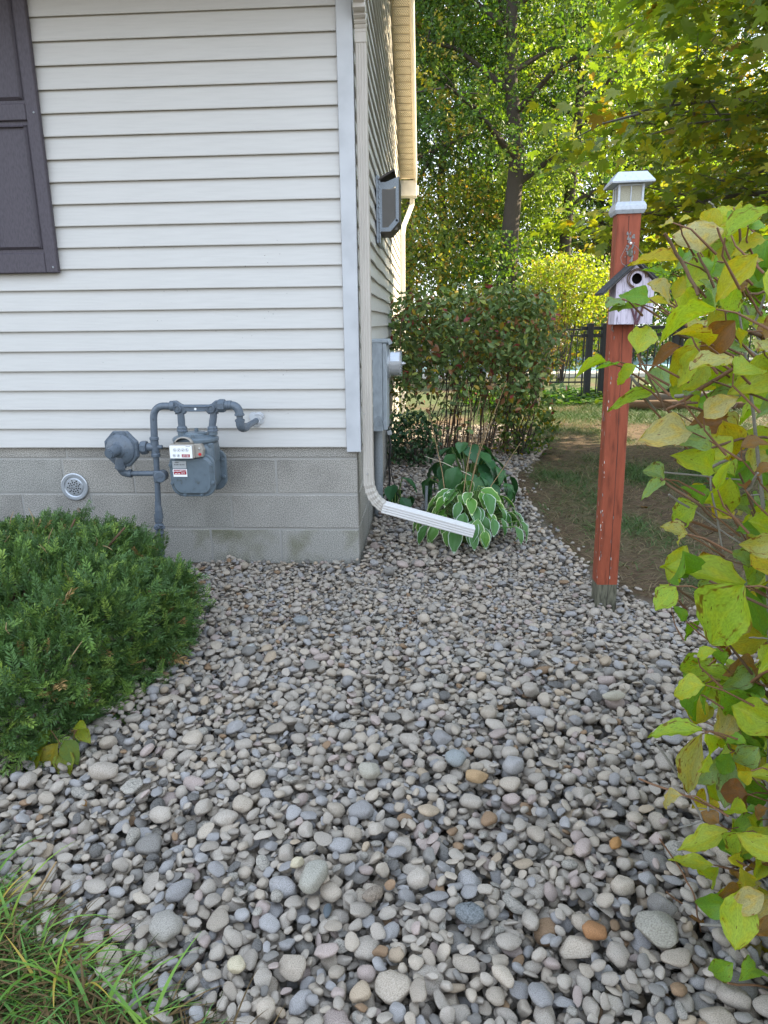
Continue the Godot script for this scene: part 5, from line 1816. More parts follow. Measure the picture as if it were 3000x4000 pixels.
func build_yew() -> void:
	rng.seed = 31
	var root := thing("yew_shrub", "low dense dark green clipped yew shrub against the block wall", "shrub", Vector3(-1.75, 0, -2.6))
	var o := -root.position
	var lobes := [[Vector3(-1.80, 0.09, -2.55), Vector3(0.80, 0.40, 0.80)], [Vector3(-1.5, 0.06, -2.15), Vector3(0.42, 0.34, 0.48)], [Vector3(-2.35, 0.10, -2.5), Vector3(0.7, 0.39, 0.80)], [Vector3(-1.27, 0.05, -2.62), Vector3(0.29, 0.32, 0.42)]]
	var n := FastNoiseLite.new()
	n.seed = 12
	n.frequency = 3.0
	var inside := func(p: Vector3) -> float:
		var best := 9.0
		for l in lobes:
			var q: Vector3 = (p - l[0]) / l[1]
			best = minf(best, pow(pow(absf(q.x), 2.6) + pow(absf(q.y), 2.6) + pow(absf(q.z), 2.6), 1.0 / 2.6))
		return best + n.get_noise_3dv(p) * 0.24
	# stems from the root
	var stems := st()
	for k in 26:
		var a := rnd(0, TAU)
		var tip := Vector3(-1.8 + cos(a) * rnd(0.3, 0.75), rnd(0.1, 0.5), -2.55 + sin(a) * rnd(0.3, 0.75))
		tube(stems, [Vector3(-1.8 + rnd(-0.1, 0.1), -0.06, -2.55 + rnd(-0.1, 0.1)), Vector3(-1.8 + cos(a) * 0.25, 0.12, -2.55 + sin(a) * 0.25) + jitter(0.05), tip], [0.018, 0.012, 0.004], 6)
	put("stems", done(stems), M.twig, root, Transform3D(Basis.IDENTITY, o))
	var xs := [[], [], []]
	var cols := [[], [], []]
	var got := 0
	for k in 400000:
		var p := Vector3(rnd(-2.9, -0.85), rnd(-0.03, 0.75), rnd(-3.5, -1.6))
		var d: float = inside.call(p)
		if d > 1.0 or d < 0.66: continue
		if d < 0.86 and rng.randf() < 0.6: continue
		var e := 0.03
		var grad := Vector3(inside.call(p + Vector3(e, 0, 0)) - d, inside.call(p + Vector3(0, e, 0)) - d, inside.call(p + Vector3(0, 0, e)) - d).normalized()
		if grad.z < -0.5 and rng.randf() < 0.6: continue
		var z := (grad * 1.1 + Vector3.UP * 0.25 + jitter(0.95)).normalized()
		var l := rnd(0.055, 0.12) * (1.35 if rng.randf() < 0.05 else 1.0)
		var b := Basis.looking_at(-z, Vector3.UP + jitter(0.5)) * Basis(Vector3.BACK, rnd(-0.5, 0.5))
		var kind := rng.randi() % 3
		xs[kind].append(Transform3D(b.scaled(Vector3.ONE * l), o + p - z * l * 0.6))
		var t := rng.randf()
		var f := rnd(0.75, 1.25)
		var c := Color(0.062 * f, 0.122 * f, 0.030 * f)
		if t > 0.68: c = Color(0.115 * f, 0.195 * f, 0.036 * f)
		if t > 0.90: c = Color(0.19 * f, 0.27 * f, 0.05 * f)
		if t > 0.985: c = Color(0.30 * f, 0.18 * f, 0.07 * f)
		cols[kind].append(c)
		got += 1
		if got >= 15000: break
	for k in 3: many("foliage", yew_sprig(k), M.needle, xs[k], cols[k], root)
	# dead twig ends that the clipping left
	for k in 22:
		var p := Vector3(rnd(-2.2, -1.0), 0, rnd(-3.0, -1.9))
		p.y = 0.7
		while inside.call(p) > 0.98 and p.y > 0.1: p.y -= 0.02
		var s := st()
		var d := (Vector3.UP * 0.8 + jitter(0.8)).normalized()
		var l := rnd(0.02, 0.045)
		tube(s, [p, p + d * l, p + d * l * 2 + jitter(0.012)], [0.0022, 0.002, 0.0008], 5)
		put("dead_twig", done(s), M.stalk, root, Transform3D(Basis.IDENTITY, o))

# ---------------------------------------------------------------- grass clump in the corner
func blade_mesh(sd: int, arch: float) -> ArrayMesh:
	var s := st()
	s.set_smooth_group(0)
	var n := 9
	var rows := []
	var p := Vector3.ZERO
	var a := 1.45
	for i in n + 1:
		var t := float(i) / n
		var w := 0.016 * (1.0 - pow(t, 2.2)) + 0.0006
		rows.append([p + Vector3(-w, w * 0.7, 0), p, p + Vector3(w, w * 0.7, 0)])
		p += Vector3(0.03 * sin(sd + t * 3.0) * t, sin(a), cos(a)) / n
		a -= arch / n * (0.4 + 1.4 * t)
	for i in n:
		for j in 2:
			for q in [[0, 0], [1, 0], [1, 1], [0, 0], [1, 1], [0, 1]]: s.add_vertex(rows[i + q[0]][j + q[1]])
	s.generate_normals()
	return s.commit()

func build_grass_clump() -> void:
	rng.seed = 88
	var root := thing("grass_clump", "tuft of long green grass over dead straw at the lower left", "grass", Vector3(-0.95, 0, -1.15))
	var o := -root.position
	var edge := func(z: float) -> float: return -0.60 + (z + 1.05) * 1.75
	var meshes := []
	for k in 7: meshes.append(blade_mesh(k, [0.4, 0.8, 1.2, 1.7, 2.2, 2.7, 1.0][k]))
	var greens := [leaf_mat(lin(0.075, 0.17, 0.022), 0.45, Color(0.6, 0.7, 0.3), false), leaf_mat(lin(0.11, 0.22, 0.03), 0.45, Color(0.6, 0.7, 0.3), false), leaf_mat(lin(0.05, 0.125, 0.022), 0.45, Color(0.6, 0.7, 0.3), false), leaf_mat(lin(0.16, 0.24, 0.03), 0.45, Color(0.6, 0.7, 0.3), false), leaf_mat(lin(0.36, 0.24, 0.04), 0.5, Color(0.6, 0.7, 0.3), false)]
	for k in 296:
		var z := rnd(-1.36, -0.86)
		var x: float = edge.call(z) - absf(rng.randfn(0.0, 0.15)) - 0.01
		if x < -1.5: continue
		var l := rnd(0.08, 0.18)
		if rng.randf() < 0.13: l = rnd(0.18, 0.27)
		var b := Basis(Vector3.UP, rnd(0, TAU)) * Basis(Vector3.RIGHT, rnd(-0.05, 0.35))
		if rng.randf() < 0.4: b = Basis(Vector3.UP, rng.randfn(1.3, 0.7)) * Basis(Vector3.RIGHT, rnd(0.0, 0.4))
		var g := rng.randf()
		var gi := 0 if g < 0.34 else (1 if g < 0.62 else (2 if g < 0.84 else (3 if g < 0.955 else 4)))
		put("blade", meshes[rng.randi() % 7], greens[gi], root, Transform3D(b.scaled(Vector3(rnd(0.22, 0.36), l, l)), o + Vector3(x, -0.02, z)))
	var xs := []
	var cols := []
	for k in 4200:
		var z := rnd(-1.44, -0.7)
		var x: float = edge.call(z) - absf(rng.randfn(0.0, 0.20)) + 0.03
		var l := rnd(0.07, 0.19)
		var b := Basis(Vector3.UP, rnd(0, TAU)) * Basis(Vector3.RIGHT, rnd(0.9, 1.55))
		if rng.randf() < 0.4: b = Basis(Vector3.UP, rng.randfn(1.4, 0.8)) * Basis(Vector3.RIGHT, rnd(1.0, 1.5))
		xs.append(Transform3D(b.scaled(Vector3(rnd(0.08, 0.16), l, l)), o + Vector3(x, rnd(-0.02, 0.035), z)))
		var f := rnd(0.6, 1.2)
		cols.append(Color(0.30 * f, 0.24 * f, 0.15 * f) if rng.randf() < 0.75 else Color(0.07 * f, 0.12 * f, 0.03 * f))
	var gx := []
	var gc := []
	for k in 1300:
		var z := rnd(-1.46, -0.75)
		var x: float = edge.call(z) - absf(rng.randfn(0.0, 0.17))
		var l := rnd(0.05, 0.13)
		var b := Basis(Vector3.UP, rnd(0, TAU)) * Basis(Vector3.RIGHT, rnd(0.0, 0.6))
		gx.append(Transform3D(b.scaled(Vector3(rnd(0.15, 0.28), l, l)), o + Vector3(x, -0.02, z)))
		var f := rnd(0.7, 1.2)
		gc.append(Color(0.085 * f, 0.19 * f, 0.03 * f))
	many("short_blades", meshes[2], M.grass, gx, gc, root)
	many("dead_straw", meshes[1], M.straw, xs, cols, root)
	for q in [[-1.12, -1.30, 0.30, 0.1], [-1.06, -1.33, 0.29, -0.12], [-0.93, -1.27, 0.14, 0.15], [-1.0, -1.16, 0.16, -0.5]]:
		var s := st()
		var p := Vector3(q[0], 0, q[1])
		tube(s, [p, p + Vector3(q[3] * 0.4, q[2] * 0.5, 0.01), p + Vector3(q[3] * 1.1 - 0.06, q[2], -0.01)], [0.004, 0.0033, 0.002], 6)
		put("dead_stalk", done(s), M.stalk, root, Transform3D(Basis.IDENTITY, o))

# ---------------------------------------------------------------- hostas
func build_hosta(called: String, label: String, centre: Vector3, count: int, reach: float, height: float, size: float, meshes: Array, mats: Array, from := 0.0, to := TAU) -> Node3D:
	var root := thing(called, label, "hosta", centre)
	for k in count:
		var t := (k + 0.5) / count
		var phi := k * 2.39996 + rnd(-0.3, 0.3)
		if to - from < TAU - 0.1: phi = lerpf(from, to, rng.randf())
		var tier := pow(t, 0.8)                       # 0 upright heart, 1 drooping skirt
		var r := reach * lerpf(0.12, 0.72, tier) * rnd(0.85, 1.1)
		var h := height * lerpf(0.95, 0.34, tier) * rnd(0.85, 1.12)
		var d := Vector3(cos(phi), 0, sin(phi))
		var foot := d * r + Vector3.UP * h
		var droop := lerpf(0.15, 1.15, tier) + rnd(-0.2, 0.25)
		var l := size * rnd(0.78, 1.15) * lerpf(0.85, 1.0, tier)
		var dir := (d.rotated(Vector3.UP, rnd(-0.5, 0.5)) * cos(droop) - Vector3.UP * sin(droop)).normalized()
		var tip := foot + dir * l
		if tip.y < 0.03: tip.y = 0.03 + rnd(0, 0.02)
		var lf := put("leaf", meshes[rng.randi() % meshes.size()], mats[rng.randi() % mats.size()], root, leaf_xf(foot, tip, (Vector3.UP + d * 0.6 + jitter(0.25)).normalized()))
		var s := st()
		tube(s, [Vector3(d.x * 0.03, 0.0, d.z * 0.03) - Vector3(0, 0.03, 0), d * r * 0.5 + Vector3.UP * h * 0.7, foot], [0.006, 0.0045, 0.003], 5)
		put("leaf_stalk", done(s), M.hosta_stem, root)
	return root

func build_hostas() -> void:
	rng.seed = 143
	M.hosta_stem = leafy(mat(lin(0.12, 0.20, 0.05), 0.5), Color(0.4, 0.4, 0.2))
	var veg := []
	var green := []
	for k in 4:
		veg.append(leaf_mesh(0.50, 12, 12, 0.28, 0.22 + 0.08 * k, 0.05, 0.40, 0.03, Color(0.74, 0.75, 0.54), k, rnd(-0.3, 0.3), Color(0.115, 0.25, 0.055)))
		green.append(leaf_mesh(0.66, 12, 10, 0.25, 0.2 + 0.1 * k, 0.04, 0.38, 0.035, Color(0, 0, 0, 0), 10 + k, rnd(-0.3, 0.3), Color(0.05, 0.13, 0.042)))
	var gl := leafy(mat(Color.WHITE, 0.42, null, Vector3.ONE, false, true), Color(0.6, 0.65, 0.35))
	var gl2 := leafy(mat(Color(0.93, 0.97, 0.8), 0.42, null, Vector3.ONE, false, true), Color(0.6, 0.65, 0.35))
	var gl3 := leafy(mat(Color(0.8, 0.86, 0.9), 0.42, null, Vector3.ONE, false, true), Color(0.6, 0.65, 0.35))
	var a := build_hosta("variegated_hosta", "low hosta with white edged green leaves beside the downspout extension", Vector3(0.27, 0.0, -4.22), 96, 0.46, 0.36, 0.165, veg, [gl, gl2, gl3])
	var b := build_hosta("green_hosta", "taller plain dark green hosta behind the white edged one", Vector3(0.30, 0.0, -4.95), 56, 0.46, 0.52, 0.185, green, [gl, gl3])
	build_hosta("side_hosta", "few broad dark hosta leaves low beside the side wall", Vector3(-0.20, 0.0, -4.85), 6, 0.16, 0.26, 0.17, green, [gl3])
	# old flower stalks
	for k in 9:
		var s := st()
		var p0 := Vector3(rnd(-0.12, 0.12), 0.05, rnd(-0.1, 0.1))
		var lean := Vector3(rnd(-0.12, 0.22), 0, rnd(-0.15, 0.1))
		var h := rnd(0.5, 0.92)
		tube(s, [p0, p0 + lean * 0.5 + Vector3.UP * h * 0.5, p0 + lean * 1.3 + Vector3.UP * h], [0.0036, 0.003, 0.0014], 5)
		for q in 5:
			var t := 0.6 + q * 0.09
			var c := p0 + lean * (t * 1.3) + Vector3.UP * h * t
			tube(s, [c, c + Vector3(rnd(-1, 1), rnd(-0.6, 0.4), rnd(-1, 1)) * 0.02], [0.0012, 0.003], 4)
		put("flower_stalk", done(s), M.stalk, a if k < 5 else b)
	var s := st()
	tube(s, [Vector3(-0.31, 0.42, 0.2), Vector3(-0.18, 0.375, 0.2), Vector3(0.0, 0.29, 0.2), Vector3(0.1, 0.2, 0.15)], [0.0022, 0.003, 0.0036, 0.004], 5)
	put("flower_stalk", done(s), M.straw_stick, b)

# ---------------------------------------------------------------- shrubs of many small leaves
func leaf_cloud(root: Node3D, count: int, sample: Callable, meshes: Array, m: Material, size: Array, colours: Array, flat := 0.5, called := "foliage") -> void:
	var xs := []
	var cols := []
	for k in meshes.size():
		xs.append([])
		cols.append([])
	var tot := 0.0
	for c in colours: tot += c[1]
	for i in count:
		var p: Vector3 = sample.call()
		if p.y < -50.0: continue
		var z := (jitter(1.0) + Vector3(0, -0.15, 0)).normalized()
		var up := (Vector3.UP * flat + jitter(1.0)).normalized()
		var b := Basis.looking_at(-z, up)
		var k := i % meshes.size()
		xs[k].append(Transform3D(b.scaled(Vector3.ONE * rnd(size[0], size[1])), p))
		var pick := rng.randf() * tot
		var col := Color.WHITE
		for c in colours:
			pick -= c[1]
			if pick <= 0.0:
				col = c[0]
				break
		var f := rnd(0.75, 1.25)
		cols[k].append(Color(col.r * f, col.g * f, col.b * f))
	for k in meshes.size():
		if xs[k].size(): many(called, meshes[k], m, xs[k], cols[k], root)

func build_hedge() -> void:
	rng.seed = 71
	var root := thing("hedge_shrub", "tall clipped leafy shrub with bare stems beside the side wall", "shrub", Vector3(0.42, 0, -7.4))
	var n := FastNoiseLite.new()
	n.seed = 5
	n.frequency = 1.7
	var sample := func() -> Vector3:
		for k in 30:
			var p := Vector3(rnd(-0.85, 0.95), rnd(0.25, 1.68), rnd(-0.75, 0.85))
			var q := Vector3(p.x / 0.80, 0, p.z / 0.72)
			var d := pow(pow(absf(q.x), 3.0) + pow(absf(q.z), 3.0), 1.0 / 3.0)
			var top := 1.54 + n.get_noise_2d(p.x * 3.0, p.z * 3.0) * 0.24 + p.x * 0.03
			var bottom := 0.66 - 0.25 * clampf(p.x, -0.2, 0.8) + n.get_noise_2d(p.x * 3.0, 7.0) * 0.35
			if p.y > top or d > 0.97 + n.get_noise_3dv(p * 2.2) * 0.6 - 0.25 * clampf(0.9 - p.y, 0.0, 0.6) * signf(p.x): continue
			if p.y < bottom and rng.randf() < 0.88: continue
			var shell := maxf(d, (p.y - 0.4) / 1.2)
			if rng.randf() > 0.22 + pow(shell, 3.0): continue
			if n.get_noise_3dv(p * 2.6) < -0.18: continue
			return p
		return Vector3(0, -99, 0)
	var lm := [leaf_mesh(0.46, 5, 2, 0.3, 0.1, 0.0, 0.45), leaf_mesh(0.5, 5, 2, 0.2, 0.25, 0.0, 0.5)]
	leaf_cloud(root, 7200, sample, lm, M.leaf_gloss, [0.055, 0.09], [[Color(0.115, 0.18, 0.055), 48], [Color(0.165, 0.235, 0.075), 30], [Color(0.26, 0.29, 0.06), 13], [Color(0.36, 0.25, 0.03), 5], [Color(0.26, 0.12, 0.05), 8], [Color(0.30, 0.06, 0.06), 4]], 0.9)
	for k in 44:
		var s := st()
		var x := rnd(-0.62, 0.6)
		var z := rnd(-0.4, 0.5)
		var lean := rnd(-0.1, 0.4)
		var p := Vector3(x * 0.75, -0.08, z * 0.8)
		var h := rnd(0.9, 1.5)
		tube(s, [p, p + Vector3(lean * 0.3, h * 0.4, rnd(-0.1, 0.1)) + jitter(0.05), p + Vector3(lean * 0.8, h * 0.75, rnd(-0.15, 0.15)), p + Vector3(lean * 1.2, h, rnd(-0.2, 0.2))], [rnd(0.006, 0.011), 0.006, 0.004, 0.002], 6)
		put("stem", done(s), M.bark if k % 3 else M.twig, root)
	for k in 60:
		var s := st()
		var p := Vector3(rnd(-0.7, 0.7), rnd(0.1, 0.9), rnd(-0.3, 0.75))
		tube(s, [p, p + Vector3(rnd(-0.2, 0.3), rnd(0.05, 0.3), rnd(-0.1, 0.2))], [0.004, 0.0015], 5)
		put("twig", done(s), M.twig, root)
	# the spray that reaches out before the wall
	var s := st()
	tube(s, [Vector3(-0.62, 0.7, 0.55), Vector3(-0.67, 1.0, 0.6), Vector3(-0.66, 1.25, 0.62), Vector3(-0.62, 1.48, 0.6)], [0.008, 0.006, 0.004, 0.002], 6)
	put("stem", done(s), M.twig, root)
	for k in 16:
		var y := rnd(0.72, 1.42)
		var foot := Vector3(-0.66 + rnd(-0.02, 0.02), y, 0.6)
		var dir := Vector3(rnd(-1, 0.5), rnd(-0.5, 0.5), rnd(-0.4, 0.8)).normalized()
		var c := lin(0.04, 0.09, 0.035) if k % 6 else lin(0.3, 0.05, 0.05)
		put("leaf", lm[k % 2], leaf_mat(c, 0.4, Color(0.5, 0.55, 0.25), false), root, leaf_xf(foot + dir * 0.02, foot + dir * rnd(0.075, 0.1), Vector3.UP + jitter(0.4)))

func round_bush(called: String, label: String, c: Vector3, r: Vector3, count: int, size: Array, colours: Array, m: Material, breadth := 0.5, stems := 10, holes := -0.25, group := "") -> Node3D:
	var root := thing(called, label, "shrub", Vector3(c.x, ground_y(c.x, c.z), c.z), group)
	var n := FastNoiseLite.new()
	n.seed = int(c.x * 31 + c.z * 17)
	n.frequency = 1.3 / maxf(r.x, 0.3)
	var cy := c.y - root.position.y
	var sample := func() -> Vector3:
		for k in 20:
			var q := jitter(1.0)
			var d := q.length()
			if d > 1.0 + n.get_noise_3dv(q * r * 1.4) * 0.5 or rng.randf() > 0.25 + d * d: continue
			var p := Vector3(0, cy, 0) + q * r
			if p.y < 0.02 or n.get_noise_3dv(p * 2.3) < holes: continue
			return p
		return Vector3(0, -99, 0)
	leaf_cloud(root, count, sample, [leaf_mesh(breadth, 3, 2, 0.3, 0.15, 0.0, 0.45)], m, size, colours)
	for k in stems:
		var s := st()
		var a := rnd(0, TAU)
		var d := Vector3(cos(a), 0, sin(a))
		tube(s, [d * 0.06 * r.x - Vector3(0, 0.05, 0), d * r.x * 0.35 + Vector3.UP * cy * 0.8 + jitter(0.05), d * r.x * 0.7 + Vector3.UP * (cy + r.y * rnd(0.1, 0.7))], [0.013, 0.009, 0.003], 5)
		put("stem", done(s), M.bark, root)
	return root

# ---------------------------------------------------------------- the near shrub on the right
func build_near_shrub() -> void:
	rng.seed = 9
	var root := thing("leafy_shrub", "big leafed yellow green shrub with browning leaves close on the right", "shrub", Vector3(1.0, 0, -1.35))
	var o := -root.position
	var at := Transform3D(Basis.IDENTITY, o)
	var lm := []
	for k in 5: lm.append(leaf_mesh(1.0, 14, 8, [0.35, 0.2, 0.5, 0.15, 0.3][k], [0.16, 0.42, 0.28, -0.12, 0.6][k], 0.09, [0.36, 0.4, 0.34, 0.42, 0.38][k], 0.012, Color(0, 0, 0, 0), 30 + k, [0.2, -0.3, 0.1, 0.4, -0.2][k]))
	var tints := [
		[lin(0.46, 0.54, 0.05), lin(0.38, 0.50, 0.05), lin(0.53, 0.57, 0.07)],
		[lin(0.20, 0.37, 0.045), lin(0.25, 0.42, 0.055)],
		[lin(0.60, 0.46, 0.03), lin(0.54, 0.47, 0.04)],
		[lin(0.60, 0.48, 0.24), lin(0.54, 0.48, 0.18)],
		[lin(0.30, 0.13, 0.055), lin(0.38, 0.20, 0.09)],
		[lin(0.32, 0.43, 0.18), lin(0.28, 0.38, 0.14)],
	]
	for q in SHRUB_LEAVES:
		var foot := Vector3(q[0], q[1], q[2]) / 1000.0
		var tip := Vector3(q[3], q[4], q[5]) / 1000.0
		var l := (tip - foot).length()
		var see := (Vector3(0, EYE, 0) - foot).normalized()
		var up := (see * 0.8 + Vector3.UP * 0.7 + jitter(0.25)).normalized()
		var t: Array = tints[q[7]]
		var w: float = q[6] / 1000.0 / maxf(l, 0.02)
		var crumpled: bool = q[7] == 4
		put("leaf", lm[4 if crumpled else rng.randi() % 4], leaf_mat(t[rng.randi() % t.size()], 0.48), root, Transform3D(Basis.IDENTITY, o) * leaf_xf(foot, tip, up, minf(w * 1.28, 1.1)).scaled_local(Vector3.ONE * 1.10))
		var s := st()
		var back := (foot - tip).normalized()
		tube(s, [foot, foot + (back * 0.5 + Vector3(0.5, -0.35, rnd(-0.4, 0.2))) * 0.03, foot + (back * 0.3 + Vector3(0.7, -0.5, rnd(-0.5, 0.1))) * 0.085], [0.0011, 0.0014, 0.0022], 5)
		put("leaf_stalk", done(s), M.stem_red, root, at)
	# the leaves behind and to the right of those
	for k in 205:
		var q: Array = SHRUB_LEAVES[(k * 7) % SHRUB_LEAVES.size()]
		var foot := Vector3(q[0], q[1], q[2]) / 1000.0 + Vector3(rnd(0.0, 0.18), rnd(-0.06, 0.05), rnd(-0.24, 0.03))
		var l := rnd(0.055, 0.10)
		var tip := foot + Vector3(rnd(-1.0, 0.5), rnd(-0.8, 0.45), rnd(-0.3, 0.5)).normalized() * l
		var limit := 0.56 if to_view(foot).y > -0.35 else 0.60
		if minf(to_view(foot).x, to_view(tip).x) < limit: continue
		var t: Array = tints[[0, 0, 0, 1, 1, 2, 3, 5, 4, 2][rng.randi() % 10]]
		put("leaf", lm[rng.randi() % 5], leaf_mat(t[rng.randi() % t.size()], 0.48), root, Transform3D(Basis.IDENTITY, o) * leaf_xf(foot, tip, (Vector3(0, 0.6, 0.7) + jitter(0.35)).normalized(), rnd(0.5, 0.68)))
	for k in 44:                                    # the lowest boughs, down to the stones
		var foot := Vector3(rnd(0.56, 0.86), rnd(0.06, 0.42), rnd(-1.35, -1.0))
		foot.x = maxf(foot.x, -foot.z * 0.50 + 0.06 * (0.42 - foot.y))
		var tip := foot + Vector3(rnd(-1.0, 0.3), rnd(-0.7, 0.3), rnd(-0.2, 0.6)).normalized() * rnd(0.05, 0.09)
		if tip.y < 0.03: continue
		var t: Array = tints[[0, 0, 1, 3, 2, 4][rng.randi() % 6]]
		put("leaf", lm[rng.randi() % 5], leaf_mat(t[rng.randi() % t.size()], 0.48), root, Transform3D(Basis.IDENTITY, o) * leaf_xf(foot, tip, (Vector3(0, 0.7, 0.6) + jitter(0.3)).normalized(), rnd(0.46, 0.62)))
	for q in SHRUB_TWIGS:
		var pts := []
		for k in range(0, q.size(), 3): pts.append(Vector3(q[k], q[k + 1], q[k + 2]) / 1000.0)
		var fine := []
		for i in pts.size() - 1:
			for k in 4: fine.append(pts[i].lerp(pts[i + 1], k / 4.0) + jitter(0.0015))
		fine.append(pts[pts.size() - 1])
		var rr := []
		var r0 := rnd(0.0017, 0.0034)
		for i in fine.size(): rr.append(r0 * (1.0 - 0.3 * absf(float(i) / fine.size() - 0.3)))
		var s := st()
		tube(s, fine, rr, 8)
		put("twig", done(s), [M.twig_gray, M.twig, M.stem_red][rng.randi() % 3], root, at)
	# main stems from the ground, and the leaves and twigs deeper in
	for k in 26:
		var s := st()
		var p := Vector3(rnd(0.75, 1.35), -0.07, rnd(-1.75, -1.0))
		var tip := Vector3(rnd(0.48, 1.5), rnd(0.5, 1.42), rnd(-1.75, -0.95))
		var m := p.lerp(tip, 0.5) + Vector3(rnd(-0.02, 0.12), 0.05, rnd(-0.1, 0.1))
		tube(s, bend(p, m, tip, 8), [0.008, 0.0072, 0.0066, 0.006, 0.0052, 0.0044, 0.0036, 0.0028, 0.0018], 7)
		put("stem", done(s), M.twig_gray if k % 2 else M.twig, root, at)
	for k in 110:
		var s := st()
		var p := Vector3(rnd(0.52, 1.3), rnd(0.15, 1.35), rnd(-1.75, -1.1))
		p.x = maxf(p.x, 0.42 + 0.13 * absf(p.z + 0.3) + (0.16 if p.y < 0.55 else 0.0))
		var d := Vector3(rnd(-0.8, 0.3), rnd(-0.3, 0.6), rnd(-0.4, 0.5))
		tube(s, [p, p + d * rnd(0.06, 0.1) + jitter(0.01), p + d * rnd(0.14, 0.22)], [0.0021, 0.0016, 0.0009], 5)
		put("twig", done(s), [M.twig_gray, M.twig, M.stem_red][rng.randi() % 3], root, at)
	var xs := []
	var cols := []
	for k in 3000:
		var p := Vector3(rnd(0.5, 1.6), rnd(0.12, 1.45), rnd(-1.9, -0.75))
		var keep := 0.47 + 0.20 * absf(p.z + 0.2) + (0.06 if p.y < 0.6 else 0.0)
		if p.x < keep + rnd(0, 0.08): continue
		if p.y > 1.30 + 0.12 * (p.x - 0.4): continue
		var dir := Vector3(rnd(-1, 0.6), rnd(-0.8, 0.5), rnd(-0.6, 0.9)).normalized()
		var l := rnd(0.06, 0.125)
		var x := leaf_xf(p, p + dir * l, (Vector3.UP + Vector3(0, 0, 0.5) + jitter(0.5)).normalized(), rnd(0.48, 0.66))
		xs.append(Transform3D(x.basis, x.origin + o))
		var t: Array = tints[[0, 0, 0, 1, 1, 1, 2, 0, 3, 4, 5, 0][rng.randi() % 12]]
		cols.append((t[rng.randi() % t.size()] as Color).srgb_to_linear())
	M.leaf_blotched = leafy(mat(Color.WHITE, 0.5, null, Vector3.ONE, false, true), Color(0.95, 1.0, 0.45))
	M.leaf_blotched.albedo_texture = M.veins[0]
	many("inner_foliage", lm[2], M.leaf_blotched, xs, cols, root)

func build_weed() -> void:
	rng.seed = 17
	var root := thing("weed_seedling", "small weed with yellow green leaves at the foot of the yew", "weed", Vector3(-1.10, 0, -1.86))
	var lm := leaf_mesh(0.62, 8, 6, 0.3, 0.25, 0.05, 0.36, 0.0, Color(0, 0, 0, 0), 50)
	for q in [[-0.05, 0.10, 0.0, -0.10, 0.05, 0.05, 0.055], [0.03, 0.12, 0.0, 0.075, 0.14, 0.03, 0.055], [0.0, 0.08, 0.02, 0.06, 0.03, 0.07, 0.06], [0.0, 0.06, 0.03, 0.03, -0.01, 0.10, 0.055], [-0.02, 0.07, 0.02, -0.07, 0.0, 0.09, 0.06], [0.03, 0.10, -0.01, 0.085, 0.085, 0.03, 0.05], [-0.06, 0.06, 0.04, -0.13, -0.02, 0.08, 0.05]]:
		var foot := Vector3(q[0], q[1], q[2])
		put("leaf", lm, leaf_mat([lin(0.27, 0.30, 0.03), lin(0.16, 0.22, 0.03), lin(0.36, 0.30, 0.05)][rng.randi() % 3]), root, leaf_xf(foot, Vector3(q[3], q[4], q[5]), Vector3(0, 1, 0.5)))
		var s := st()
		tube(s, [Vector3(-0.01, -0.05, 0), foot * 0.5, foot], [0.002, 0.0016, 0.001], 5)
		put("leaf_stalk", done(s), M.stem_red, root)

# ---------------------------------------------------------------- trees
# limbs and twigs grown from a trunk; the ends of the twigs carry the leaves
func grow(root: Node3D, height: float, girth: float, spread: float, low: float, limbs: int, bark: Material, lean := Vector3.ZERO) -> Array:
	var ends := []
	var s := st()
	var pts := []
	var rr := []
	for i in 9:
		var t := i / 8.0
		pts.append(Vector3(rnd(-1, 1) * 0.02 * height * t, height * 0.92 * t - 0.1, rnd(-1, 1) * 0.02 * height * t) + lean * t)
		rr.append(girth * (1.0 - 0.85 * t) * (1.25 if i == 0 else 1.0))
	tube(s, pts, rr, 9)
	put("trunk", done(s), bark, root)
	for k in limbs:
		var t := lerpf(low, 0.97, pow((k + 0.5) / limbs, 0.85))
		var a := k * 2.4 + rnd(-0.4, 0.4)
		var i0 := int(t * 8.0)
		var p: Vector3 = (pts[i0] as Vector3).lerp(pts[mini(i0 + 1, 8)], t * 8.0 - i0)
		var l := spread * (1.0 - 0.55 * pow(absf(t - 0.45) / 0.55, 1.6)) * rnd(0.75, 1.1)
		var d := Vector3(cos(a), lerpf(0.15, 0.9, t) + rnd(-0.1, 0.15), sin(a)).normalized()
		var m := p + d * l * 0.5 + Vector3(0, 0.06 * l, 0) + jitter(0.05 * l)
		var e := p + d * l + Vector3(0, -0.05 * l, 0) + jitter(0.08 * l)
		s = st()
		var r0 := girth * (1.0 - 0.85 * t) * 0.5
		tube(s, [p, m, e], [r0, r0 * 0.6, r0 * 0.18], 6)
		var limb := put("limb", done(s), bark, root)
		s = st()
		for q in 7:
			var f := lerpf(0.3, 1.0, (q + 0.5) / 7.0)
			var b := p.lerp(m, f * 2.0) if f < 0.5 else m.lerp(e, f * 2.0 - 1.0)
			var dd := (d * 0.6 + jitter(0.9)).normalized()
			var l2 := l * 0.36 * rnd(0.6, 1.2)
			tube(s, [b, b + dd * l2 * 0.5 + jitter(0.04), b + dd * l2], [r0 * 0.25, r0 * 0.16, 0.004], 4)
			for w in 3: ends.append(b + dd * l2 * (0.35 + 0.33 * w))
		put("branches", done(s), bark, limb)
		ends.append(e)
	return ends

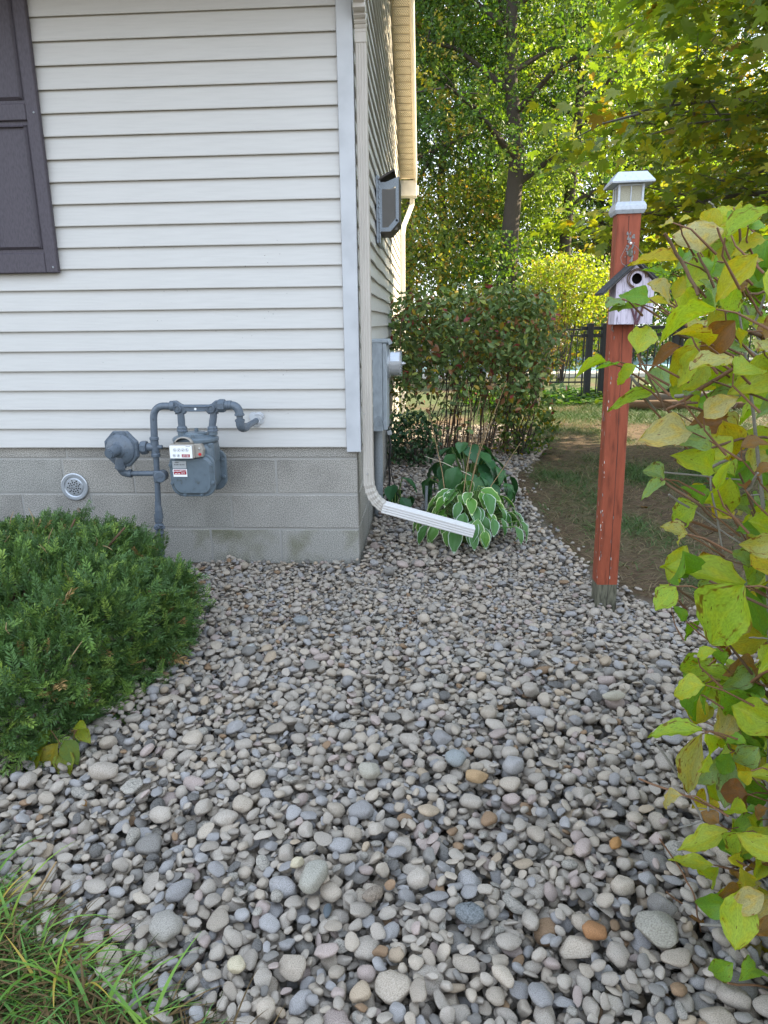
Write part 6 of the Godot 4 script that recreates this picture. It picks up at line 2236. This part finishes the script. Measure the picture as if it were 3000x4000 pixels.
func crown(root: Node3D, ends: Array, sprays: int, blob: float, meshes: Array, m: Material, size: Array, colours: Array, flat := 0.6) -> void:
	var sample := func() -> Vector3:
		var e: Vector3 = ends[rng.randi() % ends.size()]
		return e + Vector3(rng.randfn(0, 1), rng.randfn(0, 0.6), rng.randfn(0, 1)) * blob
	leaf_cloud(root, sprays, sample, meshes, m, size, colours, flat, "crown")

var forest_sprays := []

func forest_tree(called: String, label: String, at: Vector3, height: float, girth: float, spread: float, low: float, limbs: int, sprays: int, colours: Array, lean := Vector3.ZERO) -> void:
	var root := thing(called, label, "tree", Vector3(at.x, ground_y(at.x, at.z), at.z), "trees of the wood behind the yard")
	var ends := grow(root, height, girth, spread, low, limbs, M.bark, lean)
	crown(root, ends, int(sprays * 1.2), spread * 0.13, forest_sprays, M.leaf, [0.42, 0.72], colours)

func build_forest() -> void:
	rng.seed = 404
	for k in 3: forest_sprays.append(spray_mesh(13, 0.21, 0.125, 0.17, k, k == 1))
	var green := [[Color(0.074, 0.136, 0.032), 5], [Color(0.110, 0.175, 0.035), 4], [Color(0.174, 0.224, 0.040), 2], [Color(0.293, 0.242, 0.040), 0.7]]
	var olive := [[Color(0.119, 0.165, 0.032), 4], [Color(0.183, 0.213, 0.040), 4], [Color(0.330, 0.252, 0.040), 1.6], [Color(0.384, 0.213, 0.040), 0.8]]
	var yellow := [[Color(0.274, 0.358, 0.080), 4], [Color(0.348, 0.407, 0.100), 3], [Color(0.183, 0.272, 0.050), 3]]
	var dark := [[Color(0.057, 0.111, 0.034), 5], [Color(0.082, 0.136, 0.036), 3], [Color(0.256, 0.203, 0.040), 0.8]]
	forest_tree("oak_tree", "tall dark trunked oak behind the hedge shrub, nearest of the wood", Vector3(2.05, 0, -18.6), 15.0, 0.27, 3.4, 0.30, 22, 1900, green)
	forest_tree("oak_tree", "slim tree just right of the house's far eave", Vector3(-0.5, 0, -21.0), 14.0, 0.19, 3.0, 0.2, 22, 2200, dark)
	forest_tree("ash_tree", "tall pale green tree catching the sun above the bright bush", Vector3(3.8, 0, -20.6), 16.0, 0.20, 3.0, 0.27, 24, 1900, yellow)
	forest_tree("oak_tree", "slender leaning tree between the oak and the sunlit tree", Vector3(2.7, 0, -26.0), 17.0, 0.20, 3.4, 0.2, 24, 2800, green, Vector3(-0.8, 0, 0))
	forest_tree("oak_tree", "dim tree deep in the wood behind the far eave", Vector3(0.6, 0, -28.0), 18.0, 0.22, 4.0, 0.12, 26, 3000, dark)
	forest_tree("ash_tree", "deep wood tree behind the sunlit tree", Vector3(6.8, 0, -30.0), 19.0, 0.24, 4.2, 0.14, 26, 3000, green)
	forest_tree("oak_tree", "wood tree showing between the maple's boughs right of the post", Vector3(10.0, 0, -28.0), 9.0, 0.22, 4.0, 0.12, 24, 2600, olive)
	forest_tree("ash_tree", "wood tree behind the leafy shrub at the far right", Vector3(15.5, 0, -29.0), 9.0, 0.22, 4.0, 0.1, 24, 2400, green)
	forest_tree("oak_tree", "wood tree hidden mostly behind the house", Vector3(-5.0, 0, -24.0), 15.0, 0.22, 4.0, 0.12, 22, 2000, green)
	forest_tree("oak_tree", "big tree at the back of the wood behind the oak", Vector3(3.0, 0, -37.0), 22.0, 0.28, 5.5, 0.1, 28, 3000, dark)
	forest_tree("oak_tree", "big tree at the back of the wood behind the post", Vector3(10.5, 0, -38.0), 20.0, 0.28, 5.5, 0.1, 28, 3000, green)
	forest_tree("oak_tree", "big tree at the back of the wood behind the house", Vector3(-4.0, 0, -38.0), 20.0, 0.28, 5.5, 0.1, 28, 2400, dark)
	forest_tree("oak_tree", "big tree at the back of the wood far right", Vector3(19.0, 0, -37.0), 18.0, 0.28, 5.5, 0.1, 28, 2600, green)
	forest_tree("oak_tree", "tall wood tree behind the gap right of the sunlit tree", Vector3(8.2, 0, -34.0), 20.0, 0.26, 4.8, 0.1, 28, 3000, olive)
	forest_tree("oak_tree", "tall wood tree behind the upper right of the maple", Vector3(13.6, 0, -35.0), 21.0, 0.26, 5.0, 0.1, 28, 3000, green)
	# young growth under the trees
	var under := [[-0.4, 1.9, -17.6, 1.5, 1.9], [1.7, 1.7, -17.8, 1.4, 1.7], [3.6, 1.5, -19.0, 1.5, 1.6], [0.4, 3.6, -19.5, 1.6, 1.5], [5.8, 1.6, -21.5, 1.9, 1.7], [9.0, 1.5, -23.0, 2.2, 1.8], [13.0, 1.6, -22.5, 2.4, 1.9], [-3.0, 1.8, -19.0, 1.8, 1.9], [2.9, 4.2, -21.0, 1.3, 1.3]]
	var where := ["at the house's far corner", "behind the middle of the hedge shrub", "behind the brown shrub by the fence", "standing higher behind the far eave", "behind the red post", "right of the post beyond the fence", "behind the leafy shrub at the right", "hidden behind the house", "between the oak and the sunlit tree"]
	for k in under.size():
		var u: Array = under[k]
		round_bush("understory_bush", "olive and yellow leafed sapling thicket " + where[k], Vector3(u[0], u[1], u[2]), Vector3(u[3], u[4], u[3] * 0.8), 4200, [0.09, 0.15], [olive, green, olive, olive, dark, green, dark, dark, yellow][k], M.leaf, 0.55, 8, -0.3, "thickets under the trees")

func maple_leaf(sd: int) -> ArrayMesh:
	var r := RandomNumberGenerator.new()
	r.seed = 700 + sd
	var o := []
	# five pointed lobes: angle from the midrib, reach
	for q in [[-2.55, 0.22], [-2.0, 0.42], [-1.75, 0.33], [-1.25, 0.62], [-1.05, 0.42], [-0.62, 0.70], [-0.50, 0.60], [-0.36, 0.42], [-0.16, 0.72], [0.0, 1.0], [0.16, 0.72], [0.36, 0.42], [0.50, 0.60], [0.62, 0.70], [1.05, 0.42], [1.25, 0.62], [1.75, 0.33], [2.0, 0.42], [2.55, 0.22]]:
		var l: float = q[1] * r.randf_range(0.93, 1.07)
		var p := Vector3(sin(q[0]) * l, 0, 0.28 + cos(q[0]) * l * 0.72)
		p.y = absf(p.x) * 0.18 - p.z * p.z * 0.18 + r.randf_range(-0.03, 0.03) - absf(p.x) * absf(p.x) * 0.5 * r.randf()
		o.append(p)
	var s := st()
	s.set_smooth_group(0)
	var c := Vector3(0, 0.0, 0.28)
	for i in o.size() - 1:
		for v in [c, o[i + 1], o[i]]: s.add_vertex(v)
	for v in [c, o[0], Vector3(0, -0.005, 0.2), c, Vector3(0, -0.005, 0.2), o[o.size() - 1]]: s.add_vertex(v)
	for v in [Vector3(-0.008, 0, 0.28), Vector3(0.008, 0, 0.28), Vector3(0, 0.01, -0.35)]: s.add_vertex(v)
	s.generate_normals()
	return s.commit()

func build_maple() -> void:
	rng.seed = 66
	var c := Vector3(4.6, 0, -7.4)
	var root := thing("maple_tree", "broad maple overhanging from the right above the red post", "tree", c)
	var ends := []
	var s := st()
	var trunk := [Vector3(0, -0.1, 0), Vector3(0.03, 1.2, 0.02), Vector3(-0.05, 2.6, 0.05), Vector3(0.06, 4.2, -0.05), Vector3(0.0, 6.2, 0.0), Vector3(0.1, 8.6, 0.05)]
	tube(s, trunk, [0.24, 0.19, 0.17, 0.13, 0.09, 0.03], 12)
	put("trunk", done(s), M.bark_gray, root)
	for k in 56:
		var t := (k + 0.5) / 56.0
		var a := k * 2.4 + rnd(-0.3, 0.3)
		var y := lerpf(2.0, 8.2, pow(t, 1.15))
		var p := Vector3(0, y, 0)
		var l := 3.35 * (1.0 - 0.62 * pow(t, 1.5)) * rnd(0.8, 1.05)
		var d := Vector3(cos(a), lerpf(0.06, 0.75, t), sin(a)).normalized()
		var m := p + d * l * 0.5 + Vector3(0, 0.25, 0)
		var e := p + d * l + Vector3(0, lerpf(-0.45, 0.0, t), 0)
		s = st()
		tube(s, bend(p, m, e, 6), [0.045, 0.038, 0.03, 0.024, 0.018, 0.012, 0.005], 6)
		var limb := put("limb", done(s), M.bark_gray, root)
		s = st()
		for q in 9:
			var f := lerpf(0.25, 1.0, (q + 0.5) / 9.0)
			var b := p.lerp(e, f) + Vector3(0, 0.3 * f * (1 - f), 0)
			var dd := (d * 0.7 + Vector3(rnd(-1, 1), rnd(-0.35, 0.3), rnd(-1, 1))).normalized()
			var l2 := rnd(0.5, 1.15)
			tube(s, [b, b + dd * l2 * 0.5, b + dd * l2 - Vector3(0, 0.08, 0)], [0.012, 0.008, 0.003], 4)
			for w in 4: ends.append([b + dd * l2 * (0.25 + 0.25 * w) - Vector3(0, 0.05 * w, 0), dd])
		put("branches", done(s), M.bark_gray, limb)
	var meshes := []
	for k in 4: meshes.append(maple_leaf(k))
	var all := []
	for k in 32000:
		var e: Array = ends[rng.randi() % ends.size()]
		var p: Vector3 = e[0] + Vector3(rng.randfn(0, 1), rng.randfn(0, 0.7), rng.randfn(0, 1)) * 0.21
		var z: Vector3 = (e[1] * 0.8 + Vector3(rnd(-1, 1), rnd(-0.9, 0.15), rnd(-1, 1))).normalized()
		var up := (Vector3.UP + jitter(0.55)).normalized()
		var b := Basis.looking_at(-z, up)
		var size := rnd(0.10, 0.17)
		var t := rng.randf()
		var f := rnd(0.8, 1.2)
		var col := Color(0.15 * f, 0.205 * f, 0.04 * f)
		if t > 0.45: col = Color(0.24 * f, 0.275 * f, 0.04 * f)
		if t > 0.80: col = Color(0.36 * f, 0.33 * f, 0.04 * f)
		if t > 0.975: col = Color(0.30 * f, 0.19 * f, 0.03 * f)
		var v := to_view(c + p)
		var near := 9.0
		if absf(v.x) < 0.78 and v.y < 1.02 and v.y > -0.2: near = v.z / size
		all.append([near, Transform3D(b.scaled(Vector3.ONE * size), p), col, rng.randi() % 4])
	all.sort_custom(func(m, n): return m[0] < n[0])
	var xs := [[], [], [], []]
	var cols := [[], [], [], []]
	for i in all.size():
		var q: Array = all[i]
		if i < 300:
			var col: Color = q[2]
			var key := Color(snappedf(col.r, 0.03), snappedf(col.g, 0.03), 0.025).linear_to_srgb()
			put("leaf", meshes[q[3]], leaf_mat(key, 0.5, Color(0.95, 1.0, 0.45), false), root, q[1])
		else:
			xs[q[3]].append(q[1])
			cols[q[3]].append(q[2])
	for k in 4: many("crown", meshes[k], M.leaf, xs[k], cols[k], root)

# ---------------------------------------------------------------- fence, pool and the ground cover behind
func iron_fence(called: String, label: String, a: Vector3, b: Vector3, height: float, gap: float, post_at: Array, thick := 1.0) -> void:
	var root := thing(called, label, "fence", a)
	var run := b - a
	var l := run.length()
	var d := run / l
	var bs := Basis(Vector3.UP, -atan2(d.z, d.x))
	for y in [height - 0.02, height - 0.14, 0.09]:
		put("rail", box_mesh(Vector3(l, 0.032 * thick, 0.028 * thick), 0.003), M.iron, root, Transform3D(bs, d * l * 0.5 + Vector3.UP * y))
	var n := int(l / gap)
	var pk := box_mesh(Vector3(0.018, height - 0.1, 0.018), 0.002)
	for k in n:
		put("picket", pk, M.iron, root, Transform3D(bs, d * (k + 0.5) * gap + Vector3.UP * (height * 0.5 - 0.012)))
	for t in post_at:
		put("fence_post", box_mesh(Vector3(0.055 * thick, height + 0.12, 0.055 * thick), 0.004), M.iron, root, Transform3D(bs, d * l * t + Vector3.UP * (height * 0.5)))

func build_back_yard() -> void:
	rng.seed = 202
	iron_fence("pool_fence", "black iron picket fence between the hedge shrub and the pool", Vector3(-1.4, 0.0, -14.8), Vector3(3.3, 0.0, -14.8), 1.15, 0.125, [0.0, 0.5, 1.0])
	iron_fence("fence_gate", "nearer black iron gate with a double top rail beside the red post", Vector3(2.56, -0.02, -12.2), Vector3(4.2, -0.02, -12.5), 1.22, 0.125, [0.09, 0.24, 1.0], 1.7)
	iron_fence("side_fence", "black iron fence running right from the gate behind the leafy shrub", Vector3(4.3, 0.0, -12.5), Vector3(9.0, 0.0, -13.0), 1.2, 0.125, [0.0, 0.5, 1.0])
	# the covered pool with its pale rim
	var s := st()
	box(s, Vector3(3.0, 0.10, -20.4), Vector3(13.0, 0.03, 6.6), 0.01)
	M.pool_cover = bump(mat(lin(0.27, 0.48, 0.58), 0.55, noise_tex(91, 0.01, 4, [[0.0, gray(0.75)], [1.0, gray(1)]]), Vector3(0.3, 0.3, 0.3)), noise_tex(92, 0.02, 3, [[0.0, gray(0)], [1.0, gray(1)]]), 2.0)
	var pool := thing("pool", "covered pale blue swimming pool beyond the iron fence", "pool")
	put("pool_cover", done(s), M.pool_cover, pool)
	for q in [[Vector3(3.0, 0.085, -16.95), Vector3(13.8, 0.12, 0.5)], [Vector3(3.0, 0.085, -23.95), Vector3(13.8, 0.12, 0.5)], [Vector3(-3.75, 0.085, -20.4), Vector3(0.5, 0.12, 6.5)], [Vector3(9.75, 0.085, -20.4), Vector3(0.5, 0.12, 6.5)]]:
		put("coping", box_mesh(q[1], 0.02, q[0]), mat(lin(0.60, 0.57, 0.50), 0.8), pool)
	# white boulders along the pool's far side
	var xs := []
	var cols := []
	for k in 260:
		xs.append(Transform3D(Basis(Vector3.UP, rnd(0, TAU)).scaled(Vector3(rnd(0.12, 0.3), rnd(0.1, 0.2), rnd(0.12, 0.3))), Vector3(rnd(-3, 10), 0.2 + rnd(0, 0.25), rnd(-25.4, -24.3))))
		var f := rnd(0.8, 1.0)
		cols.append(Color(0.66 * f, 0.60 * f, 0.60 * f))
	var heap := many("white_rocks", stone_mesh(9, 1), M.stone, xs, cols)
	tag(heap, "heap of white rocks along the far side of the pool", "rocks")
	# low leafy ground cover before the fence
	var lm := leaf_mesh(0.8, 3, 2, 0.2, 0.2, 0.0, 0.45)
	xs = []
	cols = []
	for k in 9000:
		var z := rnd(-13.4, -11.3)
		var x := rnd(0.6, 9.0)
		var lump := 0.08 + 0.10 * ground_noise.get_noise_2d(x * 60.0, z * 60.0 + 400.0)
		var dir := Vector3(rnd(-1, 1), rnd(-0.4, 0.4), rnd(-1, 1)).normalized()
		var l := rnd(0.05, 0.11)
		xs.append(leaf_xf(Vector3(x, ground_y(x, z) + rnd(0.0, 1.0) * maxf(0.05, lump), z), Vector3(x, ground_y(x, z) + maxf(0.05, lump), z) + dir * l, Vector3.UP))
		var f := rnd(0.7, 1.3)
		cols.append(Color(0.045 * f, 0.105 * f, 0.025 * f) if rng.randf() < 0.8 else Color(0.12 * f, 0.17 * f, 0.03 * f))
	# feet and tips made level above
	for k in xs.size():
		var t: Transform3D = xs[k]
		var sz := clampf(t.basis.z.length(), 0.05, 0.11)
		xs[k] = Transform3D(t.basis.orthonormalized().scaled(Vector3.ONE * sz), t.origin)
	var gc := many("ground_cover", lm, M.leaf, xs, cols)
	tag(gc, "low leafy green ground cover before the iron fence", "ground cover")
	# thin grass over the trampled soil, greener towards the back
	xs = []
	cols = []
	var bm := blade_mesh(1, 1.3)
	var patch := FastNoiseLite.new()
	patch.seed = 9
	patch.frequency = 0.55
	patch.fractal_octaves = 4
	for k in 110000:
		var z := -2.6 - 9.2 * pow(rng.randf(), 1.25)
		var x := rnd(0.7, 4.8)
		if x < pebble_edge(z) + 0.02: continue
		var p := patch.get_noise_2d(x * 1.6, z * 1.1)
		var lush := clampf(p * 1.8 + 0.15 + clampf((-z - 8.2) * 0.5, 0, 1.2), 0, 1.3)
		if rng.randf() > 0.48 + lush: continue
		var l := rnd(0.03, 0.07) * (1.0 + 0.4 * lush)
		var b := Basis(Vector3.UP, rnd(0, TAU)) * Basis(Vector3.RIGHT, rnd(0.5, 1.5) - 0.5 * minf(lush, 1.0))
		xs.append(Transform3D(b.scaled(Vector3(l * 2.0, l, l)), Vector3(x, ground_y(x, z), z)))
		var f := rnd(0.7, 1.25)
		cols.append(Color(0.055 * f, 0.10 * f, 0.022 * f) if rng.randf() < 0.25 + lush * 0.7 else Color(0.19 * f, 0.14 * f, 0.075 * f))
	var gr := many("lawn_grass", bm, M.grass, xs, cols)
	tag(gr, "thin short grass on the bare soil beside the stone bed", "grass")
	# fallen leaves
	var lf := leaf_mesh(0.6, 5, 4, 0.25, 0.3, 0.08, 0.45)
	var spots := [[1.55, -5.0], [2.1, -6.2], [1.9, -7.6], [1.4, -3.9], [2.6, -8.3], [1.75, -9.2], [3.0, -9.8], [2.2, -4.5]]
	var near := ["halfway along the trampled path", "on the path beyond the hosta", "on the path beside the hedge shrub", "just behind the red post", "on the lawn below the gate", "at the far end of the path", "on the lawn before the ground cover", "on the soil right of the post"]
	for k in spots.size():
		var q: Array = spots[k]
		var p := Vector3(q[0], ground_y(q[0], q[1]) + 0.012, q[1])
		var a := rnd(0, TAU)
		tag(put("fallen_leaf", lf, leaf_mat([lin(0.30, 0.14, 0.05), lin(0.34, 0.24, 0.09)][k % 2]), null, leaf_xf(p, p + Vector3(cos(a), rnd(0, 0.2), sin(a)) * rnd(0.06, 0.1), Vector3.UP)), "curled brown fallen leaf " + near[k], "leaf", "fallen leaves on the soil")
	for q in [[0.58, -1.30, 0.03, "small crumpled brown leaf on the stones beside the big squarish stone"], [0.73, -1.16, 0.025, "curled brown leaf on the stones under the leafy shrub"], [-0.95, -1.62, 0.028, "dry brown leaf scrap on the stones above the grass clump"], [0.30, -3.3, 0.03, "dry leaf scrap on the stones in front of the hosta"]]:
		var p := Vector3(q[0], 0.035, q[1])
		tag(put("fallen_leaf", lf, leaf_mat(lin(0.30, 0.15, 0.06)), null, leaf_xf(p, p + Vector3(q[2], 0.008, q[2] * 0.6), Vector3.UP)), q[3], "leaf", "dry leaves on the stones")
	# rotting logs beside the lawn
	for k in 2:
		s = st()
		var p := Vector3(3.0 + k * 0.3, 0.08 + k * 0.09, -10.7 - k * 0.12)
		tube(s, [p, p + Vector3(0.8, 0.01, 0.05) + jitter(0.02), p + Vector3(1.7, 0, 0.1)], [0.075, 0.08, 0.07], 9)
		tag(put("log", done(s), [M.twig, M.bark_gray][k], null), ["reddish brown rotten log on the lawn behind the post", "greyish log lying on top of the reddish one"][k], "log")

func build_far_shrubs() -> void:
	rng.seed = 303
	round_bush("bare_shrub", "brown thinly leaved twiggy shrub between the hedge shrub and the gate", Vector3(1.72, 0.98, -11.2), Vector3(0.42, 0.60, 0.5), 1700, [0.03, 0.055], [[Color(0.10, 0.06, 0.035), 4], [Color(0.06, 0.075, 0.025), 3], [Color(0.16, 0.10, 0.04), 2]], M.leaf, 0.5, 34, -0.1)
	round_bush("bright_bush", "sunlit yellow green bush left of the bird house beyond the gate", Vector3(2.95, 1.95, -15.9), Vector3(0.95, 0.72, 0.8), 4200, [0.06, 0.10], [[Color(0.30, 0.33, 0.04), 5], [Color(0.22, 0.27, 0.03), 3], [Color(0.36, 0.26, 0.05), 1]], M.leaf, 0.55, 14, -0.3)
	round_bush("dark_plant", "small dark leafy plant low against the side wall below the hedge shrub", Vector3(-0.12, 0.22, -6.7), Vector3(0.26, 0.27, 0.4), 900, [0.035, 0.06], [[Color(0.025, 0.06, 0.024), 4], [Color(0.045, 0.09, 0.03), 2]], M.leaf_gloss, 0.6, 8, -0.4)
	round_bush("low_plant", "loose low green plant at the right foot of the hedge shrub", Vector3(0.98, 0.30, -7.2), Vector3(0.34, 0.34, 0.5), 800, [0.04, 0.065], [[Color(0.05, 0.10, 0.03), 4], [Color(0.12, 0.16, 0.03), 3], [Color(0.28, 0.20, 0.02), 0.6]], M.leaf, 0.5, 12, -0.2)
	# trees added out of view on the right so their crowns shade the stones
	var spots := [[14.0, -7.6, 12.5], [14.4, -9.8, 12.5], [13.6, -4.4, 12.0]]
	var words := ["in the middle of the three", "closest to the pool fence", "closest to the camera"]
	for k in spots.size():
		var q: Array = spots[k]
		var root := thing("added_shade_tree", "added unseen shade tree right of the yard, " + words[k], "tree", Vector3(q[0], 0, q[1]), "added shade trees right of the yard")
		var ends := grow(root, q[2], 0.22, 3.3, 0.46, 26, M.bark)
		crown(root, ends, 5200, 0.5, forest_sprays, M.leaf, [0.5, 0.8], [[Color(0.09, 0.15, 0.03), 5], [Color(0.14, 0.18, 0.035), 3]])

func _ready() -> void:
	make_view()
	make_materials()
	rng.seed = 20
	cam_inv = (get_node("camera") as Node3D).transform.affine_inverse()
	build_ground()
	build_house()
	build_gas_meter()
	build_electric_meter()
	build_vent_hood()
	build_post()
	build_bird_house()
	build_stones()
	build_yew()
	build_grass_clump()
	build_hostas()
	build_hedge()
	build_near_shrub()
	build_weed()
	build_forest()
	build_maple()
	build_back_yard()
	build_far_shrubs()
